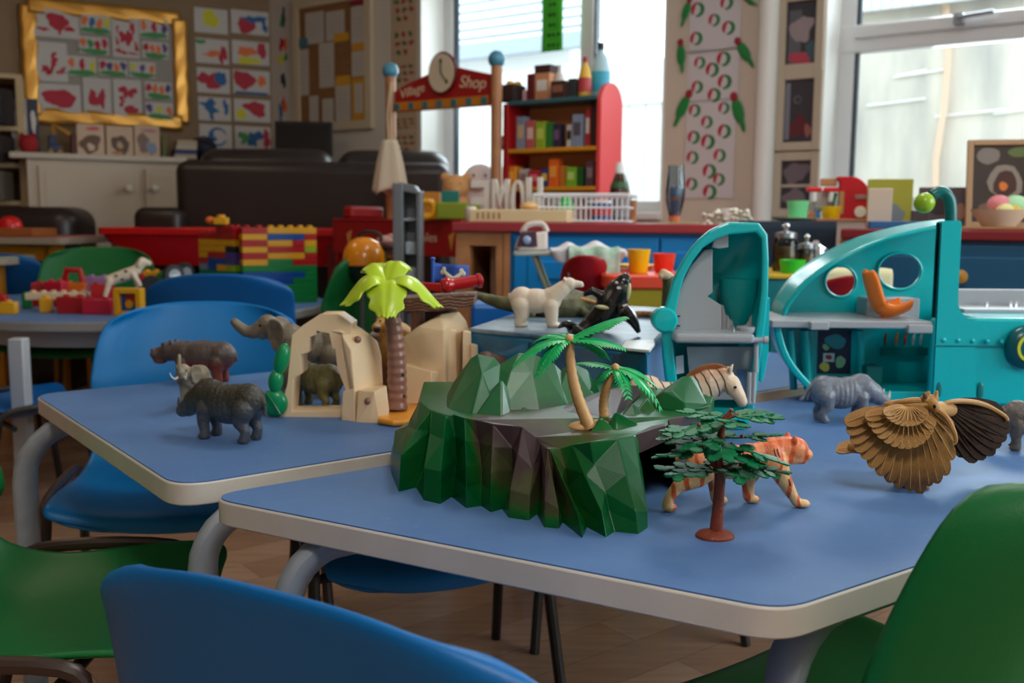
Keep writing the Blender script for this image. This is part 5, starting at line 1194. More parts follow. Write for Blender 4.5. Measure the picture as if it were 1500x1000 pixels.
# ---------------- teal submarine
def sub():
    c = G(1280, 596, TT); O = Vector((c.x, 1.62, TT)); t = thing('toy_submarine', 'large teal plastic submarine playset opened up to show its grey cabins', 'toy submarine', O)
    mt = M('sub_teal', (0, 180, 186), .24, spec=.5, coat=.15); mtd = M('sub_teal_dark', (0, 112, 112), .3); mg = M('sub_grey', (164, 168, 174), .35); mo = M('seat_orange', (255, 132, 40), .3)
    q = lambda x, y, Y: PY(x, y, Y) - O
    Yb, Yf = 1.76, 1.60
    dome = [(1130, 466), (1134, 444), (1145, 424), (1158, 408), (1178, 391), (1200, 376), (1224, 363), (1248, 352), (1275, 343), (1302, 336), (1330, 330), (1353, 326), (1380, 323)]
    pxplate('back_wall', [[(1131, 462)] + dome + [(1384, 323), (1384, 585), (1196, 585), (1172, 552), (1142, 512)], cir(1231.5, 412, 22), cir(1318, 397, 31, 26)], Yb, .008, mt, t, O, bevel=.0015)
    for cx, cy, rx, ry in ((1231.5, 412, 23, 23), (1318, 397, 32, 27)): MB().tube(pxpts(cir(cx, cy, rx, ry), Yb - .002, O), .0025, 8, closed=True).obj('porthole_rim', mt, t)
    # dome shell: band along the curve coming towards us
    sh = [PY(x, y, Yb) - O for x, y in dome]
    sh = smoothpath(sh, 4)
    def band(u, v): i = u * (len(sh) - 1); k = min(int(i), len(sh) - 2); p = sh[k].lerp(sh[k + 1], i - k); return p + Vector((0, -(.075 + .02 * sin(pi * u)) * v, .012 * sin(v * 1.4) * 0 - .006 * v))
    MB().grid(band, len(sh), 6).obj('dome_shell', mt, t, solid=.005, sol_off=0, smooth=180)
    # cabin floor
    z0 = q(1250, 470, Yf).z; xl, xr = q(1131, 470, Yf).x, q(1366, 470, Yf).x
    fl = MB().bb((xl, Yf - O.y + .0, z0 - .012), (xr, Yb - O.y, z0)); fl.bb((q(1185, 470, Yf).x, Yf - O.y - .012, z0 - .014), (q(1212, 470, Yf).x, Yf - O.y + .01, z0 - .001)).bb((q(1330, 470, Yf).x, Yf - O.y - .004, z0 - .019), (xr, Yf - O.y + .01, z0 - .005))
    fl.obj('cabin_floor', mg, t, smooth=0, bevel=.002)
    # lower left hull
    lo = smoothpath([q(1131, 474, 1.64), q(1137, 500, 1.64), q(1147, 524, 1.64), q(1163, 546, 1.64), q(1178, 562, 1.64), q(1190, 575, 1.64)], 4)
    def low(u, v): i = u * (len(lo) - 1); k = min(int(i), len(lo) - 2); p = lo[k].lerp(lo[k + 1], i - k); return p + Vector((.02 * v, .12 * v - .03, 0))
    MB().grid(low, len(lo), 4).obj('bow_hull', mt, t, solid=.012, sol_off=0, smooth=180, bevel=.003)
    MB().hull([q(x, y, Y) for x, y, Y in ((1182, 572, 1.62), (1198, 590, 1.62), (1368, 590, 1.62), (1368, 574, 1.62), (1190, 560, 1.75), (1368, 560, 1.75), (1198, 580, 1.75), (1368, 580, 1.75))]).obj('hold_floor', mt, t, smooth=0, bevel=.002)
    for x0, x1, Y in ((1152, 1163, 1.69), (1172, 1186, 1.71), (1253, 1264, 1.71)):
        MB().cyl(q((x0 + x1) / 2, 484, Y), q((x0 + x1) / 2 + 5, 570, Y), (x1 - x0) / 2 * wpx(Y), n=16).obj('rounded_pillar', mt, t)
    p0 = q(1186, 484, 1.73); p1 = q(1262, 570, 1.73); MB().bb((p0.x, 1.73 - O.y, p1.z), (p1.x, 1.75 - O.y, p0.z)).obj('poster_panel', mt, t, smooth=0)
    # poster : plain cartoon-free space chart
    pc = [(1199, 484), (1247, 484), (1246, 548), (1197, 547)]
    pxplate('poster', [pc], 1.728, .001, M('poster_navy', (18, 26, 66), .4), t, O)
    pd = MB(); mats = [M('poster_teal', (40, 150, 160), .5), M('poster_white', (210, 214, 220), .5), M('poster_red', (190, 60, 44), .5), M('poster_green', (150, 196, 150), .5), M('poster_yellow', (224, 196, 90), .5)]
    for mi, cx, cy, rx, ry in ((0, 1224, 500, 15, 11), (3, 1210, 508, 5, 5), (4, 1208, 537, 7, 7), (3, 1231, 530, 7, 9), (2, 1214, 523, 5, 3.4)):
        pp = [(p.x, p.z) for p in pxpts(blobpoly(cx, cy, rx, ry, int(cx), 18, .12), 1.7268 if mi != 2 else 1.7262, O)]
        pd.m(mi); yy = (1.7268 if mi != 2 else 1.7262) - O.y; pd._add([(a, yy, b_) for a, b_ in pp] + [(a, yy + .0006, b_) for a, b_ in pp], [tuple(range(18)), tuple(range(18, 36))[::-1]] + [(i, (i + 1) % 18, 18 + (i + 1) % 18, 18 + i) for i in range(18)])
    a, b_ = q(1206, 517, 1.7266), q(1222, 530, 1.7266); pd.m(1).bb((a.x, a.y, b_.z), (b_.x, a.y + .0003, a.z))
    pd.obj('poster_print', mats, t, smooth=0)
    # small teal console and tool rack in the hold
    a, b_ = q(1268, 578, 1.68), q(1294, 537, 1.68); MB().bb((a.x, a.y, a.z), (b_.x, a.y + .04, b_.z)).obj('console', mtd, t, smooth=0, bevel=.002)
    for i, (x, col) in enumerate(((1297, (120, 60, 40)), (1313, (226, 120, 40)), (1326, (170, 40, 40)), (1338, (190, 190, 190)), (1349, (190, 190, 190)))):
        MB().tube([q(x - 1, 505, 1.745), q(x, 495, 1.742), q(x + 2, 487, 1.745)], [.002, .0028, .0015], 8).obj('rack_tool', M('tool_%d' % i, col, .5), t)
    a, b_ = q(1290, 520, 1.75), q(1358, 509, 1.75); MB().bb((a.x, a.y - .004, a.z), (b_.x, a.y, b_.z)).obj('tool_rack', mtd, t, smooth=0)
    # orange seat on its grey stand
    a, b_ = q(1268, 466, 1.70), q(1348, 437, 1.70); MB().bb((a.x, a.y, a.z), (b_.x, a.y + .05, b_.z)).obj('control_desk', mg, t, smooth=0, bevel=.002)
    def seat(u, v):
        prof = smoothpath([q(1267, 398, 1.66), q(1272, 420, 1.66), q(1280, 445, 1.66), q(1290, 458, 1.66), q(1305, 460, 1.66), q(1328, 452, 1.66)], 5)
        i = v * (len(prof) - 1); k = min(int(i), len(prof) - 2); p = prof[k].lerp(prof[k + 1], i - k); x = (u - .5) * 2
        w = .029 * (1 - (max(0, .18 - v) / .18) ** 2 * .45)
        return p + Vector((.010 * x * x * (1 if v < .5 else 0), x * w, .014 * abs(x) ** 3 * (1 if v > .45 else 0) + (.004 * x * x)))
    MB().grid(seat, 13, 26).obj('orange_seat', mo, t, solid=.009, sol_off=0, sub=1, smooth=180)
    MB().cyl(q(1296, 470, 1.655), q(1296, 455, 1.655), .006, n=14).lathe([(.009, 0), (.009, .004)], q(1296, 470, 1.655)).obj('seat_post', mo, t)
    # stern hull and fin
    zd = q(1450, 466, Yf).z; xa, xb = q(1366, 500, Yf).x, q(1366, 500, Yf).x + .26
    hullb = MB().bb((xa, Yf - O.y, .001), (xb, Yf - O.y + .016, zd)).bb((xa + .075, Yf - O.y + .012, .001), (xb, Yf - O.y + .24, zd - .0005))
    hullb.obj('stern_hull', mt, t, smooth=30, bevel=.006, seg=3)
    # fin with fillet to the deck
    finp = [(1381, 600), (1366, 600), (1380, 326), (1384, 323), (1406, 323), (1409, 326), (1404, 430), (1404, 446), (1408, 458), (1416, 465), (1430, 468), (1430, 600)]
    pxplate('fin', [finp], Yf - .004, .022, mt, t, O, bevel=.004)
    for i in range(6):
        MB().ell(q(1382 + 21.3 * i, 498 + .6 * i, Yf - .004), (.0042, .003, .0042), None, 12, 8).obj('rivet', mt, t)
    a, b_ = q(1367, 506, Yf), q(1560, 508, Yf); MB().tube([a + Vector((0, -.0045, 0)), Vector((b_.x, a.y - .002, a.z))], .0012, 6).obj('hull_seam', mtd, t)
    for x, y in ((1375, 570), (1436, 573)): MB().ell(q(x, y, Yf - .003), (.0058, .002, .0155)).obj('oval_vent', mtd, t)
    pc_ = q(1503, 508, Yf - .002); MB().at(pc_, (R(90), 0, 0)).lathe([(.036, 0), (.036, .006), (.033, .012), (.024, .017), (.02, .018), (0, .019)], n=32).obj('porthole', M('sub_port', (0, 92, 96), .25), t)
    MB().at(pc_ + Vector((0, -.0165, 0)), (R(90), 0, 0)).lathe([(.0235, 0), (.0235, .003), (.019, .003), (.019, 0)], n=32).obj('porthole_ring', M('sub_yellow', (204, 206, 40), .35), t)
    # grey hatch tray on the deck
    a, b_ = q(1404, 468, 1.72), q(1520, 442, 1.72); MB().bb((a.x, 1.70 - O.y, zd - .002), (b_.x + .05, 1.82 - O.y, zd + .006)).obj('deck_tray', mg, t, smooth=0, bevel=.002)
    MB().bb((a.x, 1.80 - O.y, zd), (b_.x + .05, 1.815 - O.y, zd + .034)).obj('deck_back', mg, t, smooth=0, bevel=.003)
    for x in (1443, 1478, 1486): MB().hull([q(x, 440, 1.79), q(x + 5, 440, 1.79), q(x, 466, 1.70), q(x + 5, 466, 1.70), q(x, 466, 1.79), q(x + 5, 466, 1.79), q(x, 455, 1.71), q(x + 5, 455, 1.71)]).obj('deck_rail', mg, t, smooth=0, bevel=.0015)
    # periscope lamp
    pp = smoothpath([q(1393, 326, 1.68), q(1393, 308, 1.68), q(1391, 293, 1.68), q(1384, 283, 1.68), q(1374, 281, 1.68), q(1366, 286, 1.68)], 5)
    MB().tube(pp, .0098, 18).obj('periscope', M('sub_deep', (0, 104, 104), .28), t)
    MB().ell(q(1354, 297, 1.67), (.0172,) * 3, None, 24, 16).obj('lime_ball', M('ball_lime', (150, 186, 40), .22), t)
    # ---------- opened bow half on the other side of the hinge
    Ya, Yr = 1.50, 1.40
    out = [(1067, 325), (1052, 331), (1039, 338), (1025, 350), (1013, 363), (1002, 379), (993, 396), (986, 412), (981, 429), (976, 446), (971, 470), (970, 495), (971, 521), (975, 554), (983, 585), (1000, 612), (1030, 626), (1092, 630), (1104, 606), (1110, 570), (1116, 520), (1122, 470), (1126, 429), (1127, 380), (1125, 343), (1112, 326)]
    inn = [(1067, 344), (1050, 350), (1030, 363), (1014, 384), (1003, 405), (996, 430), (990, 460), (986, 490), (988, 520), (993, 560), (1003, 590), (1020, 606), (1084, 612), (1094, 590), (1100, 550), (1106, 500), (1112, 460), (1116, 425), (1117, 380), (1116, 350), (1108, 340)]
    pxplate('bow_rim', [out, inn], Yr, .012, mt, t, O, bevel=.003)
    rim = [PY(x, y, Yr + .01) - O for x, y in out]; cen = sum(rim, Vector()) / len(rim)
    def shell(u, v):
        i = u * len(rim); k = int(i) % len(rim); p = rim[k].lerp(rim[(k + 1) % len(rim)], i - int(i)); a = v * R(88)
        return cen + (p - cen) * (cos(a) * .99 + .0) + Vector((0, .075 * sin(a), 0))
    MB().grid(shell, 52, 9, closeu=True).obj('bow_shell', mt, t, solid=.003, sol_off=1, smooth=180)
    MB().at(q(973, 468, Yr + .006), (R(90), 0, 0)).lathe([(.0185, -.01), (.0185, .008), (.015, .012), (0, .013)], n=28).obj('hinge_boss', mt, t)
    # grey fittings inside
    pxplate('cabin_wall', [[(1032, 366), (1044, 364), (1044, 428), (1036, 434), (1057, 447), (1057, 486), (1046, 490), (986, 488), (988, 458), (995, 425), (1010, 392)]], 1.425, .035, mg, t, O, bevel=.0015)
    pxplate('ceiling_bracket', [[(1067, 340), (1067, 362), (1054, 364), (1043, 362), (1046, 352)]], 1.415, .03, mg, t, O, bevel=.001)
    pxplate('counter_back', [[(1057, 447), (1114, 447), (1112, 486), (1057, 486)]], 1.445, .02, mg, t, O, bevel=.001)
    a, b_ = q(1064, 484, 1.444), q(1101, 450, 1.444); MB().bb((a.x, a.y - .002, a.z), (b_.x, a.y, b_.z)).obj('counter_panel', M('sub_grey_light', (178, 182, 188), .35), t, smooth=0, bevel=.0008)
    for k in range(4): MB().box(q(1072 + k * 9, 468, 1.441), (.0035, .0015, .02)).obj('counter_rib', mg, t, smooth=0)
    zs = q(1040, 488, 1.37).z; MB().bb((q(985, 490, 1.39).x, 1.365 - O.y, zs - .014), (q(1100, 490, 1.39).x, 1.46 - O.y, zs)).obj('cabin_shelf', mg, t, smooth=0, bevel=.005, seg=3)
    MB().lathe([(.012, 0), (.014, .004), (.014, .008), (.012, .009), (.011, .004), (0, .003)], q(1092, 487, 1.41), n=24).obj('wash_basin', mg, t)
    MB().cyl(q(1074, 488, 1.39), q(1074, 481, 1.39), .002, n=8).obj('tap', mg, t)
    pxplate('lower_panel', [[(1006, 508), (1112, 508), (1108, 560), (1100, 585), (1018, 585), (1010, 545)]], 1.43, .01, M('sub_grey_blue', (168, 182, 190), .35), t, O)
    pxplate('blue_window', [[(1080, 541), (1092, 541), (1092, 571), (1078, 571)]], 1.428, .002, M('window_blue', (120, 160, 214), .3), t, O)
    pxplate('sticker', [[(990, 522), (1001, 520), (1002, 546), (991, 548)]], 1.41, .001, M('sticker_grey', (178, 190, 204), .4), t, O)
    for x0, y0, x1, y1 in ((1108, 498, 1107, 545), (1105, 545, 1103, 590), (1098, 545, 1097, 590)): MB().cyl(q(x0, y0, 1.385), q(x1, y1, 1.385), .0035, n=8).obj('ladder_bar', mg, t)
    MB().cyl(q(1103, 590, 1.385), q(1095, 590, 1.385), .003, n=8).obj('ladder_bar', mg, t)
    MB().at(q(1104, 498, 1.38), (0, R(90), 0)).lathe([(.004, -.008), (.004, .014), (.0055, .014), (.0055, .020)], n=14).obj('hinge_pin', mg, t)
    for y in (463, 477):
        MB().box(q(990, y, 1.42), (.012, .004, .0022)).obj('slot', m_dark, t, smooth=0)
    a = q(1083, 428, 1.45); MB().at(a, (0, 0, 0)).lathe([(.008, -.06), (.022, -.03), (.029, .0), (.030, .02)], n=24, sx=1.0, sy=.8).obj('bunk_tub', M('sub_teal_deep', (0, 140, 140), .3), t)
    pxplate('hinge_strip', [[(1117, 430), (1128, 436), (1126, 520), (1118, 560), (1113, 560), (1116, 500)]], 1.46, .02, mt, t, O, bevel=.002)
sub()
# ================================================================== THINGS ON THE WALLS
class Pl:
    def __init__(s, p0, d, n): s.p0 = Vector((p0.x, p0.y, 0)); s.d = d; s.n = n; s.rz = atan2(d.y, d.x)
    def sz(s, px, py, off=0.0): p = onplane(px, py, s.p0 + s.n * off, s.n); return ((p - s.p0).dot(s.d), p.z)
    def loc(s, sv, z, off=0.0): p = s.p0 + s.d * sv + s.n * off; return Vector((p.x, p.y, z))
PLL = Pl(K0, -dL, nL); PLW = Pl(A0, dW, nW)
def C(rgb): return M('c_%d_%d_%d' % rgb, rgb, .6)
PAPER, RED, ORG, YEL, GRN, BLU, PUR, BLK = (196, 190, 186), (176, 18, 48), (222, 112, 50), (206, 200, 30), (60, 140, 76), (22, 92, 150), (80, 60, 120), (40, 40, 48)
def sheet(name, label, cat, pl, x0, y0, x1, y1, marks=(), paper=PAPER, off=.004, group=None, seed=1, w=None):
    s0, z1 = pl.sz(x0, y0, off); s1, z0 = pl.sz(x1, y1, off); W_, H_ = s1 - s0, z1 - z0
    cols = [paper] + sorted(set(m[0] for m in marks)); b = MB(); b.box((0, -.0004, 0), (W_, .0008, H_)); k = 0
    for mk in marks:
        b.m(cols.index(mk[0])); k += 1; y = -.0009 - k * .00012
        if mk[1] == 'b': _, _, cx, cy, rx, ry, amp = mk; pts = blobpoly((cx - .5) * W_, (.5 - cy) * H_, rx * W_, ry * H_, seed * 31 + k, 24, amp)
        elif mk[1] == 'r': _, _, xa, ya, xb, yb = mk; pts = [((xa - .5) * W_, (.5 - ya) * H_), ((xb - .5) * W_, (.5 - ya) * H_), ((xb - .5) * W_, (.5 - yb) * H_), ((xa - .5) * W_, (.5 - yb) * H_)]
        elif mk[1] == 'a':
            _, _, cx, cy, r, wd, a0, a1 = mk; n = 12; o_ = []; i_ = []
            for q in range(n + 1):
                a = R(a0 + (a1 - a0) * q / n); wq = wd * (.4 + .6 * sin(pi * q / n)); o_.append(((cx - .5) * W_ + r * W_ * cos(a), (.5 - cy) * H_ + r * W_ * sin(a))); i_.append(((cx - .5) * W_ + (r - wq) * W_ * cos(a), (.5 - cy) * H_ + (r - wq) * W_ * sin(a)))
            pts = o_ + i_[::-1]
        n = len(pts); ar = sum(pts[i][0] * pts[(i + 1) % n][1] - pts[(i + 1) % n][0] * pts[i][1] for i in range(n))
        if ar < 0: pts = pts[::-1]
        b._add([(p[0], y, p[1]) for p in pts] + [(p[0], -.0006, p[1]) for p in pts], [tuple(range(n))] + [((i + 1) % n, i, n + i, n + (i + 1) % n) for i in range(n)])
    o = b.obj(name, [C(c) for c in cols], None, pl.loc((s0 + s1) / 2, (z0 + z1) / 2, off), pl.rz, smooth=0)
    return tag(o, label, cat, group)
# gold-framed display board
s0, z1 = PLL.sz(40, 6, .03); s1, z0 = PLL.sz(268, 180, .03)
bd = thing('display_board', 'wide display board with a crumpled gold border full of red and flower paintings', 'display board', PLL.loc((s0 + s1) / 2, (z0 + z1) / 2, 0.0), PLL.rz)
W_, H_ = s1 - s0, z1 - z0
MB().box((0, -.012, 0), (W_, .022, H_)).obj('backing', C((150, 142, 134)), bd, smooth=0)
mgold = M('gold_foil', (206, 148, 62), .28, metal=.55, bump=1.0, bscale=9)
g = MB(); fwid = .085
def wavy(a, b_, wd, n=16):
    a, b_ = Vector(a), Vector(b_); d = (b_ - a).normalized(); nn = Vector((-d.z, 0, d.x)); pts = []
    def fn(u, v):
        p = a.lerp(b_, v) + nn * (u - .5) * wd * (1 + .06 * sin(v * 31)); return p + Vector((0, -.027 - .002 * sin(v * 23 + u * 5) - .002 * sin(pi * u), 0))
    return fn
for a_, b_ in (((-W_ / 2, 0, H_ / 2), (W_ / 2, 0, H_ / 2)), ((W_ / 2, 0, -H_ / 2), (-W_ / 2, 0, -H_ / 2)), ((-W_ / 2, 0, -H_ / 2), (-W_ / 2, 0, H_ / 2)), ((W_ / 2, 0, H_ / 2), (W_ / 2, 0, -H_ / 2))):
    gb = MB(); gb.grid(wavy(a_, b_, fwid), 5, 40); gb.obj('gold_border', mgold, bd, solid=.003, smooth=180)
def fl(cols):
    out = [(GRN, 'b', .5, .84, .46, .17, .2)]
    for i, c in enumerate(cols):
        x = .14 + .72 * i / max(1, len(cols) - 1); yy = .34 + .12 * ((i * 7) % 3) / 2; out.append((GRN, 'r', x - .012, yy, x + .012, .85)); out.append((c, 'b', x, yy, .10, .26, .25))
    return out
OFB = .030
pn = [('large round red paint splash at the top corner of the gold-bordered board', 48, 11, 117, 58, [(RED, 'b', .52, .42, .24, .3, .2), (RED, 'b', .78, .66, .14, .08, .3), (RED, 'b', .2, .72, .12, .07, .4), (RED, 'b', .56, .8, .03, .12, .3)]),
      ('sparse pink-red handprint painting at the middle of the gold-bordered board edge', 52, 60, 100, 121, [(RED, 'b', .55, .5, .12, .16, .6), (RED, 'b', .3, .72, .16, .1, .8), (RED, 'b', .8, .72, .12, .08, .8), (RED, 'b', .58, .3, .08, .06, .6)]),
      ('solid wide red paint block low in the corner of the gold-bordered board', 55, 121, 119, 166, [(RED, 'b', .5, .5, .40, .32, .16)]),
      ('tall red two-pronged painting in the bottom row of the gold-bordered board', 121, 113, 164, 169, [(RED, 'b', .34, .55, .14, .26, .35), (RED, 'b', .66, .55, .14, .22, .35), (RED, 'b', .5, .62, .2, .1, .3)]),
      ('red painting with a dark red smile-shaped sweep in the bottom row of the gold-bordered board', 165, 115, 208, 171, [(RED, 'b', .5, .35, .24, .18, .7), (RED, 'b', .62, .82, .3, .1, .25), (RED, 'b', .3, .6, .1, .12, .7)]),
      ('dark red swirled painting ringed with dots high on the gold-bordered board', 163, 24, 205, 86, [(RED, 'b', .52, .5, .2, .2, .5), (RED, 'b', .76, .25, .08, .16, .4), (RED, 'b', .88, .72, .07, .12, .4), (RED, 'b', .2, .3, .05, .08, .5), (RED, 'b', .18, .6, .06, .1, .6), (RED, 'b', .5, .88, .3, .04, .6), (RED, 'b', .2, .82, .08, .05, .6)])]
for i, (lb, a, b_, c, d, mk) in enumerate(pn): sheet('painting', lb, 'painting', PLL, a, b_, c, d, mk, off=OFB, seed=i + 3)
fr = [('top row, between the red splash and the red swirl', 117, 20, 163, 51, [ORG, BLU, ORG, YEL]), ('top row, nearest the gold corner', 204, 27, 247, 58, [ORG, RED, PUR]), ('second row, under the first top strip', 115, 52, 160, 81, [ORG, GRN, RED, RED]), ('second row, beside the red swirl', 208, 60, 247, 87, [RED, ORG, ORG, PUR]),
      ('third row, first of three', 98, 81, 142, 113, [ORG, RED, YEL]), ('third row, middle of three', 144, 86, 187, 113, [RED, PUR, ORG, PUR]), ('third row, last of three', 189, 89, 228, 115, [YEL, PUR, ORG]), ('fourth row, above the lowest strip', 212, 119, 252, 146, [RED, ORG, ORG, PUR]), ('lowest, in the bottom corner by the gold border', 213, 149, 254, 176, [PUR, YEL, ORG])]
for i, (lb, a, b_, c, d, cs) in enumerate(fr): sheet('flower_frieze', 'flower strip on the gold board, ' + lb, 'flower picture', PLL, a, b_, c, d, fl(cs), off=OFB + .001, seed=i + 20, group='flower strips on the gold-bordered board')
# two columns of paintings by the corner
rows = [(10, 51), (55, 95), (98, 138), (141, 178), (181, 218)]
c1 = [('yellow blob painting at the head of the first column beside the gold board', [(YEL, 'b', .48, .42, .26, .34, .2)]), ('painting with green, orange and red marks in the first column', [(GRN, 'b', .14, .14, .16, .1, .3), (ORG, 'b', .5, .6, .26, .12, .5), (RED, 'b', .82, .6, .1, .36, .5)]),
      ('red and blue blot painting in the middle of the first column', [(RED, 'b', .38, .5, .3, .36, .4), (BLU, 'b', .72, .4, .18, .28, .2)]), ('blue squiggle painting in the first column', [(BLU, 'b', .35, .36, .25, .2, .8), (BLU, 'b', .4, .7, .1, .2, .6), (BLU, 'b', .84, .4, .08, .3, .6)]), ('blue ring painting at the foot of the first column', [(BLU, 'a', .55, .52, .3, .10, 20, 340), (BLU, 'b', .4, .5, .1, .2, .6)])]
c2 = [('red and blue painting at the head of the second column near the corner', [(RED, 'b', .4, .62, .28, .3, .25), (BLU, 'b', .6, .35, .25, .16, .5), (BLU, 'b', .88, .6, .08, .25, .5)]), ('orange, red and yellow painting in the second column', [(ORG, 'b', .38, .45, .22, .22, .3), (RED, 'b', .8, .36, .12, .34, .2), (YEL, 'b', .45, .84, .36, .14, .2)]),
      ('painting with a red leaf shape and a dark blue bar in the second column', [(RED, 'b', .3, .42, .26, .4, .3), (ORG, 'b', .78, .42, .1, .26, .3), (BLU, 'r', .05, .9, .95, 1.0)]), ('red heart-like blot with yellow spot in the second column', [(RED, 'b', .6, .4, .28, .36, .35), (YEL, 'b', .2, .68, .16, .22, .2)]), ('many-coloured painting at the foot of the second column', [(GRN, 'b', .3, .5, .16, .3, .6), (BLU, 'b', .55, .5, .18, .3, .6), (RED, 'b', .88, .55, .1, .38, .3)])]
for i, (a, b_) in enumerate(rows):
    sheet('painting', c1[i][0], 'painting', PLL, 284 + i * 2, a, 334 + i * 1.6, b_, c1[i][1], seed=40 + i); sheet('painting', c2[i][0], 'painting', PLL, 338 + i * 1.4, a + 3, 394 + i * .8, b_ + 2, c2[i][1], seed=50 + i)
c3 = [('grey-green smear painting', [(BLK, 'b', .55, .5, .14, .3, .4), (GRN, 'b', .4, .6, .12, .2, .4)]), ('red, orange and yellow painting', [(RED, 'b', .4, .3, .2, .2, .4), (YEL, 'b', .3, .8, .25, .15, .3), (GRN, 'b', .7, .75, .15, .14, .3), (ORG, 'b', .7, .35, .15, .2, .4)]), ('black blot painting', [(BLK, 'b', .5, .5, .2, .24, .4)]), ('orange and blue painting', [(ORG, 'b', .6, .35, .2, .25, .4), (BLU, 'b', .3, .6, .16, .25, .5), (RED, 'b', .45, .3, .1, .14, .4)])]
for i, (a, b_) in enumerate(((6, 47), (53, 94), (98, 137), (141, 180))): sheet('painting', c3[i][0] + ' in the narrow column between corner and notice board', 'painting', PLW, 404 + i * .4, a, 425 + i * .2, b_, c3[i][1], seed=60 + i)
# cork notice board
s0, z1 = PLW.sz(429, 2, .02); s1, z0 = PLW.sz(545, 188, .02)
nb = thing('notice_board', 'cork notice board in a wide cream frame above the television', 'notice board', PLW.loc((s0 + s1) / 2, (z0 + z1) / 2, 0), PLW.rz)
W_, H_ = s1 - s0, z1 - z0
MB().box((0, -.01, 0), (W_ - .05, .02, H_ - .05)).obj('cork_panel', M('cork', (134, 92, 52), .9, bump=.5, bscale=180, var=.12, vscale=50), nb, smooth=0)
for sx in (-1, 1): MB().box((sx * (W_ / 2 - .025), -.014, 0), (.05, .028, H_)).obj('frame_side', M('cream_frame', (196, 178, 150), .5), nb, smooth=0, bevel=.003)
for sx in (-1, 1): MB().box((0, -.014, sx * (H_ / 2 - .025)), (W_ - .1, .028, .05)).obj('frame_rail', M('cream_frame', (196, 178, 150), .5), nb, smooth=0, bevel=.003)
nbp = [(447, 20, 475, 62, 'pale grey notice at the top of the cork board'), (477, 18, 505, 57, 'white notice at the top of the cork board beside the yellow strip'), (467, 64, 490, 127, 'tall white notice in the middle of the cork board'), (434, 74, 453, 139, 'white notice along the near frame of the cork board'), (453, 141, 467, 181, 'small white notice at the foot of the cork board'), (472, 145, 489, 180, 'white notice with a green corner at the foot of the cork board'), (491, 118, 514, 181, 'large white notice at the foot of the cork board next to the yellow-framed one'), (515, 76, 535, 111, 'white notice on the far edge of the cork board'), (514, 8, 535, 68, 'tall white notice in the top far corner of the cork board')]
for i, (a, b_, c, d, lb) in enumerate(nbp): sheet('notice', lb, 'notice', PLW, a, b_, c, d, [((150, 150, 150), 'r', .15, .12 + .1 * q, .8, .135 + .1 * q) for q in range(2, 7)], off=.024, seed=70 + i, paper=(186, 176, 164))
sheet('notice', 'white notice mounted on an orange-yellow sheet on the cork board', 'notice', PLW, 515, 115, 536, 179, [((186, 176, 164), 'r', .2, .12, .8, .78)], (196, 140, 30), off=.024)
for i, (a, b_, c, d, cl, lb) in enumerate(((489, 50, 511, 59, (206, 150, 30), 'upper orange-yellow'), (492, 112, 513, 124, (206, 150, 30), 'lower orange-yellow'), (434, 58, 451, 68, (60, 110, 130), 'blue'), (513, 1, 534, 7, (130, 20, 30), 'dark red'), (515, 64, 534, 73, (200, 140, 30), 'small far-edge yellow'))): sheet('paper_strip', lb + ' paper strip pinned to the cork notice board', 'paper strip', PLW, a, b_, c, d, (), cl, off=.0255)
# holly / apple prints
def ringprints(seed, n):
    rd = random.Random(seed); out = []
    cells = [(.2, .2), (.75, .18), (.48, .42), (.2, .7), (.75, .66), (.5, .84)][:n]
    for x, y in cells:
        x += rd.uniform(-.05, .05); y += rd.uniform(-.05, .05); r = rd.uniform(.105, .14)
        out += [((40, 120, 70), 'a', x, y, r, r * .62, -110, 100), ((176, 24, 50), 'a', x - .01, y - .01, r, r * .62, 95, 230)]
    return out
for i, (a, b_, c, d) in enumerate(((1011, -4, 1084, 73), (1008, 75, 1081, 146), (1006, 148, 1077, 217), (1003, 220, 1074, 290))):
    sheet('ring_print_sheet', '%s white sheet of red and green ring prints on the pier between the windows' % ('uppermost', 'second', 'third', 'lowest')[i], 'print', PLW, a, b_, c, d, ringprints(i + 1, 5 + (i > 0)), (206, 200, 204), off=.005, group='ring print sheets between the windows', seed=i)
for i, (a, b_, c, d) in enumerate(((574, -8, 610, 37), (574, 40, 610, 87), (575, 90, 610, 125), (575, 128, 610, 168), (575, 171, 611, 191), (576, 194, 611, 226))):
    sheet('holly_print_sheet', '%s buff sheet of small red and green prints beside the window above the shop sign' % ('topmost', 'second', 'third', 'fourth', 'fifth', 'sixth')[i], 'print', PLW, a, b_, c, d, [((150, 40, 40) if q % 2 else (60, 90, 50), 'b', .2 + .28 * (q % 3) + .04 * (q // 3), .25 + .25 * (q // 3), .09, .07, .4) for q in range(8)], (186, 158, 128), off=.005, group='print sheets beside the shop window', seed=i + 9)
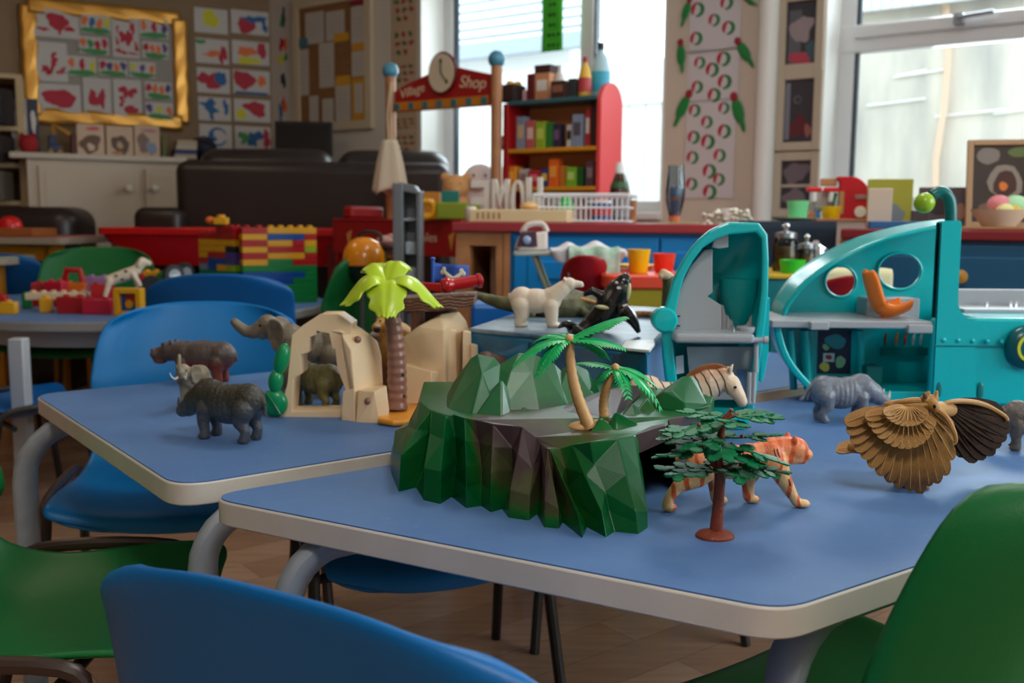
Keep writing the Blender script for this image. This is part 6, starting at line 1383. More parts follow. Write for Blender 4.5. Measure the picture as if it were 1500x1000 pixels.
# paper parrots
for i, (x, y, rot, L_, lb) in enumerate(((1007, 12, 20, 30, 'topmost on the window side'), (998, 76, -4, 34, 'second down on the window side'), (1003, 152, 28, 40, 'lowest on the window side'), (1098, 2, -60, 16, 'topmost on the pipe side'), (1088, 72, -32, 36, 'in the middle on the pipe side'), (1080, 157, -18, 42, 'lowest on the pipe side'))):
    s_, z_ = PLW.sz(x, y, .004); k = wpx(PLW.loc(s_, 0).y); l = L_ * k * 1.25
    t = thing('paper_parrot', 'green paper parrot by the ring prints, ' + lb, 'paper parrot', PLW.loc(s_, z_, .004), PLW.rz, 'paper parrots on the pier')
    e = Matrix.Rotation(R(rot), 4, 'Y'); b = MB(); b.X = e
    b.ell((0, -.004, -.1 * l), (l * .16, .004, l * .36)).ell((l * .02, -.004, -l * .42), (l * .07, .003, l * .3)); b.obj('body', C((20, 130, 60)), t)
    b = MB(); b.X = e; b.ell((0, -.006, l * .3), (l * .11, .005, l * .13)); b.obj('head', C((150, 24, 44)), t)
# multi-photo frame beside the right-hand window
fs0, fz1 = PLW.sz(1143, -6, .0); 
mfr = M('photo_frame_cream', (186, 172, 152), .5)
for i, (a, b_, c, d, lb, mk) in enumerate(((1141, -8, 1204, 103, 'topmost photo frame with a pink cushion in its picture', [((90, 92, 100), 'r', .18, .18, .5, .95), ((150, 136, 140), 'b', .5, .45, .26, .2, .3), ((176, 60, 80), 'b', .5, .86, .3, .09, .2), ((60, 90, 100), 'b', .75, .75, .12, .12, .3)]), (1138, 106, 1200, 219, 'middle photo frame with a dark Christmas scene', [((120, 124, 136), 'r', .14, .1, .26, .9), ((110, 112, 116), 'a', .45, .34, .1, .03, 0, 360), ((90, 24, 36), 'b', .5, .72, .22, .16, .3), ((150, 90, 80), 'b', .75, .78, .1, .08, .3)]), (1133, 224, 1196, 318, 'lowest photo frame with two greyish pictures', [((108, 96, 104), 'b', .5, .28, .32, .18, .3), ((112, 100, 106), 'b', .5, .75, .32, .18, .3), ((180, 168, 150), 'r', .1, .49, .9, .54)]))):
    s0, z1 = PLW.sz(a, b_, .02); s1, z0 = PLW.sz(c, d, .02); W_, H_ = s1 - s0, z1 - z0
    t = thing('framed_photograph', lb, 'framed photo', PLW.loc((s0 + s1) / 2, (z0 + z1) / 2, 0), PLW.rz, 'cream photo frames by the window')
    bw = .035
    for sx in (-1, 1): MB().box((sx * (W_ / 2 - bw / 2), -.01, 0), (bw, .02, H_)).obj('frame_side', mfr, t, smooth=0, bevel=.003)
    for sx in (-1, 1): MB().box((0, -.01, sx * (H_ / 2 - bw / 2)), (W_ - 2 * bw, .02, bw)).obj('frame_rail', mfr, t, smooth=0, bevel=.003)
    o = sheet('photo', None, None, PLW, a + 5, b_ + 6, c - 5, d - 6, mk, (52, 48, 56), off=.006, seed=i + 80)
    wl_ = o.location.copy(); o.parent = t; o.rotation_euler.z = 0; o.location = (0, -.006, 0)
# green banner in the shop window
o = PLW.loc(*PLW.sz(809, 30, -.15), -.15); zb = PLW.sz(809, 75, -.15)[1]; k = wpx(o.y)
bn = thing('paper_banner', 'bright green paper banner with dark writing hanging in the shop window', 'banner', Vector((o.x, o.y, zb)), PLW.rz)
MB().grid(lambda u, v: ((u - .5) * 36 * k, .004 * sin(v * 9 + u * 3), v * .7), 6, 30).obj('banner_sheet', M('banner_green', (70, 196, 40), .6), bn, solid=.001, smooth=180)
rd = random.Random(3); b = MB()
for r_ in range(9):
    for c_ in range(2 if r_ > 1 else 3):
        b.box(((c_ - .5) * 7 * k + rd.uniform(-1, 1) * k, -.0055 + 0, .03 + r_ * .05), (rd.uniform(3, 6) * k, .001, .014))
b.obj('banner_writing', M('ink_green', (24, 84, 30), .7), bn, smooth=0)
b = MB(); b.tube([(0, 0, .7), (0, 0, HEAD - zb - .01)], .002, 6); b.obj('banner_string', C((180, 180, 176)), bn)
# ================================================================== FURNITURE AND THINGS AT THE BACK OF THE ROOM
def P0(px, py, Y): return PY(px, py, Y)
def span(px0, px1, py0, py1, Y):
    a, b = PY(px0, (py0 + py1) / 2, Y), PY(px1, (py0 + py1) / 2, Y); t, u = PY((px0 + px1) / 2, py0, Y), PY((px0 + px1) / 2, py1, Y)
    return a.x, b.x, u.z, t.z
def base_of(px, py, Y, z=None): p = PY(px, py, Y); return Vector((p.x, Y, p.z if z is None else z))
def carton(name, label, cat, px0, px1, py0, py1, Y, mat, dep=.05, group=None, rz=0, z=None, band=None, bevel=.003):
    x0, x1, z0, z1 = span(px0, px1, py0, py1, Y); z0 = z if z is not None else z0
    t = thing(name, label, cat, ((x0 + x1) / 2, Y + dep / 2, z0), rz, group); w, h = x1 - x0, z1 - z0
    MB().box((0, 0, h / 2), (w, dep, h)).obj('body', mat, t, smooth=0, bevel=bevel)
    if band: MB().box((0, -dep / 2 - .0004, h * .5), (w * .8, .0008, h * .4)).obj('label_panel', band, t, smooth=0)
    return t
def bottle(name, label, cat, px, w, py0, py1, Y, mat, capm, prof=None, group=None, z=None, labm=None):
    k = wpx(Y); b = PY(px, py1, Y); z0 = z if z is not None else b.z; h = PY(px, py0, Y).z - z0; r = w * k / 2
    t = thing(name, label, cat, (b.x, Y, z0), 0, group)
    prof = prof or [(.9, 0), (1, .03), (1, .6), (.75, .75), (.34, .84), (.34, .86)]
    MB().lathe([(p * r, q * h) for p, q in prof], n=20).obj('body', mat, t)
    MB().lathe([(.4 * r, .85 * h), (.4 * r, .99 * h), (.3 * r, h)], n=16).obj('cap', capm, t)
    if labm: MB().lathe([(1.02 * r, .2 * h), (1.02 * r, .52 * h)], n=20).obj('wrap_label', labm, t)
    return t
def cup(name, label, cat, px, w, py0, py1, Y, mat, group=None, z=None, taper=.78):
    k = wpx(Y); b = PY(px, py1, Y); z0 = z if z is not None else b.z; h = PY(px, py0, Y).z - z0; r = w * k / 2
    t = thing(name, label, cat, (b.x, Y, z0), 0, group)
    MB().lathe([(r * taper * .9, 0), (r * taper, .004), (r, h), (r * .93, h), (r * taper * .9, .008), (0, .008)], n=28).obj('cup_wall', mat, t)
    return t
cr_ = lambda a, b, c: M('c_%d_%d_%d' % (a, b, c), (a, b, c), .5)
# ---------------- bookcase at the far left
m_cream = M('cream_wood', (186, 160, 122), .5); m_white = M('painted_white', (190, 172, 152), .45)
Y = 5.16; xr0 = PY(10, 300, Y).x; bc = thing('bookcase', 'narrow cream bookcase cut off by the picture edge beside the white cupboard', 'bookcase', (xr0 - .28, Y + .1, 0), R(24))
zt_ = PY(15, 105, Y).z
for x in (-.3, .28): MB().bb((x - .0, -.14, 0), (x + .035, .14, zt_)).obj('side_panel', m_cream, bc, smooth=0, bevel=.003)
for py in (108, 186, 241, 297, 350): z = PY(10, py, Y).z; MB().bb((-.27, -.14, z - .012), (.285, .14, z + .012)).obj('shelf', m_cream, bc, smooth=0, bevel=.002)
MB().bb((-.27, .13, 0), (.285, .14, zt_)).obj('back_panel', M('back_brown', (74, 52, 36), .7), bc, smooth=0)
for i, (px, py0, py1, c, lb) in enumerate(((5, 128, 184, (24, 22, 26), 'black box file on the upper shelf of the cream bookcase'), (6, 198, 239, (40, 34, 30), 'dark brown box file on the middle shelf of the cream bookcase'), (4, 250, 295, (96, 84, 74), 'grey box file on the lower shelf of the cream bookcase'))):
    carton('box_file', lb, 'box file', px - 20, px - 4, py0, py1, Y - .06, cr_(*c), .14, z=PY(10, (186, 241, 297)[i], Y).z + .0121)
# ---------------- low white cupboard on the left wall
s0, zt_ = PLL.sz(22, 222, .42); s1, _ = PLL.sz(268, 222, .42)
cb = thing('cupboard', 'long low white cupboard with round knobs under the gold-bordered board', 'cupboard', PLL.loc((s0 + s1) / 2, 0, .215), PLL.rz); w = s1 - s0; zc_ = zt_
MB().bb((-w / 2 + .05, -.19, .03), (w / 2, .21, zc_ - .03)).obj('body', m_white, cb, smooth=0, bevel=.004)
MB().bb((-w / 2 - .03, -.215, zc_ - .032), (w / 2 + .02, .21, zc_)).obj('cupboard_top', M('painted_white_top', (190, 176, 160), .35), cb, smooth=0, bevel=.008)
for (a, b_, kx) in ((56, 202, 188), (212, 262, 226)):
    sa = PLL.sz(a, 260, .41)[0] - (s0 + s1) / 2; sb = PLL.sz(b_, 260, .41)[0] - (s0 + s1) / 2; zd = PLL.sz(100, 243, .41)[1]
    d = MB().bb((sa, -.205, .10), (sb, -.19, zd)).obj('door', m_white, cb, smooth=0, bevel=.004)
    MB().bb((sa + .03, -.2075, .14), (sb - .03, -.2045, zd - .03)).obj('door_panel', m_white, d, smooth=0, bevel=.003)
    kz = PLL.sz(kx, 276, .43); MB().at((kz[0] - (s0 + s1) / 2, -.205, kz[1]), (R(90), 0, 0)).lathe([(.008, 0), (.008, .016), (.019, .024), (.019, .032), (.012, .038), (0, .039)], n=20).obj('knob', M('knob_china', (214, 204, 190), .2), d)
zc = zc_
def on_cup(px, off=.22): p = PLL.loc(PLL.sz(px, 215, off)[0], zc, off); return p
def lh(px, py, off=.22): return PLL.sz(px, py, off)[1] - zc
def lw(px0, px1, off=.22): return PLL.sz(px1, 215, off)[0] - PLL.sz(px0, 215, off)[0]
def cbox(name, label, cat, px0, px1, py0, mat, dep, off=.22, group=None, marks=None, tilt=0):
    t = thing(name, label, cat, on_cup((px0 + px1) / 2, off), PLL.rz, group); w, h = lw(px0, px1, off), lh((px0 + px1) / 2, py0, off)
    b = MB().box((0, 0, h / 2), (w, dep, h)).obj('body', mat, t, smooth=0, bevel=.002)
    if marks:
        for i, (c, cx, cy, rx, ry) in enumerate(marks):
            pts = blobpoly((cx - .5) * w, (1 - cy) * h, rx * w, ry * h, i * 7 + int(px0), 20, .2); y = -dep / 2 - .0006 - .0003 * i
            n = len(pts); MB()._add([(p[0], y, p[1]) for p in pts] + [(p[0], y + .0005, p[1]) for p in pts], [tuple(range(n))[::-1], tuple(range(n, 2 * n))] + [(k, (k + 1) % n, n + (k + 1) % n, n + k) for k in range(n)]).obj('cover_picture', cr_(*c), t, smooth=0)
    return t
for i, (a, b_, c, lb) in enumerate(((18, 30, (150, 140, 140), 'first grey ring binder from the bookcase, on the white cupboard'), (30, 41, (160, 148, 142), 'second grey ring binder from the bookcase, on the white cupboard'), (42, 57, (24, 34, 60), 'navy ring binder standing beside two grey ones on the cupboard'))):
    cbox('ring_binder', lb, 'binder', a, b_, 148, cr_(*c), .22, .14, 'ring binders on the white cupboard', [((196, 190, 184), .5, .4, .26, .2)])
bk = [(113, 153, 182, 'first pale picture book from the bookcase, with a brown bear-like shape on its cover', [((96, 62, 40), .48, .62, .36, .3), ((200, 176, 150), .5, .72, .14, .12), ((190, 70, 80), .6, .14, .24, .06)]), (156, 195, 185, 'middle of three pale picture books on the cupboard, brown animal on its cover', [((86, 56, 38), .52, .6, .34, .3), ((180, 150, 120), .5, .62, .12, .12), ((170, 120, 70), .4, .88, .25, .06)]), (197, 234, 184, 'third pale picture book, grey and blue picture on its cover', [((120, 96, 84), .35, .55, .24, .3), ((120, 130, 156), .66, .7, .2, .22), ((170, 110, 120), .6, .16, .3, .05)])]
for a, b_, c, lb, mk in bk: cbox('picture_book', lb, 'book', a, b_, c, cr_(196, 166, 140), .02, .26, 'pale picture books on the white cupboard', mk)
cbox('red_book', 'narrow dark red book beside the pale picture books', 'book', 104, 112, 197, cr_(96, 22, 22), .10, .2)
cbox('green_tin', 'small olive green tin beside the stack of white books', 'tin', 236, 244, 200, cr_(96, 96, 36), .05, .2)
for i in range(4):
    t = thing('stacked_book', '%s book of the flat stack on the white cupboard' % ('lowest', 'second lowest, navy', 'third', 'uppermost')[i], 'book', on_cup(268 + i, .22) + Vector((0, 0, .026 * i + .0001)), PLL.rz, 'flat stack of books on the cupboard')
    MB().box((0, 0, .013), (lw(252, 284) * (1 - .03 * i), .16, .0255)).obj('body', cr_(*((168, 152, 130), (30, 44, 100), (186, 172, 150), (176, 158, 134))[i]), t, smooth=0, bevel=.002)
t = thing('navy_bag', 'dark navy soft bag slumped at the end of the white cupboard', 'bag', on_cup(299, .2), PLL.rz)
MB().ell((0, 0, .06), (lw(280, 318) / 2, .09, .065), None, 24, 14).obj('body', M('bag_navy', (14, 20, 46), .6, bump=.5, bscale=30), t); MB().tube([(-.06, 0, .115), (0, 0, .135), (.06, 0, .115)], .006, 8).obj('strap', m_dark, t)
# red toy mask / lump kept generic, and a small toy tractor
t = thing('red_soft_toy', 'round red soft toy leaning on the binders on the white cupboard', 'soft toy', on_cup(42, .3), PLL.rz); w = lw(28, 57)
MB().ell((0, 0, w * .52), (w * .5, w * .28, w * .52), None, 24, 16).ell((-w * .3, 0, w * .98), (w * .13, w * .1, w * .13)).ell((w * .3, 0, w * .98), (w * .13, w * .1, w * .13)).obj('body', M('soft_red', (150, 16, 20), .8, bump=.4, bscale=120), t)
t = thing('toy_crane', 'small blue and yellow toy crane on the white cupboard', 'toy crane', on_cup(80, .25), PLL.rz); u = lw(66, 94)
MB().box((0, 0, u * .3), (u * .7, .08, u * .5)).box((-.1 * u, 0, u * .8), (u * .4, .06, u * .6)).obj('cab', cr_(36, 48, 84), t, smooth=0, bevel=.006)
MB().tube([(0, 0, u * 1.0), (-.05 * u, 0, u * 1.7), (u * .5, -.02, u * 1.35), (u * .8, -.02, u * 1.15)], .012, 8).obj('jib', cr_(176, 120, 30), t)
for x in (-.25, .25): MB().at((x * u, -.045, u * .14), (R(90), 0, 0)).lathe([(u * .14, 0), (u * .14, .02)], n=18).obj('wheel', cr_(150, 110, 30), t)
# ---------------- television
Y = 5.62; x0, x1, z0, z1 = span(404, 487, 181, 236, Y); t = thing('television', 'black flat television standing behind the sofa under the cork board', 'television', ((x0 + x1) / 2, Y, .0), R(4)); w = x1 - x0
MB().box((0, 0, (z0 + z1) / 2 + .02), (w, .05, z1 - z0 - .02)).obj('case', m_dark, t, smooth=0, bevel=.006); MB().box((0, -.0256, (z0 + z1) / 2 + .02), (w - .03, .001, z1 - z0 - .05)).obj('screen', M('tv_screen', (8, 8, 10), .12), t, smooth=0)
MB().box((0, 0, z0 - .02), (.06, .04, .08)).box((0, 0, (z0 - .06) / 2), (w * .9, .3, z0 - .06)).obj('stand', M('stand_dark', (36, 28, 24), .5), t, smooth=0, bevel=.004)
# ---------------- sofa
m_lea = M('leather_brown', (36, 24, 22), .36, bump=.5, bscale=22, spec=.55, var=.15, vscale=5)
Y = 4.66; x0, x1, z0, z1 = span(254, 652, 236, 400, Y); w = x1 - x0; sf = thing('sofa', 'dark brown leather sofa with its back to us behind the red tray table', 'sofa', ((x0 + x1) / 2, Y + .42, 0), R(3))
MB().box((0, -.33, (z1 + .08) / 2), (w, .22, z1 - .08)).obj('back', m_lea, sf, bevel=.055, seg=5, smooth=60)
MB().box((0, -.02, .24), (w - .05, .56, .34)).obj('seat_base', m_lea, sf, bevel=.05, seg=4, smooth=60)
for sx in (-1, 1): MB().box((sx * (w / 2 - .09), -.02, .36), (.18, .56, .58)).obj('arm', m_lea, sf, bevel=.07, seg=5, smooth=60)
zt2 = PY(380, 221, Y + .25).z
for cx, cw in ((-.5 * w + .30 * w, .52 * w), (.28 * w, .44 * w)):
    MB().at((cx, -.17, zt2 - .16)).box((0, 0, 0), (cw, .22, .34)).obj('back_cushion', m_lea, sf, bevel=.10, seg=6, smooth=60, sub=1)
for k in range(2): MB().at(((-.24 + .48 * k) * w, .06, .46)).box((0, 0, 0), (w * .42, .36, .14)).obj('seat_cushion', m_lea, sf, bevel=.06, seg=5, smooth=60)
x0, x1, z0, z1 = span(-60, 104, 302, 350, 4.62); t = thing('leather_armchair', 'dark leather armchair arm cut off by the picture edge before the white cupboard', 'armchair', ((x0 + x1) / 2, 4.8, 0)); w = x1 - x0
MB().box((0, 0, z1 / 2), (w, .34, z1)).obj('arm', m_lea, t, bevel=.09, seg=6, smooth=60); MB().box((-.1, .22, .26), (w, .3, .5)).obj('seat', m_lea, t, bevel=.06, seg=4, smooth=60)
x0, x1, z0, z1 = span(194, 262, 303, 350, 4.5); t = thing('leather_pouffe', 'rounded dark leather pouffe against the end of the sofa', 'pouffe', ((x0 + x1) / 2, 4.6, 0)); w = x1 - x0
MB().box((0, 0, z1 / 2), (w * 1.1, .18, z1)).obj('body', m_lea, t, bevel=.05, seg=6, smooth=60)
# ---------------- red tray table
m_tray = M('tray_red', (196, 8, 12), .3)
Y = 4.16; x0, x1, z0, z1 = span(150, 502, 336, 392, Y); w = x1 - x0; zt_ = PY(300, 334, Y).z; zb = PY(300, 390, Y).z
t = thing('tray_table', 'long red plastic play tray on a stand in front of the sofa', 'play tray', ((x0 + x1) / 2, Y + .19, 0)); h = zt_ - zb
b = MB(); o_ = rrect(w, .40, .03); i_ = rrect(w - .05, .35, .025); lo_ = rrect(w - .16, .29, .03); li_ = rrect(w - .18, .27, .03); n = len(o_)
rings = [(lo_, zb), (o_, zt_ - .03), (rrect(w + .03, .43, .03), zt_ - .03), (rrect(w + .03, .43, .03), zt_), (i_, zt_), (li_, zb + .01)]
vs = [(p[0], p[1], z) for r_, z in rings for p in r_]; fs = [tuple(range(n))[::-1]] + [(k * n + i, k * n + (i + 1) % n, (k + 1) * n + (i + 1) % n, (k + 1) * n + i) for k in range(5) for i in range(n)] + [tuple(5 * n + i for i in range(n))]
b._add(vs, fs).obj('tray', m_tray, t, bevel=.004)
for sx in (-1, 1):
    for sy in (-1, 1): MB().box((sx * (w / 2 - .05), sy * .17, (zt_ - .03) / 2), (.03, .03, zt_ - .031)).obj('leg', M('tray_leg', (120, 16, 18), .4), t, smooth=0, bevel=.003)
# ---------------- wooden play tables at the left edge
def ptable(name, label, px0, px1, pyt, Y, topm, edgem, legm, dep, apron=True):
    x0, x1, z0, z1 = span(px0, px1, pyt, pyt + 10, Y); w = x1 - x0; t = thing(name, label, 'table', ((x0 + x1) / 2, Y + dep / 2, 0))
    MB().prism(rrect(w, dep, .05), z1 - .028, z1).obj('tabletop', topm, t, bevel=.004); MB().prism(rrect(w + .004, dep + .004, .05), z1 - .03, z1 - .004).obj('edge_band', edgem, t, smooth=40)
    if apron: MB().box((.0, -dep / 2 + .10, z1 - .07), (w - .16, .03, .07)).obj('apron', legm, t, smooth=0, bevel=.004)
    for sx in (-1, 1):
        for sy in (-1, 1): MB().box((sx * (w / 2 - .08), sy * (dep / 2 - .09), (z1 - .03) / 2), (.05, .05, z1 - .031)).obj('leg', legm, t, smooth=0, bevel=.004)
    return t, z1
m_yl = M('leg_yellow', (190, 124, 16), .4)
lt, lz = ptable('play_table', 'red topped table with grey edge and yellow frame near the white cupboard', -190, 96, 346, 4.07, M('top_red', (150, 78, 70), .4), M('edge_warm', (150, 136, 120), .45), m_yl, .5)
ptable('play_table', 'pale green topped table corner with yellow leg at the very picture edge', -150, 6, 376, 3.76, M('top_green', (124, 136, 104), .4), M('edge_warm', (150, 136, 120), .45), m_yl, .28, False)
t = carton('wooden_tray', 'wooden tray with a red dome lid on the red topped table', 'tray', -30, 48, 334, 348, 4.12, M('tray_wood', (150, 84, 34), .5), .22, z=lz + .0005)
t = thing('red_dome', 'red plastic dome lid standing in the wooden tray at the picture edge', 'dome', base_of(15, 334, 4.23, PY(15, 334, 4.12).z + .0008)); MB().lathe([(.05, 0), (.05, .012), (.04, .034), (.022, .046), (0, .05)], n=28).obj('body', m_tray, t)
chair('blue chair tucked under the red topped table near the picture edge', (PY(40, 400, 4.05).x, 4.08), az_rz((.1, 1)), m_navy, W=.34, top=lz - .06, seat=.34)
chair('dark blue chair with black tube frame beside the round table leg', (PY(30, 560, 2.62).x, 2.62), az_rz((.75, .66)), m_navy, W=.32, top=.47, seat=.33, tube=m_tubek)
chair('blue chair pushed right under the rectangular table, seat and black legs showing', (-.16, 1.62), az_rz((.35, -1)), m_blue, W=.36, top=.485, seat=.30, tube=m_tubek)
chair('blue chair under the tables behind the hill, only a black leg showing', (.24, 2.0), az_rz((.1, -1)), m_blue, W=.36, top=.485, seat=.30, tube=m_tubek)
# ---------------- round table : brick tower and heap
BR = {'r': (170, 20, 26), 'y': (216, 156, 20), 'b': (8, 70, 150), 'g': (10, 120, 56), 'l': (140, 170, 30), 'k': (20, 24, 30), 'p': (74, 62, 130), 's': (110, 140, 170), 'w': (210, 190, 160), 'o': (220, 104, 24), 'v': (160, 120, 170), 'm': (190, 20, 50)}
def bm_(c): return M('brick_' + c, BR[c], .28)
Yc = 3.42; pc = PY(357, 436, Yc); k = wpx(Yc)
rowh = (PY(357, 333, Yc).z - pc.z - .0) / 11.0; tw = thing('brick_tower', 'square tower of stacked coloured toy bricks on the round table', 'brick tower', (pc.x, pc.y, TT + .0005), R(0))
dR = Vector((.90, .44, 0)); dLf = Vector((-.75, .66, 0)); rowh = (PY(357, 333, Yc).z - TT) / 12
Rw = [['b3'], ['b1g1'], ['g4'], ['y4'], ['b2g1'], ['b3g1'], ['g4'], ['y2g2r2', ], ['r2y3r1'], ['y2r1y1', ], ['r2b3r1'], ['y2y3'], ['r3y4']]
right = [['b4', 'g2'], ['g6'], ['y3', 'g3'], ['b4', 'g2'], ['b5', 'g1'], ['g6'], ['y2', 'g2', 'r2'], ['r2', 'y3', 'r1'], ['y2', 'r3', 'l1'], ['r2', 'y2', 'r1', 'y1'], ['y2', 'b3', 'r1'], ['r2', 'y4']]
left = [['b4'], ['b4'], ['l1', 'm1', 'v2'], ['b4'], ['g4'], ['s1', 'b1', 'y1', 'l1'], ['r1', 'b2', 'p1'], ['y1', 'r2', 'p1'], ['y3', 'k1'], ['y2', 'y2'], ['r2', 'r2'], ['r2']]
WR, WL_ = 88 * k / .80, 60 * k / .62; dpt = .055
def brick(parent, a, d, nrm, ln, h, c, z, studs=False, dep=.055):
    e = Vector((a.x, a.y, 0)); q = e + d * ln; r_ = nrm * dep
    b = MB(); b.prism([(e.x, e.y), (q.x, q.y), (q.x + r_.x, q.y + r_.y), (e.x + r_.x, e.y + r_.y)], z, z + h - .0006)
    if studs:
        n = max(1, int(ln / .034))
        for i in range(n):
            p = e + d * ln * (i + .5) / n + r_ * .5; b.lathe([(.010, 0), (.010, .008)], (p.x, p.y, z + h - .0006), 12)
    return b.obj('brick', bm_(c), parent, smooth=30, bevel=.0012)
nR = Vector((-dR.y, dR.x, 0)); nLn = Vector((-dLf.y, dLf.x, 0)) * -1
for i in range(12):
    u = 0; tot = sum(int(s_[1]) for s_ in right[i])
    for s_ in right[i]: ln = int(s_[1]) / tot * WR; brick(tw, dR * (u + .0), dR, nR, ln - .0008, rowh, s_[0], i * rowh, i == 11); u += ln
    u = 0; tot = 4
    for s_ in left[i][::-1]:
        ln = int(s_[1]) / tot * (WL_ - .0); brick(tw, dLf * (u + .052) + dR * .0, dLf, nLn, ln - .0008, rowh, s_[0], i * rowh, i >= 10); u += ln
t = thing('toy_brick', 'yellow and orange bricks lying on the top corner of the brick tower', 'toy bricks', (tw.location.x - .10, tw.location.y + .10, TT + .0005 + 12 * rowh + .0085))
MB().box((0, 0, .012), (.045, .045, .024)).lathe([(.015, .024), (.015, .034)], n=12).obj('brick', bm_('y'), t, smooth=30, bevel=.002); MB().ell((-.04, 0, .014), (.016, .016, .014)).obj('round_brick', bm_('o'), t)
heap = [('red brick block end-on in front of the heap', 'r', 88, 128, 434, 462, 3.06, 0), ('crimson block at the front of the brick heap', 'm', 125, 165, 438, 463, 3.04, .1), ('yellow brick at the front corner of the heap', 'y', 60, 76, 436, 461, 3.08, .2), ('red brick on the far side of the heap', 'r', 48, 68, 414, 436, 3.3, .3), ('second red brick on the far side of the heap', 'm', 68, 96, 412, 438, 3.28, -.1), ('small green brick at the heap edge', 'g', 33, 46, 430, 446, 3.2, .4),
        ('orange brick in the middle of the heap', 'o', 96, 126, 414, 430, 3.36, .2), ('lilac brick behind the toy dog', 'v', 126, 162, 405, 424, 3.42, 0), ('yellow plate brick behind the heap', 'y', 210, 236, 397, 412, 3.4, .1), ('red brick beside the toy dog', 'r', 200, 216, 404, 424, 3.3, .5), ('red roof brick lying on the heap', 'r', 134, 166, 416, 436, 3.14, .4), ('small red and yellow brick at the picture edge of the round table', 'r', -6, 10, 432, 446, 3.05, .2), ('yellow brick at the picture edge of the round table', 'y', 2, 24, 442, 456, 3.02, .1), ('flat white roof plate across the heap', 'w', 44, 128, 428, 438, 3.14, .15), ('green brick by the black wheels', 'g', 232, 242, 400, 412, 3.35, 0), ('dark brick under the silver-hubbed toy wheels', 'k', 246, 280, 410, 440, 3.28, 0), ('dark brick under the plain black toy wheel', 'k', 214, 232, 427, 450, 3.22, 0)]
for i, (lb, c, a, b_, y0, y1, Y, rz) in enumerate(heap):
    x0, x1, z0, z1 = span(a, b_, y0, y1, Y); up_ = 'lying on' in lb or 'across' in lb; zb0 = max(TT + .0004, z0) if up_ else TT + .0004; h = max(.02, z1 - zb0); t = thing('toy_brick', lb, 'toy brick', ((x0 + x1) / 2, Y, zb0), rz, 'loose toy bricks on the round table')
    w = x1 - x0; b = MB().box((0, 0, h / 2), (w, min(.07, max(.035, w * .6)), h - .0004)); n = max(1, int(w / .03))
    for q in range(n): b.lathe([(.009, 0), (.009, .007)], (-w / 2 + w * (q + .5) / n, 0, h - .0004), 12)
    b.obj('brick', bm_(c), t, smooth=30, bevel=.002)
# red arch brick, window brick, dog, wheels
t = thing('arch_brick', 'red arch-shaped toy brick standing on the brick heap', 'toy brick', base_of(108, 412, 3.36)); MB().tube([(-.032, 0, 0), (-.022, 0, .038), (.022, 0, .038), (.032, 0, 0)], .011, 8).obj('brick', bm_('r'), t)
x0, x1, z0, z1 = span(169, 210, 421, 462, 2.98); w, h = x1 - x0, z1 - z0
t = thing('window_brick', 'yellow window frame toy brick with a blue picture at the front of the heap', 'toy brick', ((x0 + x1) / 2, 2.98, TT + .0004), -.1)
for sx in (-1, 1): MB().box((sx * (w / 2 - .008), 0, h / 2), (.016, .035, h)).obj('frame_side', bm_('y'), t, smooth=0, bevel=.002)
for z in (.008, h - .008): MB().box((0, 0, z), (w - .032, .035, .016)).obj('frame_rail', bm_('y'), t, smooth=0, bevel=.002)
MB().box((0, .005, h / 2), (w - .033, .006, h - .033)).obj('picture', bm_('b'), t, smooth=0); MB().box((.006, .0005, h * .62), (w * .42, .002, h * .3)).obj('picture_patch', bm_('r'), t, smooth=0); MB().ell((.0, -.002, h * .42), (.013, .002, .014)).obj('picture_spot', bm_('y'), t)
p = base_of(186, 424, 3.16); t = thing('toy_dog', 'white black-spotted plastic dog lying over the brick heap', 'toy dog', p, R(18))
organic('body', [('l', [((-.05, 0, .03), .018), ((.0, 0, .048), .02), ((.03, 0, .062), .017)]), ('l', [((.03, 0, .062), .014), ((.05, 0, .088), .016), ((.068, 0, .084), .010)]), ('l', [((-.05, .012, .03), .011), ((-.075, .012, -.004), .008)]), ('l', [((-.05, -.012, .03), .011), ((-.065, -.016, -.02), .008)]), ('l', [((.02, .012, .05), .01), ((.03, .014, .012), .008)]), ('l', [((.02, -.012, .05), .01), ((.04, -.016, .016), .008)]), ('l', [((.045, .014, .094), .006), ((.038, .018, .078), .006)]), ('l', [((.045, -.014, .094), .006), ((.038, -.018, .078), .006)])], M('dog_white', (206, 190, 168), .5), t, .003, 4)
for i, (x, z) in enumerate(((-.03, .045), (.0, .06), (.02, .046), (-.012, .034))): MB().ell((x, -.017, z), (.006, .004, .004)).obj('spot', m_dark, t)
for i, (px, py, lb) in enumerate(((222, 418, 'black toy wheel leaning on the brick heap'), (254, 402, 'black and silver toy wheel beside the brick heap'), (270, 399, 'second black and silver toy wheel, nearer the brick tower'))):
    p = base_of(px, py, 3.22 + .05 * i); t = thing('rubber_roller', lb, 'toy wheel', p, .4 + .3 * i, 'toy wheels on the round table'); MB().at((0, 0, 0), (R(90), 0, 0)).lathe([(.02, -.012), (.033, -.012), (.034, 0), (.033, .012), (.02, .012)], n=24).obj('tyre', m_dark, t); MB().at((0, 0, 0), (R(90), 0, 0)).lathe([(.0, -.008), (.019, -.01), (.019, .013), (0, .012)], n=18).obj('hub', M('hub_silver', (170, 172, 176), .3, .6) if i else m_dark, t)
# ================================================================== TOY SHOP, HOME CORNER AND RIGHT-HAND FURNITURE
m_wood = band_bump(M('beech', (176, 120, 78), .45, var=.12, vscale=12), 14, .15, 'Z', 6)
m_shopred = M('shop_red', (156, 14, 18), .4); m_ball = M('ball_blue', (74, 140, 166), .3)
# ---- shop stand with sign
rzW = atan2(dW.y, dW.x)
pr_ = PY(727, 200, 3.90); lft = None
d_ = dW.copy(); dd = ray(572, 140); t_ = None
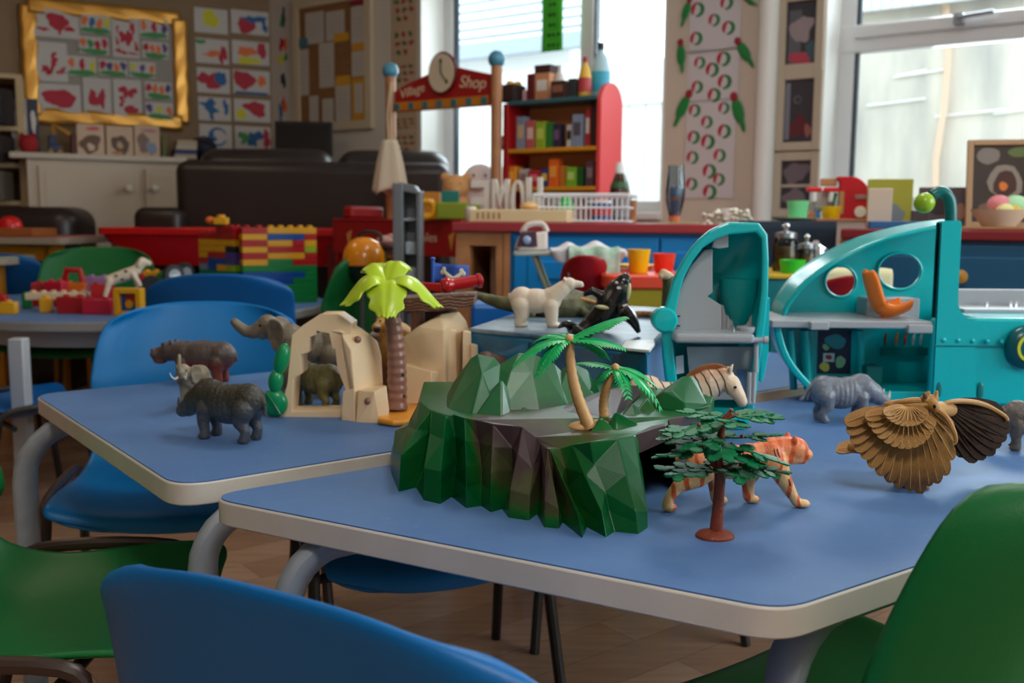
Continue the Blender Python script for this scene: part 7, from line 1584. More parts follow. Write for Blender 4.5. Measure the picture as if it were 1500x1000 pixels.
# left post on the line through the right post, parallel to the window wall, in pixel column 572
A_, B_ = (dd.x / dd.y), (pr_.x, pr_.y); s_ = (B_[0] - A_ * B_[1]) / (d_.x - A_ * d_.y); pl_ = Vector((pr_.x - d_.x * s_, pr_.y - d_.y * s_, 0))
wS = s_; sh = thing('shop_stand', 'wooden toy shop front with a red lettered sign and clock between two blue-balled posts', 'toy shop', (pl_.x, pl_.y, 0), rzW)
zR, zL = PY(727, 92, pr_.y).z, PY(572, 112, pl_.y).z; zP = (zR + zL) / 2
for x in (0, wS):
    MB().cyl((x, 0, 0), (x, 0, zP), .022, n=20).obj('post', m_wood, sh); MB().ell((x, 0, zP + .018), (.034,) * 3, None, 20, 14).obj('post_ball', m_ball, sh)
zb_ = PY(722, 154, pr_.y).z; ztp = PY(722, 108, pr_.y).z
sg = [(.03, zb_), (wS - .022, zb_), (wS - .022, ztp), (wS * .66, PY(665, 100, 4.03).z), (wS * .40, PY(626, 110, 4.13).z), (.10, PY(600, 124, 4.18).z), (.03, PY(580, 136, 4.23).z)]
o = plate('sign_board', [sg], .018, m_shopred, sh, .003)
zc_ = PY(645, 112, 4.13).z
o = MB().at((wS * .53, -.012, zc_), (R(90), 0, 0)).lathe([(0, -.004), (.084, -.004), (.084, .004), (.079, .008), (0, .008)], n=36, sx=.86).obj('clock_rim', M('clock_rim', (96, 14, 16), .4), sh)
MB().at((wS * .53, -.021, zc_), (R(90), 0, 0)).lathe([(0, 0), (.075, 0), (.075, .003), (0, .003)], n=36, sx=.86).obj('clock_face', M('clock_cream', (206, 190, 164), .5), sh)
hb = MB(); c = Vector((wS * .53, -.026, zc_)); hb.tube([c, c + Vector((0, 0, .046))], .0025, 6).tube([c, c + Vector((.03, 0, -.036))], .0025, 6).ell(c + Vector((0, 0, .046)), (.007, .002, .009)).ell(c + Vector((.03, 0, -.036)), (.007, .002, .009)); hb.obj('clock_hands', M('clock_green', (40, 60, 36), .5), sh)
for i, (tx, xx, rot) in enumerate((('Village', wS * .23, -14), ('Shop', wS * .80, 8))):
    me = text_mesh(tx, .066 if tx == 'Shop' else .052, .0008, shear=.2); me.transform(Matrix.Translation((xx, -.0105, zb_ + (.092 if tx == 'Shop' else .080))) @ Matrix.Rotation(R(90), 4, 'X') @ Matrix.Rotation(R(-rot * .0 + (10 if tx == 'Village' else -6)), 4, 'Z'))
    q = bpy.data.objects.new('sign_lettering', me); COL.objects.link(q); q.parent = sh; me.materials.append(M('letter_cream', (216, 190, 160), .5))
MB().box((wS / 2, -.0115, zb_ + .021), (wS - .06, .004, .036)).obj('sign_band', M('band_amber', (190, 116, 24), .4), sh, smooth=0)
for k in range(7):
    x = .05 + (wS - .10) * k / 6; MB().box((x, -.0145, zb_ + .020), (.026, .004, .026)).obj('sign_square', M('square_teal', (40, 110, 116), .4), sh, smooth=0)
# counter with red front (Vegetables)
zc1 = .83; MB().box((wS / 2 - .02, -.10, zc1 - .006), (wS + .12, .34, .012)).obj('counter_top', m_shopred, sh, smooth=0, bevel=.003)
MB().box((wS / 2 - .02, -.26, zc1 - .075), (wS + .12, .014, .13)).obj('counter_front', m_shopred, sh, smooth=0, bevel=.002)
for x in (-.06, wS + .02): MB().box((x, -.14, (zc1 - .012) / 2), (.03, .2, zc1 - .012)).obj('counter_leg', m_shopred, sh, smooth=0, bevel=.003)
MB().box((-.065, -.10, zc1 + .0255), (.05, .2, .05)).obj('counter_end', m_shopred, sh, smooth=0, bevel=.012)
me = text_mesh('Vegetables', .05, .0008); me.transform(Matrix.Translation((wS * .66, -.268, zc1 - .07)) @ Matrix.Rotation(R(90), 4, 'X')); q = bpy.data.objects.new('counter_lettering', me); COL.objects.link(q); q.parent = sh; me.materials.append(M('letter_cream', (216, 190, 160), .5))
for x in (wS * .02, wS * .98): MB().hull([(x, -.2685, zc1 - .12), (x - .012, -.2685, zc1 - .06), (x + .016, -.2685, zc1 - .045), (x, -.266, zc1 - .12), (x - .012, -.266, zc1 - .06), (x + .016, -.266, zc1 - .045)]).obj('carrot_mark', M('carrot_gold', (206, 140, 60), .5), sh, smooth=0)
MB().box((wS / 2 - .02, -.1, .35), (wS + .06, .26, .012)).obj('lower_shelf', m_wood, sh, smooth=0)
# white cloth bag hanging on the near post
p = pl_; t = thing('cloth_bag', 'cream cloth bag hanging by its cords on the shop post by the sofa', 'bag', (PY(571, 225, pl_.y - .08).x, pl_.y - .08, PY(571, 275, pl_.y).z - .02)); hb_ = PY(571, 205, pl_.y - .08).z - t.location.z; wb = 46 * wpx(pl_.y) / 2
def bagf(u, v):
    a = 2 * pi * u; r = (.35 + .65 * v ** .7) * (1 + .16 * sin(5 * a)); return (r * wb * cos(a), r * .03 * sin(a), hb_ * (1 - v) + .012 * sin(3 * a) * v)
MB().grid(bagf, 36, 14, closeu=True).obj('bag_cloth', M('bag_cream', (206, 190, 166), .85, bump=.3, bscale=90), t, solid=.002, smooth=180)
MB().tube([(-.004, .0, hb_ - .01), (-.012, .02, hb_ + .10), (0, .05, hb_ + .24)], .004, 6).tube([(.006, 0, hb_ - .01), (.004, .02, hb_ + .11), (0.004, .05, hb_ + .24)], .004, 6).obj('bag_cord', M('bag_cord', (196, 176, 146), .8), t)
# ---- shelf unit
ys_ = [PY(800, 142, 3.82).z, PY(800, 215, 3.82).z, PY(800, 273, 3.82).z]
pR = PY(873, 200, 3.74); d2 = ray(740, 200); A_ = d2.x / d2.y; s_ = (pR.x - A_ * pR.y) / (dW.x - A_ * dW.y); wU = s_
us = thing('shelf_unit', 'red toy shop shelf unit with yellow shelves full of packets before the window', 'shelf unit', (pR.x - dW.x * s_, pR.y - dW.y * s_, 0), rzW)
ztop = PY(890, 118, pR.y).z; pnl = [(-.045 + .09 * i, 0) for i in range(2)]
ro = lambda w, h, z0: [(-w / 2, z0), (w / 2, z0)] + [(w / 2 * cos(a), h - w / 2 + w / 2 * sin(a)) for a in [pi * i / 16 for i in range(17)]]
wpan = 33 * wpx(pR.y) / .86
for x in (0, ): MB().bb((-.012, -.0, 0), (.012, .165, ztop - .06)).obj('side_panel', m_shopred, us, smooth=0, bevel=.003)
dpn = .168; ep = MB(); pts = [(-.002, 0), (dpn, 0)] + [(dpn / 2 + dpn / 2 * cos(a), ztop - dpn / 2 + dpn / 2 * sin(a)) for a in [pi * i / 16 for i in range(17)]]
n = len(pts); ep._add([(wU, p[0], p[1]) for p in pts] + [(wU + .02, p[0], p[1]) for p in pts], [tuple(range(n)), tuple(range(n, 2 * n))[::-1]] + [((i + 1) % n, i, n + i, n + (i + 1) % n) for i in range(n)]).obj('end_panel', M('panel_coral', (226, 70, 72), .4), us, smooth=0, bevel=.004, weld=True)
MB().bb((.012, .155, .1), (wU, .165, ys_[0])).obj('back_panel', M('back_orange', (240, 156, 100), .5), us, smooth=0)
ys = ys_
mats_ = [M('shelf_teal', (50, 96, 104), .4), M('shelf_amber', (206, 142, 26), .4), M('shelf_amber', (206, 142, 26), .4)]
for z, m_ in zip(ys, mats_): MB().bb((.012, -.0, z - .016), (wU, .154, z)).obj('shelf', m_, us, smooth=0, bevel=.003)
MB().bb((.012, -.0, .30), (wU, .154, .316)).obj('shelf', mats_[1], us, smooth=0, bevel=.003)
def onshelf(px, dy): # local point on the unit's line at pixel column px, dy in front of / behind the front edge
    e = us.matrix_world if False else None
    o_ = Vector((us.location.x, us.location.y, 0)) + Vector((-dW.y, dW.x, 0)) * dy; d3 = ray(px, 200); a = d3.x / d3.y; s = (o_.x - a * o_.y) / (a * dW.y - dW.x); q = o_ + dW * s; return q, s
def goods(shelf, px0, px1, h_px, col, lb, dy=.05, kind='box', cap=(200, 200, 200), lab=None):
    q, s = onshelf((px0 + px1) / 2, dy); k = wpx(q.y); w = (px1 - px0) * k / .9; h = h_px * k; z = ys[shelf] + .0003
    t = thing('toy_bottle' if kind == 'bottle' else 'toy_packet', lb, 'toy bottle' if kind == 'bottle' else 'toy packet', (q.x, q.y, z), rzW, ('top', 'middle', 'lower')[shelf] + ' shelf goods of the toy shop')
    m_ = cr_(*col)
    if kind == 'bottle':
        r = w / 2; MB().lathe([(.85 * r, 0), (r, .04 * h), (r, .5 * h), (.7 * r, .72 * h), (.32 * r, .84 * h), (.32 * r, .88 * h)], n=18).obj('body', m_, t); MB().lathe([(.36 * r, .87 * h), (.36 * r, h), (0, h)], n=14).obj('cap', cr_(*cap), t)
        if lab: MB().lathe([(1.02 * r, .12 * h), (1.02 * r, .48 * h)], n=18).obj('wrap_label', cr_(*lab), t)
    else:
        MB().box((0, 0, h / 2), (w, min(.06, w), h)).obj('body', m_, t, smooth=0, bevel=.002)
        if lab: MB().box((0, -min(.06, w) / 2 - .0006, h * .55), (w * .7, .001, h * .4)).obj('label_panel', cr_(*lab), t, smooth=0)
    return t
T_ = [(767, 775, 16, (210, 160, 170), 'small pink and white pot on the top shelf of the toy shop', 'box'), (774, 785, 38, (96, 22, 26), 'dark red packet on the top shelf of the toy shop', 'box'), (787, 811, 52, (60, 22, 20), 'tall dark brown box at the back of the top shelf', 'box', .10), (788, 810, 38, (206, 140, 96), 'orange and white carton on the top shelf of the toy shop', 'box', .03, (226, 222, 216)), (811, 826, 50, (224, 222, 218), 'white bottle on the top shelf of the toy shop', 'bottle', .06), (811, 833, 24, (66, 36, 28), 'small brown packet on the top shelf of the toy shop', 'box', .0, (140, 90, 70)), (834, 846, 27, (50, 54, 60), 'small dark grey packet on the top shelf of the toy shop', 'box'), (847, 864, 56, (222, 176, 60), 'yellow bottle with a red cap on the top shelf', 'bottle'), (866, 890, 78, (170, 205, 216), 'large white and blue bottle with a pink label on the top shelf', 'bottle', .08)]
for g in T_:
    dy = min(.12, .04 + g[6]) if len(g) > 6 else .05; lab = g[7] if len(g) > 7 else ((180, 60, 60) if 'yellow bottle' in g[4] else (60, 170, 200) if 'large white' in g[4] else None)
    goods(0, g[0], g[1], g[2], g[3], g[4], dy, g[5], (170, 30, 50) if 'red cap' in g[4] else (40, 44, 50) if 'large white' in g[4] else (226, 226, 226), lab)
q_, _ = onshelf(751, .06); k = wpx(q_.y); t = thing('basket', 'dark brown basket of yellow toy food at the post end of the top shelf', 'basket', (q_.x, q_.y, ys[0] + .0003), rzW)
MB().box((0, 0, .035), (.07, .09, .07)).obj('basket_wall', M('wicker_dark', (44, 28, 22), .8, bump=.8, bscale=120), t, bevel=.008, smooth=0)
for i, (x, y) in enumerate(((-.015, 0), (.015, .01), (0, -.02))): MB().ell((x, y, .074), (.018, .015, .012)).obj('food_piece', cr_(226, 176, 80), t)
Mi = [(738, 752, 20, (60, 110, 170), 'small blue and white packet at the post end of the middle shelf', (200, 210, 220)), (753, 759, 48, (170, 30, 40), 'thin red packet on the middle shelf', None), (760, 773, 46, (130, 140, 160), 'grey-blue packet on the middle shelf', (196, 170, 130)), (774, 787, 40, (190, 90, 90), 'pinkish red packet on the middle shelf', (220, 190, 180)), (788, 802, 38, (140, 170, 40), 'lime green packet on the middle shelf', (190, 200, 90)), (803, 813, 36, (40, 120, 50), 'green packet on the middle shelf', None), (813, 824, 34, (46, 34, 60), 'dark purple packet on the middle shelf', (110, 80, 120)), (832, 840, 32, (200, 200, 200), 'white and black tube on the middle shelf', (30, 30, 34)), (842, 857, 46, (130, 144, 170), 'slate blue packet on the middle shelf', (90, 80, 90)), (859, 866, 54, (180, 40, 50), 'red and white striped packet near the coral panel on the middle shelf', (220, 210, 200)), (867, 875, 62, (52, 30, 26), 'dark brown packet against the coral panel on the middle shelf', None)]
for g in Mi: goods(1, g[0], g[1], g[2], g[3], g[4], .045, 'box', lab=g[5])
Lo = [(741, 762, 30, (224, 140, 30), 'yellow-orange packet at the post end of the lower shelf', (240, 190, 80)), (764, 777, 26, (190, 184, 180), 'white packet on the lower shelf', (150, 120, 110)), (779, 795, 24, (180, 30, 46), 'red packet on the lower shelf', (220, 120, 130)), (796, 807, 26, (40, 60, 130), 'blue and yellow packet on the lower shelf', (226, 190, 60)), (808, 822, 40, (226, 100, 24), 'bright orange packet on the lower shelf', (240, 160, 60)), (823, 832, 30, (196, 120, 40), 'amber packet on the lower shelf', None), (834, 848, 28, (120, 180, 40), 'lime green carton on the lower shelf', (190, 210, 120)), (849, 857, 28, (24, 90, 40), 'dark green packet on the lower shelf', None), (862, 874, 36, (86, 60, 70), 'purple-brown packet against the coral panel on the lower shelf', (140, 120, 130))]
for g in Lo: goods(2, g[0], g[1], g[2], g[3], g[4], .045, 'box', lab=g[5])
# ---- things on the shop counter
def soft(name, label, px, py0, py1, Y, mat, z, ears=True, group=None):
    h = PY(px, py0, Y).z - z; t = thing(name, label, 'soft toy', (PY(px, 300, Y).x, Y, z), 0, group)
    b = [('e', (0, 0, h * .30), (h * .30, h * .26, h * .32)), ('e', (0, -.01, h * .70), (h * .30, h * .28, h * .28)), ('e', (-h * .28, -h * .12, h * .12), (h * .13, h * .2, h * .12)), ('e', (h * .28, -h * .12, h * .12), (h * .13, h * .2, h * .12)), ('e', (0, -h * .26, h * .62), (h * .12, h * .10, h * .10))]
    if ears: b += [('e', (-h * .24, 0, h * .92), (h * .11, h * .07, h * .11)), ('e', (h * .24, 0, h * .92), (h * .11, h * .07, h * .11))]
    organic('body', b, mat, t, .006, 4); MB().ell((-h * .1, -h * .28, h * .76), (h * .03,) * 3, None, 8, 6).obj('eye', m_eye, t); MB().ell((h * .1, -h * .28, h * .76), (h * .03,) * 3, None, 8, 6).obj('eye', m_eye, t); return t
zk = zc1 + .0005
soft('teddy', 'tan teddy bear with a white muzzle sitting on the shop counter behind the green box', 668, 254, 320, 3.96, M('teddy_tan', (206, 150, 96), .9, bump=.6, bscale=90), zk)
soft('soft_toy', 'large pale pink and white soft toy on the shop counter by the window', 703, 238, 320, 4.04, M('soft_pink', (232, 216, 216), .9, bump=.6, bscale=70), zk, False)
carton('lime_box', 'lime green plastic box on the shop counter before the teddy', 'box', 639, 684, 296, 322, 3.68, M('box_lime', (140, 158, 36), .4), .12, z=zk, bevel=.006)
carton('lime_tray', 'small lime green tray end beside the lime box on the counter', 'tray', 684, 703, 300, 322, 3.74, M('box_lime', (140, 158, 36), .4), .06, z=zk)
t = carton('teal_box', 'small teal lidded box stacked on the lime green box', 'box', 646, 672, 279, 296, 3.71, M('box_teal', (24, 118, 108), .4), .06, z=zk + PY(650, 296, 3.50).z - zk + .0005 if False else PY(660, 296, 3.68).z + .0006)
carton('amber_crate', 'amber yellow crate on the shop counter behind the toy telephone', 'crate', 614, 644, 281, 322, 3.90, M('crate_amber', (196, 124, 24), .5), .10, z=zk)
p = base_of(624, 318, 3.70, zk); t = thing('toy_telephone', 'bright yellow curled toy telephone on the shop counter', 'toy telephone', p); k = wpx(3.52)
MB().tube(smoothpath([(-.012, 0, .006), (.018, 0, .012), (.03, 0, .035), (.022, 0, .06), (-.004, 0, .064), (-.014, 0, .058)], 5), .012, 12).obj('handset', M('phone_yellow', (236, 168, 10), .3), t); MB().box((-.01, .02, .012), (.05, .03, .024)).obj('base', M('phone_yellow', (236, 168, 10), .3), t, bevel=.004, smooth=0)
# ---- grey toy tower
Y = 3.05; x0, x1, z0, z1 = span(575, 616, 268, 400, Y); gt = thing('toy_tower', 'tall grey plastic toy lift tower standing in front of the shop counter', 'toy tower', ((x0 + x1) / 2, Y + .06, 0)); w = x1 - x0
mg_ = M('tower_grey', (104, 106, 110), .45); mg2 = M('tower_light', (156, 164, 172), .4)
MB().hull([(-w / 2, -.06, .25), (-w / 2 + .032, -.06, .25), (-w / 2, .06, .25), (-w / 2 + .032, .06, .25), (-w / 2, -.06, z1), (-w / 2 + .032, -.06, z1), (-w / 2, .06, z1), (-w / 2 + .032, .06, z1)]).obj('tower_post', mg_, gt, smooth=0, bevel=.004)
MB().bb((w / 2 - .014, -.05, .25), (w / 2, .06, z1 - .025)).obj('tower_post', mg_, gt, smooth=0, bevel=.003); MB().hull([(-w / 2, -.05, z1 - .02), (w / 2, -.05, z1 - .035), (-w / 2, .06, z1 - .02), (w / 2, .06, z1 - .035), (-w / 2 + .02, -.05, z1 + .004), (w / 2 - .02, -.05, z1 - .006), (-w / 2 + .02, .06, z1 + .004), (w / 2 - .02, .06, z1 - .006)]).obj('tower_roof', mg_, gt, smooth=0, bevel=.003)
MB().bb((-w / 2, .045, .25), (w / 2, .058, z1 - .02)).obj('tower_back', mg2, gt, smooth=0)
for i in range(6): z = .40 + i * .085; MB().bb((-w / 2 + .03, -.03, z), (w / 2 - .012, .05, z + .008)).obj('tower_landing', mg2 if i % 2 else mg_, gt, smooth=0)
MB().bb((-.12, -.12, 0), (.12, .12, .25)).obj('tower_base', M('tower_green', (20, 66, 56), .4), gt, smooth=0, bevel=.01)
for i, z in enumerate((.66, .74)): MB().box((.01, -.02, z), (w * .4, .03, .04)).obj('lift_cabin', mg2, gt, smooth=0, bevel=.004)
# ---- orange kettle barbecue
Y = 3.30; k = wpx(Y); c0 = PY(533, 388, Y); r = 31 * k; bb_ = thing('toy_barbecue', 'orange domed toy kettle barbecue with a dark green bowl', 'toy barbecue', (c0.x, Y, 0))
h = PY(533, 347, Y).z - c0.z; MB().lathe([(r, c0.z), (r * 1.0, c0.z + h * .15), (r * .93, c0.z + h * .5), (r * .7, c0.z + h * .82), (r * .35, c0.z + h * .97), (0, c0.z + h)], n=32).obj('lid', M('bbq_orange', (240, 146, 16), .2, coat=.3), bb_)
MB().lathe([(0, c0.z - r), (r * .5, c0.z - r * .9), (r * .9, c0.z - r * .5), (r * 1.02, c0.z - .004)], n=32).obj('bowl', M('bbq_green', (10, 44, 30), .35), bb_)
MB().tube(smoothpath([(-.02, -.0, c0.z + h * .96), (0, 0, c0.z + h * 1.18), (.05, 0, c0.z + h * 1.12), (.06, 0, c0.z + h * .85)], 4), .006, 8).obj('lid_handle', m_dark, bb_)
for a in (30, 150, 270): MB().cyl((cos(R(a)) * r * .5, sin(R(a)) * r * .5, c0.z - r * .88), (cos(R(a)) * r * 1.1, sin(R(a)) * r * 1.1, 0), .008, n=10).obj('leg', mg_, bb_)
for i, (px, py, col, lb) in enumerate(((566, 352, (196, 150, 140), 'pinkish toy food piece on the rack beside the orange barbecue'), (572, 362, (90, 60, 60), 'dark toy food piece on the rack beside the orange barbecue'), (570, 374, (196, 100, 40), 'orange toy food piece on the rack beside the orange barbecue'))):
    p = PY(px, py, 3.44); t = thing('toy_food', lb, 'toy food', p, .3 * i); MB().ell((0, 0, 0), (.035, .03, .018)).ell((.02, 0, .012), (.02, .02, .012)).obj('body', cr_(*col), t)
rk = thing('food_rack', 'dark rack of shelves behind the orange barbecue', 'rack', (PY(569, 380, 3.44).x, 3.44, 0)); zz = [PY(566, 352, 3.44).z, PY(572, 362, 3.44).z, PY(570, 374, 3.44).z]
for i, z in enumerate(zz): MB().box((0, 0, z - .021), (.10, .08, .006)).obj('rack_shelf', m_dark, rk, smooth=0)
for x in (-.045, .045): MB().box((x, .035, (zz[0] - .02) / 2), (.01, .01, zz[0] - .02)).obj('rack_post', m_dark, rk, smooth=0)
# ---- home corner cabinets with red worktop
d3 = Vector((.97, -.24, 0)).normalized(); rz3 = atan2(d3.y, d3.x); n3 = Vector((-d3.y, d3.x, 0))
H0 = PY(747, 330, 3.18); H0.z = 0
def hs(px): dq = ray(px, 330); a = dq.x / dq.y; return (H0.x - a * H0.y) / (a * d3.y - d3.x)
ZW = PY(760, 326, 3.1).z
m_cab = M('cabinet_blue', (0, 130, 204), .4); m_wt = M('worktop_red', (158, 52, 60), .4)
hc = thing('kitchen_cabinet', 'bright blue home corner cabinet with raised door panels', 'cabinet', H0, rz3); wc = hs(1100)
MB().bb((0, .012, .0), (wc, .5, ZW - .03)).obj('body', m_cab, hc, smooth=0)
MB().bb((-.022, .0, 0), (0, .5, ZW - .03)).obj('side_panel', m_wood, hc, smooth=0, bevel=.002)
edges = [hs(752), hs(967), wc - .01]
for a, b_ in zip(edges[:-1], edges[1:]):
    d = MB().bb((a + .004, -.006, .05), (b_ - .004, .012, ZW - .045)).obj('door', m_cab, hc, smooth=0, bevel=.003)
    for z0_, z1_ in ((.10, ZW - .26), (ZW - .215, ZW - .085)):
        f = rrect(b_ - a - .10, z1_ - z0_, .01, 3); MB().bb((a + .05, -.010, z0_), (b_ - .05, -.004, z1_)).obj('door_panel', m_cab, d, smooth=0, bevel=.005)
        MB().bb((a + .09, -.018, z0_ + .035), (b_ - .09, -.008, z1_ - .035)).obj('raised_field', m_cab, d, smooth=0, bevel=.007) if z1_ - z0_ > .1 else None
wt = thing('worktop', 'dull red worktop running over the blue cabinet and the wooden end unit', 'worktop', Vector((H0.x, H0.y, ZW - .03)), rz3)
MB().bb((hs(664), -.02, .0005), (wc + .004, .52, .03)).obj('worktop_slab', m_wt, wt, smooth=0, bevel=.004)
wu = thing('wooden_unit', 'brown wooden end unit with a dark opening beside the blue cabinet', 'play unit', H0 + d3 * (hs(668) - 0), rz3); ww = -hs(668) - .024
MB().bb((0, 0, ZW - .075), (ww, .45, ZW - .0305)).bb((0, 0, 0), (ww * .28, .45, ZW - .075)).bb((ww * .86, 0, 0), (ww, .45, ZW - .075)).bb((0, .43, 0), (ww, .45, ZW - .1)).obj('carcass', m_wood, wu, smooth=0)
for i in range(4): MB().bb((ww * .32, .05, ZW - .30 - .12 * i), (ww * .6, .2, ZW - .29 - .12 * i)).obj('inner_shelf', M('shelf_dark', (50, 36, 30), .6), wu, smooth=0)
MB().cyl((ww * .70, .1, 0), (ww * .70, .1, ZW - .0755), .02, n=12).obj('inner_post', M('inner_tan', (170, 140, 120), .5), wu)
# knob/spinner and things on the worktop ; helper placing by pixel on the worktop plane
ZT = ZW + .0006
def wpos(px, dy): q = H0 + d3 * 0; o_ = Vector((H0.x, H0.y, 0)) + n3 * dy; dq = ray(px, 320); a = dq.x / dq.y; s = (o_.x - a * o_.y) / (a * d3.y - d3.x); r_ = o_ + d3 * s; return Vector((r_.x, r_.y, ZT))
def letter(ch, px0, px1, py0, dy):
    p = wpos((px0 + px1) / 2, dy); k = wpx(p.y); w = (px1 - px0) * k; h = (308 - py0) * k - 0; zb = PY(700, 308, p.y).z
    # letters stand on the long wooden tray
    t = thing('letter_block', {'E': 'cream wooden letter E seen from behind, first of the word on the worktop', 'M': 'cream wooden letter M between the O and the E on the worktop', 'O': 'cream wooden letter O between the M and the H on the worktop', 'H': 'cream wooden letter H, nearest the wire dish rack on the worktop'}[ch], 'letter', Vector((p.x, p.y, ZT)), rz3, 'wooden letters spelling HOME from the other side')
    b = MB(); sw = w * .27; h = PY(700, py0, p.y).z - ZT
    bx = lambda x0, x1, z0, z1: b.bb((x0, -.012, z0), (x1, .012, z1))
    if ch == 'H': bx(-w / 2, -w / 2 + sw, 0, h); bx(w / 2 - sw, w / 2, 0, h); bx(-w / 2 + sw, w / 2 - sw, h * .42, h * .58)
    elif ch == 'E': bx(w / 2 - sw, w / 2, 0, h); [bx(-w / 2, w / 2 - sw, z * h, z * h + h * .17) for z in (0, .42, .83)]
    elif ch == 'M': bx(-w / 2, -w / 2 + sw * .85, 0, h); bx(w / 2 - sw * .85, w / 2, 0, h); [b.prism([(0, 0)], 0, 0) if False else b.hull([(s_ * (w / 2 - sw * .85), y, h) for y in (-.012, .012)] + [(s_ * (w / 2 - sw * .85), y, h * .72) for y in (-.012, .012)] + [(0, y, h * .62) for y in (-.012, .012)] + [(0, y, h * .32) for y in (-.012, .012)]) for s_ in (-1, 1)]
    if ch == 'O':
        o = plate('letter_body', [[(w / 2 * cos(a), h / 2 + h / 2 * sin(a)) for a in [2 * pi * i / 32 for i in range(32)]], [((w / 2 - sw * .9) * cos(a), h / 2 + (h / 2 - sw * .9) * sin(a)) for a in [2 * pi * i / 32 for i in range(32)]]], .024, M('letter_white', (214, 206, 196), .6), t, .002)
    else: b.obj('letter_body', M('letter_white', (214, 206, 196), .6), t, smooth=0)
for ch, a, b_, c in (('E', 691, 717, 264), ('M', 721, 746, 262), ('O', 748, 769, 263), ('H', 771, 794, 259)): letter(ch, a, b_, c, .26)
def wbox(name, label, cat, px0, px1, py0, dy, dep, mat, **kw):
    p = wpos((px0 + px1) / 2, dy); k = wpx(p.y); t = thing(name, label, cat, p, rz3, kw.pop('group', None)); h = PY((px0 + px1) / 2, py0, p.y).z - ZT; w = (px1 - px0) * k
    MB().box((0, 0, h / 2), (w, dep, h)).obj('body', mat, t, smooth=0, bevel=kw.get('bevel', .004)); return t, w, h
t, w, h = wbox('egg_tray', 'long cream wooden tray with slots at the front of the worktop before the letters', 'tray', 694, 838, 307, .07, .15, M('tray_cream', (226, 200, 156), .5))
for i in range(5): MB().box((-w / 2 + .03 + i * .018, -.0755, h * .5), (.006, .002, h * .5)).obj('tray_slot', M('slot_tan', (170, 120, 80), .6), t, smooth=0)
MB().ell((.02, 0, h + .012), (.03, .03, .014)).obj('wooden_egg', M('egg_tan', (220, 176, 120), .5), t)
for i, (px, lb) in enumerate(((690, 'small white pot at the end of the cream wooden tray'),)):
    p = wpos(px, .05); t = thing('white_pot', lb, 'pot', p); MB().lathe([(.015, 0), (.02, .03), (.018, .045), (.012, .05)], n=18).obj('body', M('pot_white', (220, 214, 206), .4), t)
# wire dish rack and its contents
a_, b_ = wpos(792, .2), wpos(926, .2); t = thing('dish_rack', 'white wire dish rack on the worktop by the window', 'dish rack', (a_ + b_) / 2, rz3); w = (b_ - a_).length; hR = PY(860, 287, a_.y).z - ZT
b = MB()
for z in (.006, hR * .55, hR): b.tube([(-w / 2, -.11, z), (w / 2, -.11, z), (w / 2, .11, z), (-w / 2, .11, z)], .0035 if z < hR else .006, 6, closed=True)
b.obj('rim_wire', M('wire_white', (226, 228, 232), .35), t)
b = MB()
for i in range(19):
    x = -w / 2 + w * i / 18; b.tube([(x, -.11, hR), (x, -.11, .006), (x, .11, .006), (x, .11, hR)], .002, 5)
b.obj('rack_wire', M('wire_white', (226, 228, 232), .35), t)
p = wpos(828, .14); t = thing('green_cup', 'green plastic cup upside down in the wire dish rack', 'cup', p + Vector((0, 0, .009))); k = wpx(p.y); hh = PY(828, 283, p.y).z - ZT; MB().lathe([(15 * k, 0), (15 * k, .004), (12 * k, hh * .55), (6.5 * k, hh * .62), (6 * k, hh - .012), (0, hh - .009)], n=28).obj('cup_wall', M('cup_green', (60, 190, 96), .35), t)
p = wpos(878, .17); t = thing('blue_tub', 'blue and white plastic tub in the wire dish rack', 'tub', p + Vector((0, 0, .009))); MB().lathe([(.034, 0), (.04, .055)], n=28).obj('tub_wall', M('tub_blue', (40, 90, 150), .35), t); MB().lathe([(.043, .055), (.043, .066), (0, .068)], n=28).obj('tub_lid', M('tub_white', (226, 230, 234), .35), t); MB().lathe([(.0365, .015), (.0395, .04)], n=28).obj('tub_label', cr_(196, 60, 70), t)
p = wpos(806, .24); t = thing('grey_pan', 'dark grey pan standing in the wire dish rack', 'pan', p + Vector((0, 0, .009))); MB().lathe([(.03, 0), (.036, .04), (.034, .04), (.028, .004), (0, .004)], n=24).obj('pan_wall', M('pan_grey', (60, 64, 70), .35, .5), t)
# brown sauce bottle, wooden block, glass lava-style vase on a green mat
p = wpos(907, .36); k = wpx(p.y); hh = PY(907, 238, p.y).z - ZT; r = 16 * k; t = thing('sauce_bottle', 'tall brown bottle with white cap and pale label behind the dish rack', 'bottle', p)
MB().lathe([(r * .9, 0), (r, .01), (r, hh * .45), (r * .85, hh * .6), (r * .55, hh * .76), (r * .42, hh * .82)], n=24).obj('body', M('bottle_brown', (62, 34, 24), .2), t); MB().lathe([(r * .46, hh * .82), (r * .46, hh * .9), (r * .3, hh), (0, hh)], n=18).obj('cap', M('cap_white', (232, 232, 232), .3), t); MB().lathe([(r * 1.02, hh * .1), (r * 1.02, hh * .46)], n=24).obj('wrap_label', cr_(120, 124, 132), t); MB().lathe([(r * .9, hh * .58), (r * .74, hh * .68)], n=24).obj('neck_label', cr_(46, 90, 50), t)
wbox('wooden_block', 'small brown wooden block at the end of the dish rack', 'block', 923, 932, 293, .24, .03, m_wood)
p = wpos(988, .34); k = wpx(p.y); hh = PY(988, 242, p.y).z - ZT - .006
t = thing('green_mat', 'flat pale green mat under the glass vase', 'mat', p, rz3); MB().lathe([(36 * k, 0), (36 * k, .004), (0, .005)], n=32, sy=.7).obj('mat_disc', M('mat_green', (170, 180, 120), .7), t)
t = thing('glass_vase', 'tall dark glass vase with an orange foot on the green mat', 'vase', p + Vector((0, 0, .0055))); r = 14 * k
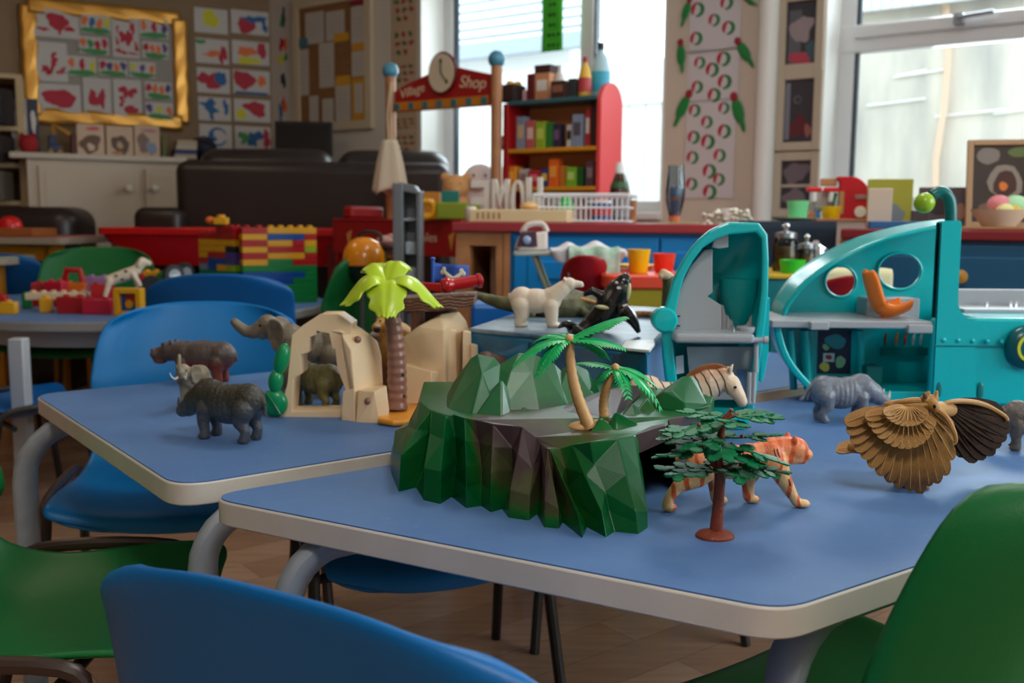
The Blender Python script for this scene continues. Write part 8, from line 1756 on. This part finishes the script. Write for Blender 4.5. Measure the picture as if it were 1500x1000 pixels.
prof = [(r * .5, 0), (r * .62, hh * .12), (r * .95, hh * .38), (r * 1.02, hh * .55), (r * .92, hh * .75), (r * .8, hh * .92), (r * .82, hh)]
MB().lathe(prof + [(r * .74, hh), (r * .74, hh * .9), (r * .9, hh * .55), (r * .5, hh * .1), (0, hh * .06)], n=32).obj('vase_glass', glass_mat('vase_glass_mat', (232, 240, 245), .25), t)
MB().lathe([(r * .45, hh * .08), (r * .66, hh * .34), (r * .66, hh * .48), (r * .5, hh * .62), (0, hh * .64)], n=28).obj('vase_filling', M('filling_slate', (110, 122, 144), .2), t); MB().lathe([(r * .55, -.0002), (r * .6, hh * .1), (r * .52, hh * .13)], n=24).obj('vase_foot', M('foot_orange', (206, 104, 70), .35), t); MB().lathe([(r * .69, hh * .38), (r * .69, hh * .44)], n=28).obj('filling_band', cr_(190, 110, 70), t)
# white flowers
p = wpos(1066, .2); t = thing('white_flowers', 'spray of small white flowers behind the opened teal bow', 'flowers', p); rd = random.Random(11)
MB().lathe([(.02, 0), (.026, .03), (.02, .05)], n=18).obj('pot', M('pot_white', (220, 214, 206), .4), t); st = MB(); fl_ = MB(); k = wpx(p.y)
for i in range(26):
    x, z = rd.uniform(-34, 26) * k, PY(1066, rd.uniform(309, 332), p.y).z - ZT; y = rd.uniform(-.05, .03); st.tube([(0, 0, .03), (x * .6, y * .6, max(z * .8, .03)), (x, y, z)], .0012, 5)
    for q in range(4): fl_.ell((x + rd.uniform(-.012, .012), y + rd.uniform(-.01, .01), z + rd.uniform(-.006, .008)), (.008, .008, .006), None, 8, 6)
st.obj('stems', M('stem_green', (96, 120, 76), .6), t); fo = fl_.obj('blossoms', M('petal_white', (226, 222, 206), .7), t); fo['kind'] = 'stuff'
# ---- ironing board, iron, cloths, dolls' chair
Y = 2.72; k = wpx(Y); zI = PY(840, 368, Y).z; xa, xb = PY(770, 370, Y).x, PY(938, 385, Y).x
ib = thing('ironing_board', 'toy ironing board on crossed pale legs before the blue cabinet', 'ironing board', ((xa + xb) / 2, Y, 0), R(-6)); w = xb - xa
pl2 = [(-w / 2 - .03, -.06), (w * .2, -.065), (w * .44, -.03), (w / 2, 0), (w * .44, .03), (w * .2, .065), (-w / 2 - .03, .06)]
MB().prism(rpoly(pl2, .012), zI - .012, zI).obj('board', M('board_pale', (196, 206, 196), .5), ib, bevel=.003)
for sy in (-1, 1):
    MB().cyl((-w * .42, sy * .045, zI - .012), (-w * .05, sy * .05, zI - .30), .006, n=10).obj('leg', M('iron_leg', (176, 186, 160), .4), ib); MB().cyl((-w * .05, sy * .05, zI - .30), (w * .25, sy * .05, 0), .006, n=10).obj('leg', M('iron_leg', (176, 186, 160), .4), ib)
    MB().cyl((.02, sy * .04, zI - .012), (-w * .45, sy * .04, 0), .006, n=10).obj('leg', M('iron_leg', (176, 186, 160), .4), ib)
p = PY(783, 362, Y - .01); ir = thing('toy_iron', 'toy iron with a dark purple face standing on the end of the ironing board', 'toy iron', (p.x - .01, p.y, zI + .0004), R(10))
MB().hull([(-.045, -.03, 0), (.045, -.02, 0), (-.045, .03, 0), (.045, .02, 0), (-.03, -.022, .045), (.045, -.016, .055), (-.03, .022, .045), (.045, .016, .055)]).obj('body', M('iron_white', (206, 190, 180), .35), ir, smooth=0, bevel=.008, seg=3); MB().hull([(-.046, -.032, .012), (.012, -.031, .012), (-.034, -.026, .05), (.01, -.024, .054), (-.03, -.02, .056)]).obj('face_panel', M('iron_purple', (60, 24, 44), .3), ir, smooth=0); MB().ell((-.018, -.033, .03), (.012, .005, .012)).obj('dial', M('dial_blue', (140, 160, 190), .3), ir); MB().tube(smoothpath([(-.025, 0, .048), (-.01, 0, .07), (.03, 0, .074), (.045, 0, .052)], 4), .008, 8).obj('handle', M('iron_white', (206, 190, 180), .35), ir)
x0 = PY(805, 360, Y).x; x1 = PY(912, 360, Y).x; cl = thing('white_cloth', 'crumpled white cloth draped over the toy ironing board', 'cloth', ((x0 + x1) / 2, Y - .01, zI + .0005)); w2 = x1 - x0
def clf(u, v):
    x = (u - .5) * w2 * (1 - .18 * max(0, v - .62) * 2); top = v < .55
    y = .055 - .13 * min(v / .55, 1) - .002; z = .006 + .018 * (math.exp(-((u - .25) * 9) ** 2) + math.exp(-((u - .62) * 7) ** 2) * 1.2) * sin(pi * min(v / .55, 1)) if top else -.12 * (v - .55) * (1 - .45 * abs(u - .5) * 2) + .006
    return (x, y - (0 if top else .006 * sin(u * 22)), z)
MB().grid(clf, 40, 20).obj('cloth_sheet', M('cloth_white', (222, 218, 222), .8, bump=.2, bscale=60), cl, solid=.002, smooth=180)
p = PY(862, 372, 2.62); rc_ = chair('small dark red chair with a pale green cloth over its back by the ironing board', (p.x, 2.66), az_rz((.1, 1)), m_red, W=.15, top=PY(862, 372, 2.6).z, seat=.45, cr=.22)
cl = thing('green_cloth', 'pale green patterned cloth hung over the small red chair back', 'cloth', (p.x + .012, 2.59, PY(862, 370, 2.57).z + .012)); k = wpx(2.6)
MB().grid(lambda u, v: ((u - .5) * .135, (-.018 if v > .5 else .045 - .126 * v) + .004 * sin(u * 16), -.0 - max(0, v - .45) * .14 + .003 * sin(u * 13)), 30, 14).obj('cloth_sheet', M('cloth_mint', (190, 214, 196), .8, rgb2=(140, 176, 150), vscale=30), cl, solid=.002, smooth=180)
# ---- red and yellow play table with cups
Y = 2.48; zP_ = PY(960, 403, Y).z; x0 = PY(884, 410, Y).x; x1 = PY(1012, 410, Y).x; pt = thing('play_table', 'red topped play table with a yellow-green side behind the orca', 'table', ((x0 + x1) / 2, Y + .2, 0)); w = x1 - x0
MB().prism(rrect(w, .42, .03), zP_ - .035, zP_).obj('tabletop', M('table_red', (226, 70, 40), .35), pt, bevel=.005); MB().box((0, -.19, zP_ - .10), (w - .05, .02, .13)).obj('side_panel', M('table_olive', (160, 140, 10), .4), pt, smooth=0, bevel=.003)
for sx in (-1, 1):
    for sy in (-1, 1): MB().box((sx * (w / 2 - .05), sy * .16, (zP_ - .035) / 2), (.045, .045, zP_ - .036)).obj('leg', M('table_olive', (160, 140, 10), .4), pt, smooth=0, bevel=.003)
zq = zP_ + .0005
cup('yellow_cup', 'yellow plastic cup on the red play table', 'cup', 935, 34, 365, 408, Y + .10, M('cup_yellow', (240, 190, 0), .3), z=zq); cup('red_cup', 'red plastic cup beside the yellow cup on the red play table', 'cup', 972, 34, 371, 408, Y + .16, M('cup_red', (236, 60, 40), .3), z=zq)
p = base_of(930, 400, Y + .28, zq); t = thing('yellow_plate', 'yellow plate behind the yellow cup on the red play table', 'plate', p); MB().lathe([(.04, 0), (.065, .012), (.068, .014), (.04, .004), (0, .004)], n=32).obj('plate_disc', M('cup_yellow', (240, 190, 0), .3), t)
p = base_of(905, 398, Y + .22, zq); t = thing('white_saucer', 'white saucer at the near end of the red play table', 'saucer', p); MB().lathe([(.025, 0), (.04, .008), (.042, .01), (.025, .003), (0, .003)], n=28).obj('plate_disc', M('saucer_white', (230, 226, 220), .35), t)
# camel-like small figure seen past the bow
Y = 1.72; k = wpx(Y); p = PY(978, 440, Y); t = thing('toy_tortoise', 'green toy animal with a beige head partly hidden by the teal bow', 'toy animal', (p.x, Y, ICEZ)); O_ = Vector((p.x, Y, ICEZ)); q = lambda x, y, dy=0: PY(x, y, Y + dy) - O_
organic('body', [('l', [(q(985, 455), 17 * k), (q(984, 425), 14 * k), (q(980, 410), 10 * k)]), ('e', q(986, 462), (22 * k, 18 * k, 15 * k)), ('l', [(q(982, 470, .0), 8 * k), (Vector((q(978, 470).x, 0, .006)), 7 * k)])], M('figure_green', (60, 74, 40), .5, bump=.5, bscale=200), t, .0018, 4); organic('head', [('l', [(q(980, 406), 8 * k), (q(972, 400, -.01), 6.5 * k), (q(968, 404, -.015), 4 * k)])], M('figure_beige', (196, 166, 130), .5), t, .0016, 3)
p = G(945, 470, ICEZ); t = thing('toy_snake', 'small patterned brown toy snake on the ice block beside the orca', 'toy snake', (p.x, p.y + .06, ICEZ)); MB().tube(smoothpath([(-.02, 0, .005), (0, .006, .006), (.02, -.004, .006), (.045, .002, .006)], 5), [.003, .0045, .005, .0055, .006, .006, .006, .006, .006, .006, .006, .006, .006, .006, .005, .003], 10).obj('body', M('snake_pattern', (150, 104, 54), .5, rgb2=(60, 40, 24), vscale=140), t)
# blue plastic crate behind the ice block
carton('blue_crate', 'plain blue plastic crate behind the lookout rock, left of the polar bear', 'crate', 690, 752, 446, 500, 2.02, M('crate_blue', (6, 96, 170), .35), .12, z=TT + .0005, bevel=.008)
# small brown animal peeping past the lookout rock
p = PY(716, 525, 1.50); t = thing('toy_bison', 'small brown toy animal peeping out between the lookout rock and the hill', 'toy animal', (p.x, 1.52, TT)); O_ = Vector((p.x, 1.52, TT)); q = lambda x, y, dy=0: PY(x, y, 1.52 + dy) - O_; k = wpx(1.52)
organic('body', [('l', [(q(712, 530), 16 * k), (q(730, 540, .02), 20 * k), (q(756, 545, .04), 17 * k)]), ('l', [(q(705, 525), 8 * k), (q(700, 535, -.01), 6 * k)])] + [('l', [(q(x, 545, dy), 8 * k), (Vector((q(x, 545, dy).x, dy, .006)), 6 * k)]) for x, dy in ((716, -.01), (722, .03), (752, .02), (758, .055))], M('bison_brown', (96, 64, 52), .55, bump=.5, bscale=200), t, .0018, 4)
# ---- dark cloth-covered stand and what is on it
Y = 2.92; ZD = PY(1170, 324, Y).z; x0, x1 = PY(1106, 330, Y).x, PY(1242, 330, Y).x; t = thing('cloth_covered_stand', 'small stand covered with a dark navy cloth below the photo frames', 'stand', ((x0 + x1) / 2, Y + .17, 0), R(-14)); w = x1 - x0
MB().box((0, 0, ZD / 2 - .003), (w - .02, .32, ZD - .008)).obj('stand_box', m_wood, t, smooth=0); m_cl = M('cloth_navy', (26, 40, 58), .85, bump=.6, bscale=260)
MB().box((0, 0, ZD - .003), (w + .006, .35, .006)).obj('cloth_top', m_cl, t, smooth=0, bevel=.002); MB().grid(lambda u, v: ((u - .5) * (w + .006), -.176 - .006 * sin(u * 24) * v - .008 * v, ZD - .002 - v * .26), 40, 12).obj('cloth_drop', m_cl, t, solid=.003, smooth=180)
zd = ZD + .0006
def dbase(px, dy): return base_of(px, 320, Y + dy, zd)
p = dbase(1163, .06); t = thing('green_saucer', 'pale green saucer under the green cup on the navy cloth', 'saucer', p); k = wpx(p.y); MB().lathe([(20 * k, 0), (31 * k, .008), (32 * k, .011), (20 * k, .003), (0, .003)], n=32).obj('plate_disc', M('china_mint', (170, 206, 180), .3), t)
cup('green_tea_cup', 'mint green cup on a saucer on the navy cloth', 'cup', 1168, 32, 294, 321, Y + .06, M('cup_mint', (120, 214, 150), .3), z=zd + .0035)
p = dbase(1232, .05); t = thing('cutting_board', 'flat wooden board under the yellow pot beside the red coffee machine', 'board', p, R(-14)); MB().box((0, 0, .004), (.15, .10, .008)).obj('board', m_wood, t, smooth=0, bevel=.002)
t = cup('yellow_pot', 'small yellow pot holding a green brush on the wooden board', 'pot', 1217, 28, 302, 322, Y + .04, M('cup_yellow', (240, 190, 0), .3), z=zd + .0085, taper=.85); b = MB().tube([(0, 0, .01), (.006, 0, .05), (.012, 0, .075)], [.003, .004, .006], 8); b.obj('brush', M('brush_green', (20, 100, 50), .5), t)
for i, (px, col, lb) in enumerate(((1188, (200, 120, 60), 'tiny orange toy piece behind the mint cup'), (1196, (60, 130, 190), 'tiny blue toy piece behind the mint cup'), (1204, (226, 226, 226), 'tiny white toy piece behind the mint cup'))):
    p = dbase(px, .12); t = thing('toy_piece', lb, 'toy piece', p); MB().box((0, 0, .012), (.02, .02, .024)).lathe([(.006, .024), (.006, .03)], n=10).obj('body', cr_(*col), t, smooth=0, bevel=.003)
# coffee machine (tap unit) : red arch block with wooden side, red taps and white columns
p = dbase(1245, .16); k = wpx(p.y); cmz = thing('toy_coffee_machine', 'red toy coffee machine with rounded shoulder, white dial and grey badge', 'toy coffee machine', p, R(-14)); hh = PY(1245, 259, p.y).z - zd
pr = [(-17 * k, 0), (24 * k, 0), (24 * k, hh * .55)] + [(24 * k - 26 * k * (1 - cos(a)), hh * .55 + hh * .45 * sin(a)) for a in [pi / 2 * i / 8 for i in range(9)]] + [(-22 * k, hh), (-22 * k, hh * .93), (-17 * k, hh * .9)]
o = plate('body', [pr], .07, M('machine_red', (190, 10, 30), .3), cmz, .003)
MB().box((-14 * k, -.036, hh * .42), (6 * k, .004, hh * .5)).obj('wood_strip', M('strip_gold', (180, 140, 80), .4), cmz, smooth=0); MB().at((12 * k, -.036, hh * .22), (R(90), 0, 0)).lathe([(0, 0), (8 * k, 0), (8 * k, .006), (0, .006)], n=24).obj('dial', M('dial_white', (226, 222, 216), .4), cmz); MB().box((12 * k, -.037, hh * .55), (16 * k, .004, 6 * k)).obj('badge', M('badge_grey', (150, 120, 124), .4), cmz, smooth=0, bevel=.001)
MB().box((-32 * k, 0, hh * .88), (22 * k, .05, hh * .16)).obj('wood_head', m_wood, cmz, smooth=0, bevel=.002); MB().box((-36 * k, -.01, hh * .28), (26 * k, .03, .008)).obj('drip_shelf', M('drip_grey', (130, 134, 140), .4), cmz, smooth=0)
for x in (-52 * k, -28 * k): MB().cyl((x, -.02, hh * .45), (x, -.02, hh * .66), .009, n=14).obj('spout', M('spout_white', (230, 228, 226), .35), cmz); MB().box((x, -.02, hh * .71), (22 * k, .022, .014)).obj('tap_handle', M('tap_red', (220, 20, 30), .3), cmz, bevel=.004, smooth=0)
MB().box((-40 * k, .015, hh * .35), (34 * k, .012, hh * .7)).obj('back_plate', M('plate_white', (216, 210, 206), .4), cmz, smooth=0)
# ---- dark blue dresser with dark red top
Yd = 2.55; d4 = Vector((.93, -.36, 0)).normalized(); rz4 = atan2(d4.y, d4.x); p0 = PY(1243, 345, 2.72); ZQ = .832 - (PY(1420, 332, 2.6).z * 0) ; ZQ = PY(1420, 337, 2.5).z
ds = thing('dresser', 'deep blue dresser with a dark red top and round wooden knobs by the bright window', 'dresser', (p0.x, p0.y, 0), rz4); wD = 1.05
m_db = M('dresser_blue', (0, 72, 108), .4); m_dr = M('dresser_red', (120, 16, 26), .35)
MB().bb((0, 0, .04), (wD, .42, ZQ - .028)).obj('body', m_db, ds, smooth=0, bevel=.003); MB().bb((-.02, -.025, ZQ - .028), (wD + .02, .44, ZQ)).obj('dresser_top', m_dr, ds, smooth=0, bevel=.005)
MB().bb((-.022, .0, 0), (-.0005, .05, ZQ - .0285)).obj('corner_post', m_wood, ds, smooth=0)
MB().bb((.0, -.008, ZQ - .235), (wD, .0, ZQ - .21)).obj('red_rail', m_dr, ds, smooth=0, bevel=.002)
for k_ in range(2):
    a = .02 + k_ * .52; dr = MB().bb((a, -.012, ZQ - .205), (a + .49, .001, ZQ - .04)).obj('drawer', m_db, ds, smooth=0, bevel=.003); MB().bb((a + .05, -.018, ZQ - .175), (a + .44, -.011, ZQ - .07)).obj('drawer_panel', m_db, dr, smooth=0, bevel=.004)
    MB().at((a + .245 + (.02 if k_ == 0 else 0), -.018, ZQ - .122), (R(90), 0, 0)).lathe([(.008, 0), (.008, .008), (.018, .016), (.017, .024), (.006, .028), (0, .028)], n=22).obj('knob', M('knob_gold', (176, 124, 44), .35), dr)
for k_ in range(2): a = .02 + k_ * .52; MB().bb((a, -.012, .08), (a + .49, .001, ZQ - .25)).obj('door', m_db, ds, smooth=0, bevel=.004)
zs_ = ZQ + .0006
def db(px, dy): o_ = Vector((p0.x, p0.y, 0)) + Vector((-d4.y, d4.x, 0)) * dy; dq = ray(px, 330); a = dq.x / dq.y; s = (o_.x - a * o_.y) / (a * d4.y - d4.x); q = o_ + d4 * s; return Vector((q.x, q.y, zs_))
def upright(name, label, cat, px0, px1, py0, dy, mat, th=.02, panel=None, lean=0, marks=(), framem=None):
    p = db((px0 + px1) / 2, dy); k = wpx(p.y); h = PY((px0 + px1) / 2, py0, p.y).z - zs_; w = (px1 - px0) * k; t = thing(name, label, cat, p, rz4 + R(4)); e = (R(-lean), 0, 0)
    b = MB(); b.at((0, 0, .0), e)
    b.box((0, 0, h / 2), (w, th, h)).obj('body', mat, t, smooth=0, bevel=.002)
    for i, (c, cx, cy, rx, ry) in enumerate(marks):
        pts = blobpoly((cx - .5) * w, (1 - cy) * h, rx * w, ry * h, int(px0) + i * 3, 20, .2); y = -th / 2 - .0008 - .0004 * i; n = len(pts)
        q = MB(); q.at((0, 0, 0), e); q._add([(u[0], y, u[1]) for u in pts] + [(u[0], y + .0006, u[1]) for u in pts], [tuple(range(n))[::-1], tuple(range(n, 2 * n))] + [(k_, (k_ + 1) % n, n + (k_ + 1) % n, n + k_) for k_ in range(n)]).obj('cover_picture', cr_(*c), t, smooth=0)
    return t, w, h
upright('picture_book', 'olive yellow picture book with a grey figure standing beside the coffee machine', 'book', 1270, 1332, 262, .30, cr_(160, 156, 50), .012, marks=[((120, 128, 134), .62, .72, .22, .2), ((206, 196, 186), .3, .55, .26, .26)])
upright('paper_tub', 'pale wood and paper tub before the olive picture book', 'tub', 1270, 1303, 276, .20, cr_(206, 184, 164), .05)
upright('photo_stand', 'greyish photograph standing behind the lime ball of the submarine', 'photograph', 1346, 1414, 274, .34, cr_(96, 86, 88), .012, marks=[((60, 52, 54), .4, .4, .3, .3), ((170, 130, 110), .8, .6, .14, .2)])
t, w, h = upright('small_cup', 'small dark and white striped pot under the lime ball', 'pot', 1335, 1358, 308, .22, cr_(76, 66, 66), .05)
upright('blue_tray', 'flat blue tray on the dresser beside the coffee machine', 'tray', 1275, 1340, 324, .12, cr_(40, 96, 150), .12)
# picture frame leaning
p = db(1478, .25); k = wpx(p.y); hF = PY(1478, 203, p.y).z - zs_; wF = 118 * k; pf = thing('framed_collage', 'large framed collage of photographs leaning at the window behind the bowl', 'picture', p + Vector((0, 0, .0)), rz4 + R(6)); E = (R(-10), 0, 0)
for sx in (-1, 1): MB().at((0, 0, .004), E).box((sx * (wF / 2 - .008), 0, hF / 2), (.016, .018, hF)).obj('frame_side', M('frame_tan', (176, 140, 104), .5), pf, smooth=0, bevel=.002)
for z in (.008, hF - .008): MB().at((0, 0, .004), E).box((0, 0, z), (wF - .032, .018, .016)).obj('frame_rail', M('frame_tan', (176, 140, 104), .5), pf, smooth=0, bevel=.002)
MB().at((0, 0, .004), E).box((0, .002, hF / 2), (wF - .03, .006, hF - .03)).obj('collage', M('collage_dark', (56, 42, 34), .4), pf, smooth=0)
for i, (c, cx, cy, rx, ry) in enumerate((((130, 120, 112), .24, .82, .13, .10), ((96, 110, 60), .62, .86, .16, .06), ((140, 128, 116), .44, .52, .19, .20), ((70, 34, 26), .44, .5, .14, .15), ((220, 120, 40), .42, .47, .05, .05), ((206, 196, 186), .78, .55, .12, .17), ((196, 150, 60), .76, .52, .04, .07), ((150, 30, 30), .9, .58, .04, .06), ((120, 90, 70), .3, .2, .16, .1), ((150, 120, 96), .75, .22, .14, .08))):
    pts = blobpoly((cx - .5) * wF, cy * hF, rx * wF, ry * hF, i + 90, 12, .12); y = -.002 - .0005 * i; n = len(pts); q = MB(); q.at((0, 0, .004), E); q._add([(u[0], y, u[1]) for u in pts] + [(u[0], y + .0004, u[1]) for u in pts], [tuple(range(n))[::-1], tuple(range(n, 2 * n))] + [(k_, (k_ + 1) % n, n + (k_ + 1) % n, n + k_) for k_ in range(n)]).obj('collage_photo', cr_(*c), pf, smooth=0)
# bowl with toy balls on a board
p = db(1463, .07); k = wpx(p.y); t = thing('wooden_board', 'thin wooden board under the cream bowl on the dresser', 'board', p, rz4); MB().box((0, 0, .004), (104 * k, .11, .008)).obj('board', m_wood, t, smooth=0, bevel=.002)
hb2 = PY(1463, 307, p.y).z - zs_ - .0085; bw = thing('bowl', 'cream wooden bowl of toy eggs on the dresser', 'bowl', p + Vector((0, 0, .0087))); r = 40 * k
MB().lathe([(r * .55, 0), (r * .6, .004), (r * .92, hb2 * .8), (r * 1.0, hb2), (r * .95, hb2), (r * .6, .012), (0, .010)], n=36).obj('bowl_wall', M('bowl_cream', (232, 212, 186), .5), bw)
for i, (px, py, rr_, col, lb) in enumerate(((1463, 298, 15, (224, 130, 140), 'pink toy egg in the cream bowl'), (1487, 300, 17, (176, 226, 176), 'pale green toy egg in the cream bowl'), (1486, 311, 11, (236, 180, 30), 'yellow toy egg in the cream bowl'), (1472, 308, 12, (226, 216, 150), 'cream toy egg in the cream bowl'))):
    q = PY(px, py, p.y + (.02 if py < 305 else -.005)); t = thing('toy_egg', lb, 'toy egg', q, 0, 'toy eggs in the cream bowl'); MB().ell((0, 0, 0), (rr_ * k * 1.05, rr_ * k * .9, rr_ * k * .82), None, 20, 14).obj('body', cr_(*col), t)
# ---- jars and bowl on the red/teal table behind the submarine
zT2 = PY(1160, 402, 2.46).z; xa, xb = PY(1040, 410, 2.46).x, PY(1215, 410, 2.46).x; jt = thing('play_table', 'teal play table with a yellow top holding the glass jars', 'table', ((xa + xb) / 2, 2.66, 0)); w = xb - xa
MB().prism(rrect(w, .38, .02), zT2 - .012, zT2).obj('tabletop', M('top_yellow', (206, 170, 40), .4), jt, bevel=.003); MB().box((0, -.0, zT2 - .072), (w - .01, .36, .12)).obj('side_panel', M('panel_teal', (0, 120, 126), .4), jt, smooth=0, bevel=.003)
for sx in (-1, 1):
    for sy in (-1, 1): MB().box((sx * (w / 2 - .04), sy * .14, (zT2 - .132) / 2), (.04, .04, zT2 - .132)).obj('leg', M('panel_teal', (0, 120, 126), .4), jt, smooth=0, bevel=.003)
zj = zT2 + .0005; Yj = 2.62
for i, (px, w_, y0, y1, lb) in enumerate(((1149, 36, 348, 402, 'tall glass jar with a steel knob lid behind the submarine dome'), (1180, 28, 364, 402, 'lower glass jar with a steel lid next to the tall jar'))):
    p = base_of(px, 400, Yj + .04 * i, zj); k = wpx(p.y); hh = PY(px, y0, p.y).z - zj; r = w_ * k / 2; t = thing('glass_jar', lb, 'jar', p); MB().lathe([(r * .95, 0), (r, .006), (r, hh * .9), (r * .85, hh)], n=28).obj('jar_glass', glass_mat('jar_glass_mat', (206, 206, 196), .3), t)
    MB().lathe([(r * .8, .004), (r * .82, hh * .72), (0, hh * .74)], n=20).obj('jar_contents', M('pasta_tan', (176, 150, 110), .7, rgb2=(110, 84, 60), vscale=40), t); MB().lathe([(r * .9, hh), (r * .9, hh + .012), (r * .2, hh + .018), (r * .2, hh + .024), (r * .32, hh + .032), (0, hh + .04)], n=24).obj('jar_lid', M('steel', (190, 192, 196), .2, .9), t)
p = base_of(1160, 407, Yj - .10, zj); t = thing('green_bowl', 'bright green bowl before the glass jars', 'bowl', p); k = wpx(p.y); MB().lathe([(16 * k, 0), (19 * k, .034), (18 * k, .034), (15 * k, .005), (0, .005)], n=28).obj('bowl_wall', M('bowl_green', (60, 206, 50), .3), t)
p = base_of(1194, 384, Yj + .06, zj); t = thing('steel_teapot', 'small shiny steel pot behind the submarine dome', 'pot', p); MB().lathe([(.03, 0), (.036, .03), (.03, .06), (.012, .07), (.008, .08), (0, .082)], n=28).obj('pot_body', M('steel', (190, 192, 196), .2, .9), t)
p = PY(1232, 420, 2.3); t = chair('red chair with a cream patch on its back seen through the submarine porthole', (p.x + .0, 2.36), az_rz((-.1, 1)), m_red, W=.20, top=PY(1232, 400, 2.28).z, seat=.44, cr=.2)
t2 = thing('cream_cloth', 'cream cloth over the red chair back seen through the porthole', 'cloth', (p.x + .012, 2.262, PY(1232, 400, 2.28).z + .010)); MB().grid(lambda u, v: ((u - .5) * .17, (-.020 if v > .5 else .035 - .11 * v), -max(0, v - .45) * (.05 + .06 * u)), 24, 12).obj('cloth_sheet', M('cloth_cream', (222, 214, 170), .8), t2, solid=.002, smooth=180)
